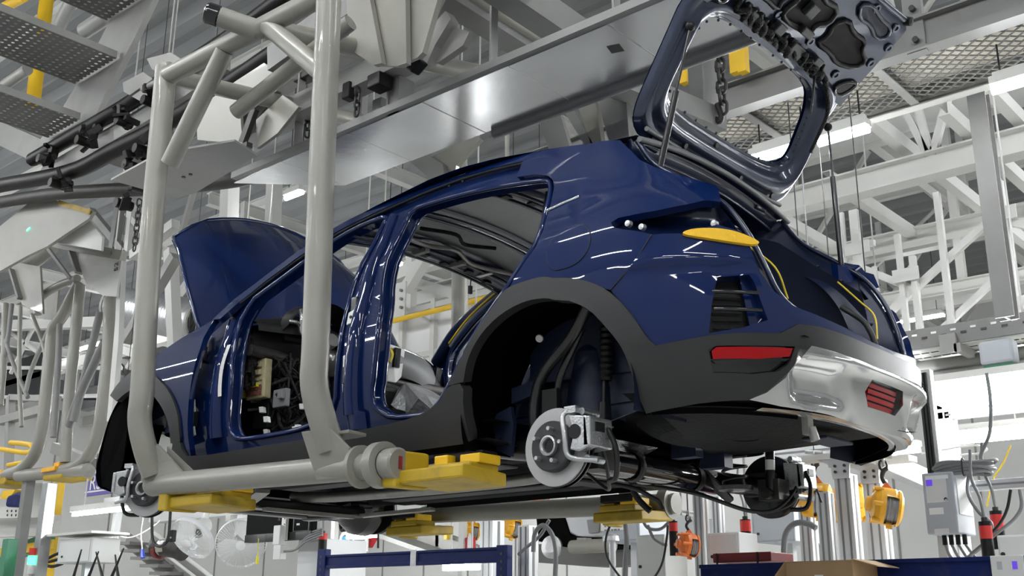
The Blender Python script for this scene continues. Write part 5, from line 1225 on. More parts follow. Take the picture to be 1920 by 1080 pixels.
JB = thing('junction_box', 'grey junction box hanging under the cable tray', 'junction box', P(1875, 660, y=-4.1))
q = P(1873, 662, y=-4.1)
part('box_body', 'cabinet_grey', JB, lambda m: m.obox(q, (.115, 0, 0), (0, .07, 0), (0, 0, .085)), bevel=.02)
part('box_clip', 'green_paint', JB, lambda m: m.obox(q+V(0, 0, -.095), (.10, 0, 0), (0, .05, 0), (0, 0, .012)))
part('box_foot', 'cabinet_grey', JB, lambda m: m.obox(q+V(0, 0, -.115), (.05, 0, 0), (0, .03, 0), (0, 0, .01)))
PR = thing('steel_pipe_run', 'two grey pipes running below the cable tray', 'pipe', P(1800, 690, y=-4.4))
for py in (682, 700): part('pipe', 'grey_steel', PR, lambda m: m.cyl(P(1690, py+12, y=-4.5), V(P(1960, py-25, y=-4.5)[0], -4.5, P(1690, py+12, y=-4.5)[2]), .05 if py == 682 else .035))
# ------------------------------------------------------------------ workstation lights and rails, lower right
def bright_bar(label, a, b, y, h, depth, z=None):
    p0, p1 = P(*a, y=y), P(*b, y=y); z = (p0[2]+p1[2])/2
    if b[0] > 1950: p1[0] -= 2.5
    t = thing('bench_light', label, 'light', (p0+p1)/2, 'bench lights at the workstations')
    part('light_housing', 'white_steel', t, lambda m: m.box(p0[0], p1[0], y-depth, y, z+h/2, z+h/2+.05))
    part('diffuser', 'bench_light', t, lambda m: m.box(p0[0]-.01, p1[0]+.01, y-depth+.02, y-.02, z-h/2, z+h/2-.003))
    w_ = abs(p0[0]-p1[0])
    for xx in (p1[0]+w_*.2, p0[0]-w_*.2): part('light_rod', 'white_steel', t, lambda m: m.cyl((xx, y-depth/2, z+h/2+.04), (xx, y-depth/2, 7.0), .008, n=6))
bright_bar('wide glaring bench light under the cable tray', (1728, 745), (1990, 690), -4.0, .12, .5)
bright_bar('long thin bright tube light above the coiled cable', (1738, 838), (1990, 785), -5.4, .10, .12)
bright_bar('bright tube light behind the mud flap of the rear bumper', (1480, 870), (1720, 832), -6.5, .06, .12)
bright_bar('bright tube light below the front hub', (130, 963), (240, 953), -1.0, .035, .06)
bright_bar('bright tube light behind the left desk fan', (395, 955), (470, 948), -3.2, .10, .14)
bright_bar('bright light under the blue rack beam', (825, 1064), (890, 1062), -3.0, .05, .1)
bright_bar('bright tube light below the underbody above the pictogram signs', (645, 1006), (700, 1002), -4.0, .05, .1)
def rail_x(name, label, a, b, y, w, h, mt='alu_profile', cat='rail', slots=0):
    p0, p1 = P(*a, y=y), P(*b, y=y); z = (p0[2]+p1[2])/2
    if b[0] > 1950: p1[0] -= 2.5
    t = thing(name, label, cat, (p0+p1)/2)
    part('rail_body', mt, t, lambda m: m.box(p0[0], p1[0], y-w, y, z-h/2, z+h/2), bevel=.004)
    part('rail_groove', 'grey_mid', t, lambda m: m.box(p0[0], p1[0], y-.001, y+.002, z-h*.10, z+h*.10))
    for k in range(slots):
        x = p0[0]+(p1[0]-p0[0])*(k+.5)/slots
        part('rail_slot', 'dark_steel', t, lambda m: m.obox((x, y+.003, z-h*.28), (.02, 0, 0), (0, .002, 0), (0, 0, .008)))
    return t
rail_x('slotted_rail', 'pale slotted steel rail right of the bumper', (1735, 776), (1990, 742), -4.6, .1, .13, 'white_steel', slots=10)
rail_x('aluminium_rail', 'aluminium rail to the right of the control cabinet', (1812, 913), (1990, 898), -2.3, .06, .055)
R1 = rail_x('aluminium_rail', 'upper aluminium crane rail behind the rear hub', (1440, 858), (1640, 828), -4.4, .08, .09)
q = P(1540, 845, y=-4.4); part('rail_hanger', 'galvanised', R1, lambda m: m.cyl((q[0], -4.44, q[2]), (q[0], -4.44, 7.0), .008, n=6))
for i, (a, b, lab) in enumerate((((1600, 845), (1800, 935), 'lower aluminium cross rail running back to the control cabinet'), ((1560, 820), (1760, 905), 'upper aluminium cross rail below the silver bumper'))):
    p0 = P(*a, y=-2.4); p1 = P(*b, z=p0[2])
    t = thing('aluminium_beam', lab, 'rail', (p0+p1)/2)
    part('beam_body', 'alu_profile', t, lambda m: m.bar(p0, p1, .09, .10), bevel=.004)
    part('beam_groove', 'grey_mid', t, lambda m: (m.bar(p0+V(0, 0, -.012), p1+V(0, 0, -.012), .094, .014), m.bar(p0+V(0, 0, .02), p1+V(0, 0, .02), .094, .012)))
def alu_post(label, px, top, bot, y, w, cap=False, d=None):
    a = P(px, top, y=y); b = P(px, bot, y=y); b[0] = a[0]
    t = thing('aluminium_post', label, 'post', b); d = d or w
    zb = -Z0
    part('profile', 'alu_profile', t, lambda m: m.box(a[0]-w/2, a[0]+w/2, y-d, y, zb, a[2]), bevel=.004)
    for k in (-.22, .22): part('profile_groove', 'grey_mid', t, lambda m: m.box(a[0]+k*w-.006, a[0]+k*w+.006, y-.001, y+.0025, zb, a[2]-.01))
    part('profile_groove', 'grey_mid', t, lambda m: m.box(a[0]-w/2-.0025, a[0]-w/2+.001, y-d*.6, y-d*.4, zb, a[2]-.01))
    if cap:
        part('post_flare', 'alu_profile', t, lambda m: m.prism([(a[0]-.14, y+.004, a[2]+.09), (a[0]+.14, y+.004, a[2]+.09), (a[0]+.06, y+.004, a[2]+.05), (a[0]+w/2, y+.004, a[2]-.03), (a[0]-w/2, y+.004, a[2]-.03), (a[0]-.06, y+.004, a[2]+.05)], (0, .012, 0)))
        part('post_top', 'white_steel', t, lambda m: m.box(a[0]-.26, a[0]+.26, y-.10, y+.03, a[2]+.09, a[2]+.125))
        for i in (-1, 1):
            for j in (0, 1): part('flare_bolt', 'dark_steel', t, lambda m: m.cyl((a[0]+i*.03, y+.016, a[2]+.01+.035*j), (a[0]+i*.03, y+.026, a[2]+.01+.035*j), .009, n=8))
    return t
alu_post('aluminium post with flared bolted top beside the rear hub', 1578, 888, 1050, -2.45, .105, True)
alu_post('aluminium post with flared top nearest the hanging yellow balancer', 1633, 898, 1050, -2.75, .115, True)
alu_post('short aluminium post in front of the half hidden yellow balancer', 1541, 922, 1050, -2.3, .08)
alu_post('slim aluminium post right behind the rear hub', 1502, 880, 1010, -3.1, .09)
alu_post('pale aluminium post right of the orange balancer', 1306, 905, 1080, -2.2, .075)
alu_post('aluminium post left of the grey hoses', 981, 985, 1080, -2.2, .105)
alu_post('aluminium post behind the yellow far rear pad', 1340, 930, 1080, -3.2, .07)
alu_post('thin aluminium post right of the blue rack beam', 912, 975, 1040, -3.6, .16)
alu_post('white post beside the dark cable pole at the bumper edge', 1752, 700, 880, -4.6, .16)
CP = thing('cable_pole', 'white pole carrying a bundle of dark cables beside the bumper', 'pole', P(1738, 1000, y=-2.3))
q = P(1742, 700, y=-2.3)
part('pole', 'white_steel', CP, lambda m: m.box(q[0]-.012, q[0]+.045, -2.33, -2.28, -Z0, q[2]+.02))
for k in range(3): part('pole_cable', 'cable_black', CP, lambda m: m.cyl((q[0]+.045-.018*k, -2.265, -.02), (q[0]+.045-.018*k, -2.265, q[2]), .009, n=8))

# ------------------------------------------------------------------ yellow spring balancers
def balancer(label, c, ax, r, mt='tool_yellow', cat='balancer'):
    c, ax = np.asarray(c, float), np.asarray(ax, float); ax /= np.linalg.norm(ax)
    t = thing('spring_balancer', label, cat, c)
    L = r*.8
    part('casing', mt, t, lambda m: (m.lathe(c, ax, [(0, -L*1.05), (r*.62, -L*1.0), (r*.88, -L*.72), (r, -L*.4), (r, L*.15)], 32, a0=PI*1.15, a1=PI*2.60),
         m.lathe(c, ax, [(r, L*.15), (r*.98, L*.5), (r*.80, L*.85), (r*.5, L*1.05), (0, L*1.05)], 32), m.lathe(c, ax, [(0, -L*1.05), (r*.62, -L*1.0), (r*.88, -L*.80)], 32), m.lathe(c, ax, [(r*.98, -L*.62), (r*.95, -L*.80), (r*.80, -L*.9)], 32)))
    part('drum', 'cast_alu', t, lambda m: m.lathe(c, ax, [(r*(.80 if k % 2 else .88), -L*.62+L*.10*k) for k in range(9)], 28))
    part('end_cover', mt, t, lambda m: (m.lathe(c+ax*L*1.0, ax, [(r*.42, 0), (r*.40, r*.28), (r*.2, r*.36), (0, r*.36)], 20), m.obox(c+V(0, 0, -r*1.02), ax*r*.15, np.cross(ax, (0, 0, 1))*r*.14, (0, 0, r*.16))))
    for k in range(6):
        a = 2*PI*k/6; e1 = np.cross(ax, (0, 0, 1)); e1 /= np.linalg.norm(e1)
        q = c+ax*L*.62+(e1*math.cos(a)+np.cross(ax, e1)*math.sin(a))*r*.95
        part('casing_lug', mt, t, lambda m: m.cyl(q-ax*.02, q+ax*.03, r*.13, n=10))
    part('suspension_eye', 'orange_plastic' if mt == 'tool_yellow' else mt, t, lambda m: m.prism([c+V(0, 0, r*.85)-ax*r*.5, c+V(0, 0, r*.85)+ax*r*.35, c+V(0, 0, r*1.35)-ax*r*.1], np.cross(ax, (0, 0, 1))*.02))
    part('hook', 'dark_steel', t, lambda m: (m.tube(spline([c+V(0, 0, r*1.25), c+V(0, 0, r*1.55)+ax*.012, c+V(0, 0, r*1.9), c+V(0, 0, r*2.1)-ax*.02], 5), r*.13, 8), m.link(c+V(0, 0, r*2.2), (0, 0, 1), ax, r*.55, r*.4, r*.07)))
    part('shackle', 'cast_alu', t, lambda m: (m.link(c+V(0, 0, r*2.5), (0, 0, 1), np.cross(ax, (0, 0, 1)), r*.6, r*.42, r*.08), m.cyl(c+V(0, 0, r*2.75)-ax*r*.5, c+V(0, 0, r*2.75)+ax*r*.5, r*.12)))
    part('hanger_wire', 'dark_steel', t, lambda m: m.cyl(c+V(0, 0, r*2.75), V(c[0], c[1], 7.0), .004, n=6))
    return t
balancer('yellow spring balancer with grey ribbed drum hanging between aluminium post and control cabinet', P(1663, 950, y=-2.3), (.80, .45, .18), .105)
balancer('yellow spring balancer partly hidden behind the short aluminium post', P(1533, 938, y=-2.7), (.9, .3, .1), .11)
balancer('yellow spring balancer peeking out behind the flared aluminium post', P(1592, 945, y=-3.0), (-.7, .5, .1), .13)
balancer('orange tool balancer in front of the grey hoses', P(1292, 1022, y=-1.7), (.55, .8, .1), .068, 'orange_plastic')
balancer('small orange balancer far below the car floor', P(1012, 941, y=-4.2), (.55, .8, .1), .10, 'orange_plastic')
balancer('small yellow balancer far behind the blue rack beam', P(886, 996, y=-4.4), (.55, .8, .1), .09)
balancer('small yellow balancer far behind at the rack upright', P(958, 988, y=-4.4), (.3, .8, .1), .11)

# ------------------------------------------------------------------ control cabinet and cables
def px_box(m, a, b, y, d):
    p0, p1 = P(*a, y=y), P(*b, y=y); m.box(p0[0], p1[0], y-d, y, p0[2], p1[2])
CB = thing('control_cabinet', 'grey control cabinet with violet display', 'cabinet', P(1765, 1000, y=-2.0))
c0, c1 = P(1727, 888, y=-2.0), P(1798, 1000, y=-2.0)
part('cabinet_body', 'cabinet_grey', CB, lambda m: m.box(c0[0], c1[0], -2.26, -2.0, c1[2], c0[2]), bevel=.008)
def face(name, mt, x0, y0, x1, y1, proud=.004, b=.002):
    a, b2 = P(x0, y0, y=-2.0), P(x1, y1, y=-2.0)
    return part(name, mt, CB, lambda m: m.box(a[0], b2[0], -2.0, -2.0+proud, b2[2], a[2]), bevel=b)
face('front_plate', 'cabinet_light', 1734, 900, 1778, 941, .003); face('display_strip', 'white_panel', 1734, 893, 1778, 897, .004); face('display', 'display_violet', 1736, 900, 1749, 911, .006)
face('label_plate', 'paper', 1742, 953, 1770, 964, .003); face('cabinet_vent', 'cabinet_light', 1752, 992, 1780, 1000, .003)
part('knob', 'chrome', CB, lambda m: m.lathe(P(1774, 936, y=-1.995), (0, 1, 0), [(.010, 0), (.009, .010), (0, .011)], 14))
part('side_plate', 'cabinet_light', CB, lambda m: m.box(c1[0]-.003, c1[0], -2.24, -2.04, c1[2]+.10, c0[2]-.03))
for k in range(4): part('cabinet_gland', 'black_plastic', CB, lambda m: m.cyl((c0[0]-.05-.035*k, -2.1, c1[2]), (c0[0]-.05-.035*k, -2.1, c1[2]-.05), .012, n=10))
part('cabinet_cable', 'cable_grey', CB, lambda m: [m.tube(spline([V(c0[0]-.05-.035*k, -2.1, c1[2]-.05), V(c0[0]-.08-.04*k, -2.1, c1[2]-.12), V(c0[0]-.16-.03*k, -2.12, c1[2]-.18), V(c0[0]-.25, -2.15, c1[2]-.16-.03*k)], 5), .008, 7) for k in range(4)])
CO = thing('cable_coil', 'coil of grey cable lying on top of the control cabinet', 'cable', P(1808, 885, y=-2.1))
cc = P(1808, 880, y=-2.12)
for k in range(6):
    part('coil_turn', 'cable_grey', CO, lambda m: m.tube([cc+V((.135+.004*k)*math.cos(t)+.012*math.sin(2.2*k), (.10)*math.sin(t), .011*k-.025+.006*math.sin(3*t+k)) for t in np.linspace(0, 2*PI, 30)[:-1]], .0085, 8, closed=True))
part('cable_lead', 'cable_grey', CO, lambda m: m.tube(spline([cc+V(-.10, .02, .03), P(1840, 850, y=-2.1), P(1856, 810, y=-2.1), P(1857, 750, y=-2.1), P(1850, 700, y=-2.1)], 6), .010, 8))
part('cable_lead', 'cable_grey', CO, lambda m: m.tube(spline([cc+V(-.04, .06, -.03), P(1815, 925, y=-2.0), P(1835, 960, y=-2.0), P(1860, 985, y=-2.0), P(1845, 1020, y=-2.0), P(1815, 1045, y=-2.0)], 6), .009, 8))
part('coil_tie', 'cable_black', CO, lambda m: m.link(cc+V(-.03, .10, .0), (0, 0, 1), (0, 1, 0), .09, .035, .004))
def stack_tool(label, px, top, bot, y, r, seg):
    a = P(px, top, y=y); b = P(px, bot, y=y); b[:2] = a[:2]
    t = thing('screwdriver_holder', label, 'tool', b)
    part('holder_tube', 'black_plastic', t, lambda m: m.cyl(b, a, r, n=18))
    part('red_band', 'red_paint', t, lambda m: m.lathe(a+(b-a)*seg[0], b-a, [(r*1.03, 0), (r*1.03, np.linalg.norm(b-a)*(seg[1]-seg[0]))], 18))
    part('holder_cap', 'dark_steel', t, lambda m: m.cyl(a, a+V(0, 0, .02), r*.5, n=12))
    part('air_hose', 'cable_grey', t, lambda m: m.tube(spline([a+V(0, 0, .02), a+V(.01, 0, .12), a+V(.04, 0, .22), a+V(.03, 0, .36)], 5), .008, 8))
stack_tool('black tool tube with red band nearest the white switch box', 1846, 978, 1060, -1.9, .030, (.1, .4))
stack_tool('black tool tube with red band behind the nearer red banded tube', 1867, 958, 1030, -2.2, .032, (.1, .5))
stack_tool('black tool tube with red band left of the orange balancer', 1262, 977, 1042, -1.8, .026, (.05, .3))
stack_tool('black tool tube with red band above the dark red tray', 1397, 974, 1020, -2.6, .034, (.05, .5))
stack_tool('grey tool tube with red cap at the left upright of the blue rack', 606, 1000, 1040, -2.05, .034, (.0, .3))
def plain_cabinet(name, label, a, b, y, d, mt='cabinet_light', cat='cabinet', feet=True, extra=None):
    p0, p1 = P(*a, y=y), P(*b, y=y); t = thing(name, label, cat, ((p0[0]+p1[0])/2, y-d/2, p1[2]))
    part('cabinet_body', mt, t, lambda m: m.box(p0[0], p1[0], y-d, y, p1[2], p0[2]), bevel=.006)
    w = abs(p1[0]-p0[0]); h = p0[2]-p1[2]; xm = (p0[0]+p1[0])/2
    part('cabinet_door', mt, t, lambda m: m.box(xm-w*.44, xm+w*.44, y, y+.006, p1[2]+h*.05, p0[2]-h*.05), bevel=.004)
    part('door_lock', 'dark_steel', t, lambda m: m.cyl((xm+w*.34, y+.006, p1[2]+h*.28), (xm+w*.34, y+.014, p1[2]+h*.28), .010, n=10))
    part('cabinet_stand', 'alu_profile', t, lambda m: m.box(xm-.03, xm+.03, y-d/2-.03, y-d/2+.03, -Z0, p1[2]))
    return t, p0, p1, y
plain_cabinet('switch_box', 'white switch box right of the black tool tubes', (1868, 1004), (1935, 1052), -1.8, .2, 'white_panel')
plain_cabinet('switch_box', 'pale grey switch box left of the tool tube below the far pipe', (1192, 1004), (1248, 1085), -1.9, .25)
plain_cabinet('switch_box', 'white switch box above the dark red tray', (1326, 1000), (1388, 1060), -1.9, .22, 'white_panel')
plain_cabinet('machine_cabinet', 'wide grey machine cabinet behind the rear hub', (1408, 962), (1492, 1014), -3.4, .5, 'cabinet_grey')
plain_cabinet('machine_cabinet', 'grey machine cabinet with paper label under the far pipe', (1128, 958), (1200, 1014), -3.2, .4, 'cabinet_grey')
plain_cabinet('machine_cabinet', 'tall white cabinet left of the blue rack', (560, 1012), (600, 1110), -2.3, .5, 'white_panel')
PA = thing('paper_notice', 'yellowed paper notice on the grey machine cabinet', 'notice', P(1152, 985, y=-3.18)); pa0, pa1 = P(1126, 977, y=-3.19), P(1172, 993, y=-3.19)
part('paper_sheet', 'paper', PA, lambda m: m.box(pa0[0], pa1[0], -3.192, -3.19, pa1[2], pa0[2]))
for r_ in range(3):
    for k in range(5 if r_ != 1 else 2): part('print_mark', 'cable_grey', PA, lambda m: m.obox((pa0+pa1)/2+V(.07-.032*k, .002, .025-.03*r_), (.008+.004*(k % 2), 0, 0), (0, .001, 0), (0, 0, .006)))
# hoses
def hose(label, pix, y, r, mt='cable_grey', cat='hose', z=None):
    return one('hose' if cat == 'hose' else 'cable', mt, label, cat, lambda m: m.tube(spline([P(a, b, y=y) for a, b in pix], 6), r, 8))
hose('grey hose looping left of the far pipe and back up', [(1000, 1035), (1003, 1000), (1018, 985), (1034, 1000), (1042, 1030), (1041, 1080)], -2.0, .016)
hose('thin grey hose crossing the looped hose', [(1030, 975), (1012, 1005), (985, 1028), (972, 1040)], -2.05, .012)
hose('black hose forming a wide loop below the far pipe', [(1152, 972), (1138, 1000), (1136, 1035), (1150, 1065), (1175, 1090), (1215, 1092), (1240, 1060), (1250, 1010), (1252, 985)], -1.75, .007, 'cable_black')
hose('thick grey hose standing beside the lamp pole', [(1172, 972), (1175, 1010), (1173, 1050), (1172, 1085)], -1.9, .017)
hose('grey hose bundle running to the tool tube', [(1205, 975), (1215, 990), (1238, 992), (1258, 975)], -1.9, .010)
hose('second grey hose running to the tool tube', [(1215, 985), (1225, 1008), (1242, 1020), (1250, 1022)], -1.9, .010)
hose('grey hose arching behind the short aluminium post', [(1470, 1060), (1472, 1005), (1490, 982), (1515, 982), (1530, 990)], -2.0, .017)
hose('black cable sagging below the rear hub', [(1488, 880), (1512, 890), (1530, 915), (1540, 942)], -.95, .006, 'cable_black', 'cable')
hose('grey cable hanging left of the white switch box', [(1912, 918), (1915, 950), (1900, 975), (1875, 995), (1850, 1015), (1820, 1040)], -1.95, .009)
hose('dark cable dropping from the aluminium rail', [(1895, 918), (1888, 955), (1872, 985), (1845, 1012)], -2.0, .008, 'cable_black', 'cable')
hose('yellow earth wire hanging behind the cable coil', [(1895, 835), (1880, 870), (1862, 900), (1850, 950)], -2.6, .005, 'cable_yellow', 'cable')
hose('pale wire looping above the cable coil', [(1728, 850), (1770, 843), (1800, 838), (1830, 835), (1850, 842), (1836, 850), (1800, 853)], -2.9, .006, 'cable_white', 'cable')

# ------------------------------------------------------------------ blue racks, boxes
def rack_beam(label, a, b, y, h, uprights=(), clip=None):
    p0, p1 = P(*a, y=y), P(*b, y=y); zt = (p0[2]+p1[2])/2
    t = thing('storage_rack', label, 'rack', V((p0[0]+p1[0])/2, y, -Z0))
    part('rack_beam', 'rack_blue', t, lambda m: (m.box(p0[0], p1[0], y-.05, y, zt-h, zt),), bevel=.006)
    part('beam_lip', 'rack_blue', t, lambda m: (m.box(p0[0], p1[0], y, y+.012, zt-h, zt-h+.025),), bevel=.003)
    part('beam_lip', 'rack_blue', t, lambda m: (m.box(p0[0], p1[0], y, y+.012, zt-.018, zt),), bevel=.003)
    for x, ztop in uprights:
        part('upright', 'rack_blue', t, lambda m: (m.box(x-.05, x+.05, y-.04, y+.02, -Z0, ztop),), bevel=.004)
        for k in range(5): part('upright_hole', 'dark_steel', t, lambda m: m.obox((x, y+.021, ztop-.06-.05*k), (.010, 0, 0), (0, .002, 0), (0, 0, .010)))
    return t, p0, p1, zt
t, p0, p1, zt = rack_beam('blue pallet rack with a grey joint strip below the far pads', (602, 1037), (945, 1030), -2.0, .105, ((P(606, 1040, y=-2)[0], P(606, 1030, y=-2)[2]), (P(944, 1022, y=-2)[0], P(944, 1022, y=-2)[2])))
q = P(778, 1040, y=-2.0); part('joint_strip', 'cast_alu', t, lambda m: m.box(q[0]-.03, q[0]+.03, -2.0, -1.982, zt-.11, zt+.006))
t, p0, p1, zt = rack_beam('dark blue rack beam behind the cardboard box', (1312, 1052), (1990, 1048), -1.0, .16, ((P(1890, 1070, y=-1)[0]-.6, -.2),))
q = P(1890, 1065, y=-.98); part('rack_plate', 'cabinet_light', t, lambda m: m.obox(q, (.065, 0, 0), (0, .006, 0), (0, 0, .05)), bevel=.003)
part('plate_slot', 'display_violet', t, lambda m: m.obox(q+V(-.03, .007, .01), (.010, 0, 0), (0, .001, 0), (0, 0, .016))); part('plate_slot', 'cabinet_grey', t, lambda m: m.obox(q+V(.03, .007, .01), (.010, 0, 0), (0, .001, 0), (0, 0, .016)))
b0, b1 = P(1472, 1053, y=-.75), P(1598, 1052, y=-.75)
BX = thing('cardboard_box', 'brown cardboard box below the red tray and rack beam', 'box', V((b0[0]+b1[0])/2, -1.0, -.6))
part('box_body', 'cardboard', BX, lambda m: m.box(b0[0], b1[0], -1.35, -.75, -.75, b0[2]), bevel=.004)
part('box_flap', 'cardboard', BX, lambda m: m.prism([(b0[0], -.75, b0[2]-.001), (b0[0], -1.3, b0[2]-.001), (b0[0]+.07, -1.25, b0[2]-.06), (b0[0]+.07, -.78, b0[2]-.06)], (0, 0, .004)))
part('box_flap', 'cardboard', BX, lambda m: m.prism([(b1[0], -.75, b0[2]), (b1[0], -1.3, b0[2]), (b1[0]-.10, -1.32, b0[2]-.03), (b1[0]-.10, -.77, b0[2]-.03)], (0, 0, .004)))
part('box_tape', 'paper', BX, lambda m: m.box((b0[0]+b1[0])/2-.02, (b0[0]+b1[0])/2+.02, -.75, -.7485, -.70, b0[2]-.06))
TRY = thing('red_tray', 'dark red tray lying on the blue rack beam', 'tray', P(1390, 1050, y=-1.0))
r0, r1 = P(1336, 1038, y=-1.02), P(1446, 1052, y=-1.02)
part('tray_body', 'dark_red', TRY, lambda m: m.box(r0[0], r1[0], -1.25, -1.02, r1[2], r0[2]), bevel=.004)
part('tray_strap', 'cable_black', TRY, lambda m: [m.box(r0[0]+(r1[0]-r0[0])*k-.004, r0[0]+(r1[0]-r0[0])*k+.004, -1.02, -1.014, r1[2]-.06, r0[2]) for k in (.08, .78)])

# far car further down the line below the pipe
FC = thing('far_car', 'grey car body on the line seen below the far foot tube', 'car', P(1080, 1030, y=-5.5))
def fp(x, y, d=-5.5): return P(x, y, y=d)
part('car_side', 'silver_car', FC, lambda m: m.prism([fp(x, y) for x, y in ((1055, 960), (1200, 955), (1200, 1008), (1085, 1008), (1068, 1000), (1062, 980))], (0, -1.5, 0)), bevel=.02)
part('car_wheelhouse', 'black_felt', FC, lambda m: m.prism([fp(x, y) for x, y in ((1005, 965), (1055, 960), (1068, 1004), (1140, 1010), (1140, 1022), (1060, 1026), (1010, 1015))], (0, -1.2, 0)))
part('car_window', 'soft_grey', FC, lambda m: m.prism([fp(x, y, -5.47) for x, y in ((1100, 975), (1125, 972), (1122, 998), (1104, 1000))], (0, -.02, 0)))
part('car_hub', 'cast_alu', FC, lambda m: m.lathe(fp(1036, 1026, -5.4), (-.2, 1, 0), [(.12, 0), (.12, .03), (.06, .05), (0, .05)], 24))
part('car_carrier_arm', 'carrier_grey', FC, lambda m: (m.cyl(fp(1072, 1026, -5.3), fp(1150, 1022, -5.3), .07), m.prism([fp(x, y, -5.3) for x, y in ((1082, 1008), (1098, 1008), (1100, 1022), (1080, 1022))], (0, -.1, 0))))
part('car_belly', 'grey_mid', FC, lambda m: m.prism([fp(x, y, -6.2) for x, y in ((1010, 1020), (1180, 1030), (1180, 1060), (1100, 1062), (1010, 1055))], (0, -.4, 0)))
LP = one('lamp_pole', 'alu_profile', 'slim grey pole with domed lamp below the far pipe', 'lamp', lambda m: (m.cyl(V(P(1148, 1020, y=-2.3)[0], -2.3, -Z0), P(1148, 1012, y=-2.3), .022, n=12), m.lathe(P(1146, 1014, y=-2.3), (0, 0, 1), [(.055, 0), (.05, .03), (.03, .045), (0, .05)], 20)))
# ------------------------------------------------------------------ next carrier, seen at the left
C2 = thing('next_carrier', 'empty grey carrier with yellow pads ahead of the car', 'carrier', P(120, 880, y=-1.0))
def t2(name, pix, r, mt='carrier_grey', y=-1.0): part(name, mt, C2, lambda m: m.tube(spline([P(a, b, y=y) for a, b in pix], 6) if len(pix) > 2 else [P(a, b, y=y) for a, b in pix], r, 14))
t2('drop_tube', [(148, 532), (118, 590), (100, 618), (94, 660), (86, 740), (78, 810), (66, 850), (40, 880), (10, 892)], .058)
t2('drop_tube', [(206, 560), (204, 640), (197, 740), (187, 800), (172, 845), (148, 872), (118, 883)], .058)
t2('brace_tube', [(150, 535), (140, 640), (130, 740), (122, 868)], .052)
t2('brace_tube', [(188, 585), (160, 700), (138, 790)], .036, 'grey_mid')
t2('brace_tube', [(196, 640), (150, 740), (128, 800)], .040, 'grey_mid')
t2('brace_tube', [(112, 600), (108, 700), (100, 820)], .030, 'grey_mid')
t2('brace_tube', [(10, 570), (8, 660), (0, 760)], .035)
t2('brace_tube', [(22, 570), (14, 640), (-2, 720)], .025, 'grey_mid')
t2('brace_tube', [(38, 575), (36, 700), (40, 800)], .022)
t2('brace_tube', [(0, 600), (24, 680), (52, 745)], .022, 'grey_mid')
t2('brace_tube', [(60, 590), (82, 650), (90, 700)], .022)
t2('brace_tube', [(95, 610), (60, 690), (48, 735)], .022, 'grey_steel')
t2('brace_tube', [(145, 522), (105, 538), (75, 560), (70, 590)], .04)
t2('cross_tube', [(20, 500), (60, 488), (95, 462)], .09)
t2('foot_tube', [(35, 892), (165, 880)], .058)
part('side_plate', 'white_steel', C2, lambda m: m.prism([P(x, y, y=-.95) for x, y in ((228, 484), (222, 640), (208, 790), (200, 790), (216, 600), (221, 484))], (0, -.05, 0)))
part('gusset_plate', 'white_steel', C2, lambda m: m.prism([P(x, y, y=-.9) for x, y in ((142, 470), (228, 486), (218, 556), (192, 554), (160, 530), (150, 500))], (0, -.02, 0)))
part('gusset_plate', 'carrier_grey', C2, lambda m: m.prism([P(x, y, y=-.9) for x, y in ((22, 496), (32, 492), (75, 500), (80, 588), (42, 572), (28, 540))], (0, -.02, 0)))
part('gusset_plate', 'carrier_grey', C2, lambda m: m.prism([P(x, y, y=-1.3) for x, y in ((72, 545), (110, 535), (105, 600), (80, 598), (55, 585))], (0, -.02, 0)))
part('gusset_rib', 'grey_mid', C2, lambda m: (m.bar(P(22, 506, y=-.88), P(38, 560, y=-.88), .06, .03), m.bar(P(88, 463, y=-.88), P(132, 522, y=-.88), .025, .03), m.bar(P(134, 472, y=-.88), P(148, 512, y=-.88), .07, .03)))
part('top_bar', 'carrier_grey', C2, lambda m: (m.bar(P(95, 454, y=-.85), P(232, 480, y=-.85), .06, .09),))
part('top_bar', 'grey_mid', C2, lambda m: (m.bar(P(112, 455, y=-.80), P(205, 474, y=-.80), .03, .04),))
text('52', P(218, 500, y=-.89), (0, .05, 1), (1, 0, 0), .09, 'dark_steel', C2)
for x in ((64, 889), (-42, 902)):
    q = P(x[0]+45, x[1], y=-1.0)
    pd = part('support_pad', 'yellow_pad', C2, lambda m: m.prism([q+V(.20, .05, -.05), q+V(-.16, .05, -.05), q+V(-.19, .05, -.02), q+V(-.16, .05, .03), q+V(.20, .05, .04)], (0, -.3, 0)), bevel=.015)
    part('pad_block', 'tool_yellow', pd, lambda m: (m.obox(q+V(.05, .06, .04), (.13, 0, 0), (0, .02, 0), (0, 0, .02)), m.obox(q+V(-.04, 0, .08), (.05, 0, 0), (0, .05, 0), (0, 0, .02))), bevel=.006)
part('foot_cap', 'carrier_grey', C2, lambda m: (m.lathe(P(166, 884, y=-.95), (-.8, .5, 0), [(.058, -.05), (.058, .04), (0, .045)], 20),))
SH = thing('translucent_sheet', 'large pale scuffed sheet with a green glint under the chain track', 'guard plate', P(60, 440, y=-.3))
part('sheet', 'carrier_grey', SH, lambda m: m.prism([P(x, y, y=-.3) for x, y in ((-40, 480), (0, 424), (72, 366), (175, 396), (166, 410), (88, 462), (50, 480), (0, 508), (-40, 520))], (0, -.03, 0)))
part('sheet', 'white_steel', SH, lambda m: m.prism([P(x, y, y=-.4) for x, y in ((165, 408), (192, 445), (190, 470), (108, 455), (130, 435))], (0, -.02, 0)))
part('sheet_edge', 'yellow_pad', SH, lambda m: m.bar(P(110, 380, y=-.28), P(168, 397, y=-.28), .012, .045))
part('glint_block', 'green_glow', SH, lambda m: m.obox(P(53, 430, y=-.29), (.025, 0, -.006), (0, .004, 0), (0, 0, .008)))  # small glowing block stands in for a green glint on the sheet

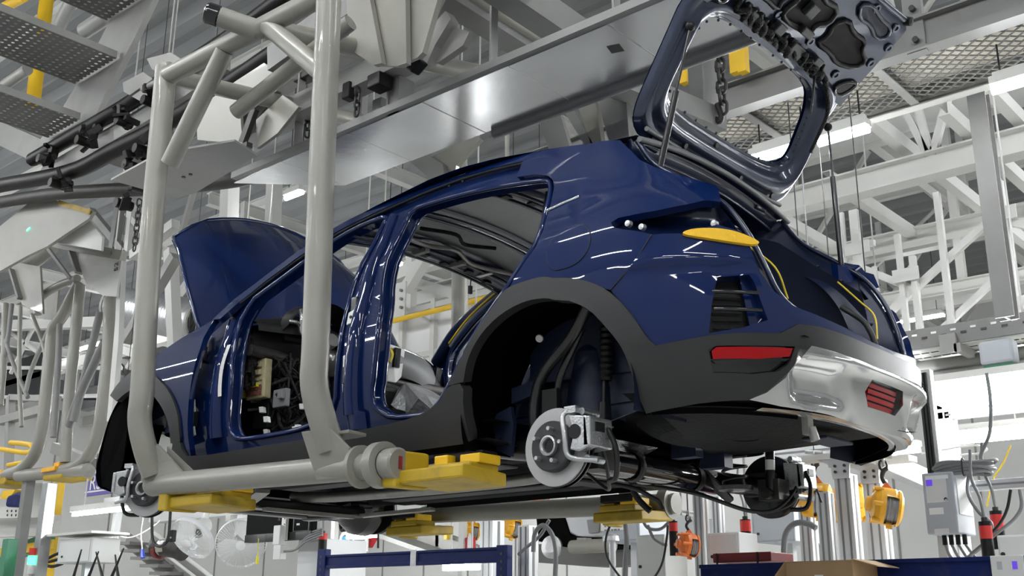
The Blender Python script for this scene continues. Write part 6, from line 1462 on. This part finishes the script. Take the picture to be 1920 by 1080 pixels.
# steel behind the line at the left: frame, ducts, dark shelf openings
LF = thing('steel_columns', 'white steel columns and beams behind the empty carrier', 'steelwork', P(120, 700, y=-4.0))
def lb(a, b, w, y=-4.0, mt='white_steel', name='beam'): part(name, mt, LF, lambda m: m.bar(P(*a, y=y), P(*b, y=y), w, w))
lb((-20, 612), (330, 600), .18, -5.0); lb((-20, 690), (230, 690), .07, -6.0); lb((-20, 745), (230, 742), .07, -6.0)
lb((250, 480), (330, 420), .12, -3.0); lb((236, 640), (330, 480), .12, -3.0, 'grey_steel'); lb((320, 470), (330, 690), .14, -3.5)
lb((170, 395), (240, 480), .10, -3.5, 'grey_steel'); lb((240, 400), (300, 470), .08, -3.5)
lb((228, 370), (212, 480), .12, -3.5, 'grey_mid'); lb((250, 385), (240, 480), .10, -3.5)
lb((0, 610), (70, 660), .06, -5.5); lb((70, 600), (20, 700), .06, -5.5); lb((230, 655), (330, 690), .12, -4.5); lb((240, 690), (330, 560), .09, -6.0)
lb((0, 790), (110, 760), .14, -4.5, 'grey_steel'); lb((20, 745), (16, 905), .12, -4.5, 'grey_steel'); lb((20, 745), (110, 748), .10, -4.5, 'grey_steel')
lb((175, 870), (105, 840), .18, -5.0, 'grey_steel'); lb((395, 470), (330, 560), .10, -6.0)
for x in (432, 515): lb((x, 330), (x-8, 560), .16, -3.0 if x < 500 else -4.5, name='column')
lb((380, 300), (340, 440), .06, -3.0, 'grey_steel'); lb((460, 380), (455, 520), .10, -5.0)
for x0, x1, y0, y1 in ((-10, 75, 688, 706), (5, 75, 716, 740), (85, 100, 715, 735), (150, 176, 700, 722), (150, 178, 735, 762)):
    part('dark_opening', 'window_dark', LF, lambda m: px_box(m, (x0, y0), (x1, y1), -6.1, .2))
DU = thing('ventilation_duct', 'corrugated silver ventilation duct left of the bonnet', 'duct', P(300, 590, y=-4.5))
dA, dB = P(225, 575, y=-4.5), P(385, 605, y=-4.5)
part('duct_skin', 'galvanised', DU, lambda m: m.lathe(dA, dB-dA, [(.30+.012*(k % 2), np.linalg.norm(dB-dA)*k/60) for k in range(61)], 28))
for f in (.0, 1.): part('duct_ring', 'grey_steel', DU, lambda m: m.lathe(dA+(dB-dA)*f, dB-dA, [(.30, -.03), (.33, -.03), (.33, .03), (.30, .03)], 28))
CW2 = hose('curly black cable hanging left of the car nose', [(222, 655), (228, 668), (224, 678), (232, 688), (230, 700), (240, 708), (236, 718)], -2.0, .008, 'cable_black', 'cable')

# white panelled guard seen through the car, with yellow handrail
GW = thing('guard_partition', 'white panelled guard fence seen through the open car doors', 'partition', P(840, 780, y=-4.2))
ga, gb = P(640, 760, y=-4.2), P(1010, 700, y=-4.2)
zt0 = P(850, 560, y=-4.2)[2]
zb0 = P(850, 835, y=-4.2)[2]
n = 6
for k in range(n):
    xa, xb = ga[0]+(gb[0]-ga[0])*k/n, ga[0]+(gb[0]-ga[0])*(k+1)/n
    part('panel', 'white_panel', GW, lambda m: m.box(xa-.01, xb+.01, -4.26, -4.23, zb0, zt0))
    part('frame_post', 'white_steel', GW, lambda m: m.box(xa-.03, xa+.03, -4.23, -4.17, -Z0 if k in (0, 4) else zb0, zt0+.05))
for z in (zt0-.02, zt0-.55, zb0+.03): part('frame_rail', 'white_steel', GW, lambda m: m.box(ga[0], gb[0], -4.23, -4.18, z-.03, z+.03))
part('bolted_plate', 'white_steel', GW, lambda m: m.obox(P(742, 565, y=-4.0), (.16, 0, 0), (0, .01, 0), (0, 0, .20)))
for i in range(2):
    for j in range(3): part('plate_bolt', 'grey_mid', GW, lambda m: m.cyl(P(732+22*i, 545+16*j, y=-3.99), P(732+22*i, 545+16*j, y=-3.99)+V(0, .03, 0), .018, n=8))
lbx = lambda a, b, w, y, mt='white_steel': part('partition_beam', mt, GW, lambda m: m.bar(P(*a, y=y), P(*b, y=y), w, w))
lbx((742, 520), (790, 500), .14, -4.5); lbx((760, 545), (800, 480), .12, -4.4); lbx((780, 530), (880, 560), .12, -4.8); lbx((772, 480), (768, 640), .10, -4.5); lbx((800, 575), (880, 590), .08, -5.0)
YR = thing('yellow_handrail', 'yellow handrail seen through the open rear door', 'handrail', P(840, 575, y=-4.0))
ya = P(715, 607, y=-4.0); yb = P(965, 546, y=-4.0)
part('rail', 'yellow_paint', YR, lambda m: m.cyl(ya, yb, .03, n=14))
for f in (.3, .7): part('rail_bracket', 'white_steel', YR, lambda m: m.bar(ya+(yb-ya)*f, ya+(yb-ya)*f+V(0, -.2, -.05), .03, .03))

# ------------------------------------------------------------------ lower left: signs, fans, monitor, cabinets
SG = thing('hanging_sign', 'violet hanging sign with white letters RS beside the front wheel liner', 'sign', P(182, 906, y=-1.6))
s0, s1 = P(163, 890, y=-1.6), P(226, 922, y=-1.6)
part('sign_board', 'purple_sign', SG, lambda m: m.box(s0[0], s1[0], -1.63, -1.6, s1[2], s0[2]))
for k in (.2, .8): part('sign_rod', 'dark_steel', SG, lambda m: m.cyl((s0[0]+(s1[0]-s0[0])*k, -1.615, s0[2]), (s0[0]+(s1[0]-s0[0])*k, -1.615, 7.0), .004, n=6))
part('sign_edge', 'white_print', SG, lambda m: m.box(s0[0], s1[0], -1.599, -1.597, s1[2]+.03, s1[2]+.045))
text('RS', P(179, 905, y=-1.59), (-1, 0, 0), (0, 0, 1), .22, 'white_print', SG)
def desk_fan(label, c, ax, r, mt='fan_guard'):
    c, ax = np.asarray(c, float), np.asarray(ax, float); ax /= np.linalg.norm(ax)
    t = thing('wall_fan', label, 'fan', c, 'white fans over the line')
    part('guard_rim', mt, t, lambda m: (m.lathe(c, ax, [(r, -.03), (r*1.02, 0), (r, .03), (r*.98, .0), (r, -.03)], 36),))
    e1 = np.cross(ax, (0, 0, 1)); e1 /= np.linalg.norm(e1); e2 = np.cross(ax, e1)
    def wires(m, sgn):
        for k in range(56):
            a = 2*PI*k/56; d = e1*math.cos(a)+e2*math.sin(a)
            m.tube([c+ax*sgn*.085+d*r*.18, c+ax*sgn*.075+d*r*.6, c+ax*sgn*.03+d*r*.99], .0018, 4)
    tag(part('guard_wires', mt, t, lambda m: (wires(m, 1), wires(m, -1)), split=False), kind='stuff')
    for k in range(3):
        a = 2*PI*k/3+.4; d = e1*math.cos(a)+e2*math.sin(a); d2 = -e1*math.sin(a)+e2*math.cos(a)
        part('blade', 'white_plastic', t, lambda m: m.prism([c+d*r*.12-d2*.04, c+d*r*.5-d2*r*.38, c+d*r*.90-d2*r*.30, c+d*r*.92+d2*r*.30, c+d*r*.4+d2*r*.22], ax*.008+d2*.02))
    part('fan_badge', 'white_plastic', t, lambda m: m.lathe(c+ax*.075, ax, [(r*.2, 0), (r*.18, .015), (0, .02)], 20))
    part('motor', 'white_plastic', t, lambda m: m.lathe(c-ax*.07, -ax, [(r*.3, 0), (r*.36, .05), (r*.33, .14), (r*.15, .19), (0, .19)], 24))
    part('wall_arm', 'white_plastic', t, lambda m: m.tube(spline([c-ax*.16, c-ax*.2+V(0, 0, .1), c-ax*.22+V(0, 0, .3)], 5), .035, 10))
    return t
desk_fan('left white fan tilted down below the near yellow pad', P(361, 1008, y=-2.2), (-.15, .62, -.55), .225)
desk_fan('right white fan beside the black monitor', P(452, 1018, y=-2.2), (-.75, .55, -.35), .225)
FM = thing('fan_beam', 'white beam carrying the two fans below the car', 'beam', P(400, 958, y=-2.6))
f0, f1 = P(280, 962, y=-2.6), P(470, 955, y=-2.6)
part('beam_body', 'white_panel', FM, lambda m: m.box(f0[0], f1[0], -2.75, -2.6, (f0[2]+f1[2])/2-.07, (f0[2]+f1[2])/2+.07), bevel=.006)
part('beam_drop', 'white_panel', FM, lambda m: (m.box(P(345, 960, y=-2.6)[0]-.11, P(345, 960, y=-2.6)[0]+.11, -2.72, -2.62, f1[2]-.35, f1[2]), m.box(P(452, 960, y=-2.6)[0]-.09, P(452, 960, y=-2.6)[0]+.09, -2.72, -2.62, f1[2]-.3, f1[2])), bevel=.006)
part('beam_socket', 'cable_white', FM, lambda m: m.obox(P(430, 972, y=-2.58), (.04, 0, 0), (0, .02, 0), (0, 0, .03)), bevel=.004)
MO = thing('monitor', 'large black monitor on a drilled white post below the underbody', 'monitor', P(520, 980, y=-2.0))
m0, m1 = P(465, 943, y=-2.0), P(583, 1010, y=-2.0)
part('monitor_case', 'screen_black', MO, lambda m: m.box(m0[0], m1[0], -2.06, -2.0, m1[2], m0[2]), bevel=.006)
part('bezel_strip', 'black_gloss', MO, lambda m: m.box(m0[0], m1[0], -2.0, -1.994, m1[2], m1[2]+.065))
part('connector_panel', 'soft_grey', MO, lambda m: (lambda a, b: m.box(a[0], b[0], -2.0, -1.994, b[2], a[2]))(P(552, 964, y=-2), P(580, 996, y=-2)))
part('connector_face', 'screen_black', MO, lambda m: (lambda a, b: m.box(a[0], b[0], -1.994, -1.990, b[2], a[2]))(P(554, 966, y=-2), P(578, 994, y=-2)))
part('print_mark', 'white_print', MO, lambda m: m.obox(P(566, 970, y=-1.988), (.022, 0, 0), (0, .001, 0), (0, 0, .004))); part('print_mark', 'white_print', MO, lambda m: m.obox(P(570, 973, y=-1.988), (.026, 0, 0), (0, .001, 0), (0, 0, .005))); part('sticker', 'paper', MO, lambda m: m.obox(P(559, 983, y=-1.988), (.02, 0, 0), (0, .001, 0), (0, 0, .008)))
part('monitor_slot', 'cladding', MO, lambda m: m.obox(P(525, 965, y=-1.995), (.016, 0, 0), (0, .004, 0), (0, 0, .05)))
mq = P(534, 990, y=-1.97)
part('mount_post', 'white_steel', MO, lambda m: m.box(mq[0]-.028, mq[0]+.028, -1.985, -1.955, mq[2]-.10, mq[2]+.20))
for k in range(4): part('post_hole', 'dark_steel', MO, lambda m: m.cyl((mq[0]-.012, -1.956, mq[2]+.03+.045*k), (mq[0]-.012, -1.952, mq[2]+.03+.045*k), .006, n=8))
part('mount_clamp', 'cabinet_light', MO, lambda m: (m.obox(mq+V(.03, .03, -.06), (.045, 0, 0), (0, .03, 0), (0, 0, .08)), m.obox(mq+V(.01, .03, -.2), (.05, 0, 0), (0, .03, 0), (0, 0, .06))), bevel=.006)
for k in range(4):
    hose(('upper', 'second', 'third', 'lowest')[k]+' grey cable of the bundle right of the monitor', [(532, 1034), (555, 1030), (575, 1015-4*k), (605, 1003-4*k)], -1.95-.02*k, .009, 'cable_grey', 'cable')
YP = one('screwdriver', 'yellow_plug', 'yellow handled screwdriver hanging beside the right fan', 'screwdriver', lambda m: (m.tube([P(482, 1058, y=-1.9), P(483, 1042, y=-1.9)], [.014, .011], 10), m.tube([P(483, 1042, y=-1.9), P(485, 1010, y=-1.9)], .004, 6)))
BP = one('cable_plug', 'blue_plug', 'blue plug hanging on a thin white cable near the empty carrier', 'plug', lambda m: (m.tube([P(268, 1046, y=-1.5), P(267, 1030, y=-1.5)], [.022, .014], 10),))
hose('thin white cable above the blue plug', [(267, 1030), (265, 1000), (270, 965)], -1.5, .006, 'cable_white', 'cable')
hose('white cable sagging between lamp arm and fan beam', [(225, 1005), (240, 1008), (262, 1002), (290, 985), (300, 976)], -1.5, .006, 'cable_white', 'cable')
LA = thing('power_bracket', 'white hanging bracket arm with power box near the empty carrier', 'bracket', P(215, 1040, y=-1.6))
a0 = P(222, 955, y=-1.6); a1 = P(212, 1025, y=-1.6)
part('arm', 'white_panel', LA, lambda m: m.bar(a0, a1, .06, .06)); part('arm_top', 'white_panel', LA, lambda m: m.obox(P(232, 945, y=-1.6), (.2, 0, 0), (0, .1, 0), (0, 0, .06)), bevel=.01)
part('arm_rod', 'white_steel', LA, lambda m: m.cyl(P(232, 945, y=-1.6), V(P(232, 945, y=-1.6)[0], -1.6, 7.0), .008, n=6))
part('power_box', 'white_plastic', LA, lambda m: (m.obox(P(207, 1020, y=-1.6), (.055, 0, 0), (0, .05, 0), (0, 0, .10)), ), bevel=.015)
part('box_cable', 'cable_white', LA, lambda m: m.tube(spline([P(222, 1000, y=-1.55), P(220, 1025, y=-1.55), P(225, 1040, y=-1.55), P(226, 1050, y=-1.55)], 5), .008, 6))
HR = hose('black hose hooked below the near yellow pad', [(320, 945), (318, 985), (316, 1005), (310, 1020), (296, 1024), (286, 1010), (285, 970)], -1.0, .012, 'cable_black')
CX = thing('hose_clamp_box', 'small black bracket on the hooked hose beside the left fan', 'bracket', P(322, 1004, y=-1.0)); part('bracket_plate', 'black_plastic', CX, lambda m: m.obox(P(322, 1005, y=-1.0), (.035, 0, 0), (0, .02, 0), (0, 0, .045)), bevel=.005); part('bracket_screw', 'chrome', CX, lambda m: m.cyl(P(320, 1008, y=-.98), P(320, 1008, y=-.96), .008, n=8))
# cabinet, stacklight, posts at the far left
t, q0, q1, yy = plain_cabinet('switch_box', 'cream switch box with three black cables near the empty carrier', (112, 1012), (170, 1054), -.9, .25)
part('box_roof', 'white_steel', t, lambda m: m.box(q0[0]+.15, q1[0]-.05, -1.2, -.85, q0[2]+.03, q0[2]+.05))
for k in range(3): part('box_cable', 'cable_black', t, lambda m: m.tube(spline([V(q0[0], -.95, q0[2]-.10-.05*k), V(q0[0]+.15, -.95, q0[2]-.12-.05*k), V(q0[0]+.28, -.95, q0[2]-.15-.03*k)], 5), .014, 7))
SL = thing('signal_light', 'red and green signal light near the empty carrier', 'signal light', P(62, 1080, y=-.8))
q = P(62, 1050, y=-.8)
part('lamp_green', 'green_glow', SL, lambda m: m.cyl(q+V(0, 0, -.04), q+V(0, 0, .035), .045, n=18)); part('lamp_red', 'red_paint', SL, lambda m: m.cyl(q+V(0, 0, .04), q+V(0, 0, .10), .042, n=18)); part('lamp_base', 'cabinet_light', SL, lambda m: (m.cyl(q+V(0, 0, -.12), q+V(0, 0, -.045), .045, n=18), m.cyl(V(q[0], q[1], -Z0), q+V(0, 0, -.12), .02, n=10)))
def lpost(label, px, top, y, w, mt): 
    a = P(px, top, y=y); one('post', mt, label, 'post', lambda m: (m.box(a[0]-w/2, a[0]+w/2, y-w, y, -Z0, a[2]), m.box(a[0]-w, a[0]+w, y-1.5*w, y+w/2, -Z0, -Z0+.02)), bevel=.006)
lpost('tall silver post in front of the drilled white bracket below the empty carrier', 84, 905, -.8, .10, 'galvanised')
lpost('yellow post below the empty carrier', 103, 905, -1.6, .09, 'yellow_paint')
lpost('grey post at the lower left behind the silver post', 46, 900, -1.0, .09, 'grey_mid')
lpost('green post beside the signal light', 10, 1010, -.6, .10, 'green_paint')
BR = thing('drilled_bracket', 'white drilled steel bracket beam below the next carrier', 'bracket', P(50, 950, y=-1.2))
part('bracket_plate', 'white_steel', BR, lambda m: m.prism([P(x, y, y=-1.2) for x, y in ((-30, 948), (40, 952), (60, 925), (62, 905), (80, 905), (74, 970), (-30, 972))], (0, -.03, 0)))
part('bracket_beam', 'white_steel', BR, lambda m: m.bar(P(-20, 990, y=-1.4), P(105, 985, y=-1.4), .1, .2))
for k in range(8): part('bracket_hole', 'dark_steel', BR, lambda m: m.cyl(P(14+8*(k % 4), 958+8*(k//4), y=-1.199), P(14+8*(k % 4), 958+8*(k//4), y=-1.199)+V(0, .004, 0), .012, n=8))
PE = thing('covered_machine', 'dark blue and yellow machine part below the drilled bracket', 'machine', P(25, 930, y=-1.6))
part('machine_cover', 'rack_blue', PE, lambda m: m.prism([P(x, y, y=-1.6) for x, y in ((8, 950), (12, 930), (30, 922), (52, 925), (50, 945), (38, 952))], (0, -.3, 0)), bevel=.03); part('machine_panel', 'yellow_paint', PE, lambda m: m.prism([P(x, y, y=-1.7) for x, y in ((0, 935), (5, 920), (28, 918), (18, 935))], (0, -.1, 0)))
YB = thing('yellow_side_rail', 'yellow guard rail at the left edge above the pads', 'handrail', P(30, 845, y=-2.0))
part('rail', 'yellow_paint', YB, lambda m: m.tube(spline([P(-20, 838, y=-2.0), P(40, 848, y=-2.0), P(58, 846, y=-2.0), P(60, 836, y=-2.0), P(45, 832, y=-2.0), P(20, 830, y=-2.0)], 5), .03, 10)); part('rail_bar', 'yellow_paint', YB, lambda m: m.cyl(P(15, 872, y=-2.0), P(58, 864, y=-2.0), .025))
WBD = thing('warning_board', 'yellow striped board near the cream switch box', 'board', P(50, 1030, y=-1.5)); part('board', 'yellow_paint', WBD, lambda m: m.bar(P(-10, 1038, y=-1.5), P(100, 1020, y=-1.5), .03, .09)); part('board_frame', 'green_paint', WBD, lambda m: m.bar(P(-10, 1050, y=-1.52), P(100, 1010, y=-1.52), .04, .16))
AN = []
for k, (a, b) in enumerate((((137, 1085), (153, 1030)), ((165, 1085), (185, 1034)), ((193, 1085), (180, 1035)), ((208, 1085), (232, 1028)), ((222, 1085), (216, 1040)))):
    one('marker_rod', 'cable_black', ('leftmost', 'second', 'third', 'fourth', 'rightmost')[k]+' black banded rod sticking up near the cream switch box', 'rod', lambda m: m.tube([P(*a, y=-.3), P(*b, y=-.3)], [.012, .005], 8), 'banded rods near the cream switch box')
STA = thing('far_stairs', 'grey steel stairs with railing behind the fans near the empty carrier', 'stairs', P(300, 1040, y=-4.0))
for k in range(6): part('step', 'grey_steel', STA, lambda m: m.bar(P(240+18*k, 1020+14*k, y=-4.2), P(275+18*k, 1020+14*k, y=-4.2), .5, .04))
for dx in (0, 45): part('stair_stringer', 'grey_steel', STA, lambda m: m.bar(P(240+dx, 1010, y=-4.2), P(350+dx, 1100, y=-4.2), .05, .2))
part('stair_rail', 'white_steel', STA, lambda m: (m.cyl(P(290, 1000, y=-4.1), P(400, 1085, y=-4.1), .025), m.cyl(P(285, 1020, y=-4.1), P(370, 1085, y=-4.1), .02)))
RB = thing('wrapped_bundle', 'dark wrapped bundle hanging beside the left fan', 'bundle', P(315, 1030, y=-2.4)); part('bundle_rope', 'dark_steel', RB, lambda m: m.cyl(P(315, 1028, y=-2.4), V(P(315, 1028, y=-2.4)[0], -2.4, 7.0), .004, n=6)); part('bundle_body', 'dark_steel', RB, lambda m: m.tube(spline([P(292, 1030, y=-2.4), P(305, 1028, y=-2.4), P(325, 1030, y=-2.4), P(342, 1036, y=-2.4)], 5), .085, 12)); part('bundle_wrap', 'foil', RB, lambda m: m.tube([P(305, 1027, y=-2.4), P(318, 1026, y=-2.4)], .09, 12)); part('bundle_band', 'dark_red', RB, lambda m: m.tube([P(296, 1032, y=-2.4), P(302, 1032, y=-2.4)], .088, 12))
def notice(label, a, b, y, mt, cat='sign', mark=None):
    p0, p1 = P(*a, y=y), P(*b, y=y); t = thing('notice_board', label, cat, (p0+p1)/2)
    part('board', mt, t, lambda m: m.box(p0[0], p1[0], y-.02, y, p1[2], p0[2]))
    if mark: mark(t, p0, p1, y)
def pict(t, p0, p1, y):
    c = (p0+p1)/2; part('pictogram', 'white_print', t, lambda m: m.lathe(c+V(0, .002, .06), (0, 1, 0), [(.05, 0), (.09, 0)], 20)); part('caption_line', 'white_print', t, lambda m: [m.obox(c+V(0, .003, -.08-.05*k), (.08, 0, 0), (0, .001, 0), (0, 0, .014)) for k in range(2)])
def bottle(t, p0, p1, y):
    c = (p0+p1)/2; part('pictogram', 'white_print', t, lambda m: m.prism([c+V(.03, .003, -.12), c+V(-.03, .003, -.12), c+V(-.03, .003, .05), c+V(-.01, .003, .11), c+V(.01, .003, .11), c+V(.03, .003, .05)], (0, .002, 0)))
notice('blue pictogram sign left above the blue rack', (636, 1007), (656, 1035), -4.6, 'sign_blue', mark=pict)
notice('white sheet of notices right of the blue pictogram', (661, 1003), (688, 1034), -4.6, 'paper', mark=lambda t, p0, p1, y: part('print_line', 'cable_grey', t, lambda m: [m.obox((p0+p1)/2+V(0, .003, -.12+.05*k), (.09, 0, 0), (0, .001, 0), (0, 0, .008)) for k in range(6)]))
RS_ = thing('notice_board', 'red board with a slanted edge right of the notices', 'sign', P(696, 1015, y=-4.7))
part('board', 'sign_red', RS_, lambda m: m.prism([P(x, y, y=-4.7) for x, y in ((687, 1007), (698, 1006), (703, 1000), (707, 1000), (706, 1010), (696, 1027), (686, 1027))], (0, -.02, 0)))
notice('red fire extinguisher sign with white bottle above the rack', (873, 1008), (889, 1034), -4.2, 'sign_red', mark=bottle)
IN = thing('inclined_conveyor', 'grey inclined conveyor frame descending behind the far pads', 'conveyor', P(800, 1000, y=-5.0))
part('frame_side', 'grey_steel', IN, lambda m: m.bar(P(690, 960, y=-5.0), P(900, 1045, y=-5.0), .05, .2)); part('frame_side', 'grey_steel', IN, lambda m: m.bar(P(690, 985, y=-5.0), P(880, 1050, y=-5.0), .8, .05))
for k in range(3): part('frame_post', 'grey_steel', IN, lambda m: m.bar(P(722+50*k, 945+20*k, y=-5.0), P(722+50*k, 985+20*k, y=-5.0), .05, .05))
part('frame_rail', 'grey_steel', IN, lambda m: m.cyl(P(700, 950, y=-5.0), P(900, 1028, y=-5.0), .03))
for k, px in enumerate((838, 870)): part('yellow_post', 'yellow_paint', IN, lambda m: m.bar(P(px, 986, y=-4.9), P(px, 1012, y=-4.9), .05, .05))
GR = one('gripper_cable', 'dark_steel', 'thin dark rod with a white foot hanging below the far hub', 'cable', lambda m: m.tube(spline([P(698, 950, y=-.95), P(707, 975, y=-.95), P(709, 1005, y=-.95), P(709, 1028, y=-.95)], 5), .007, 8))
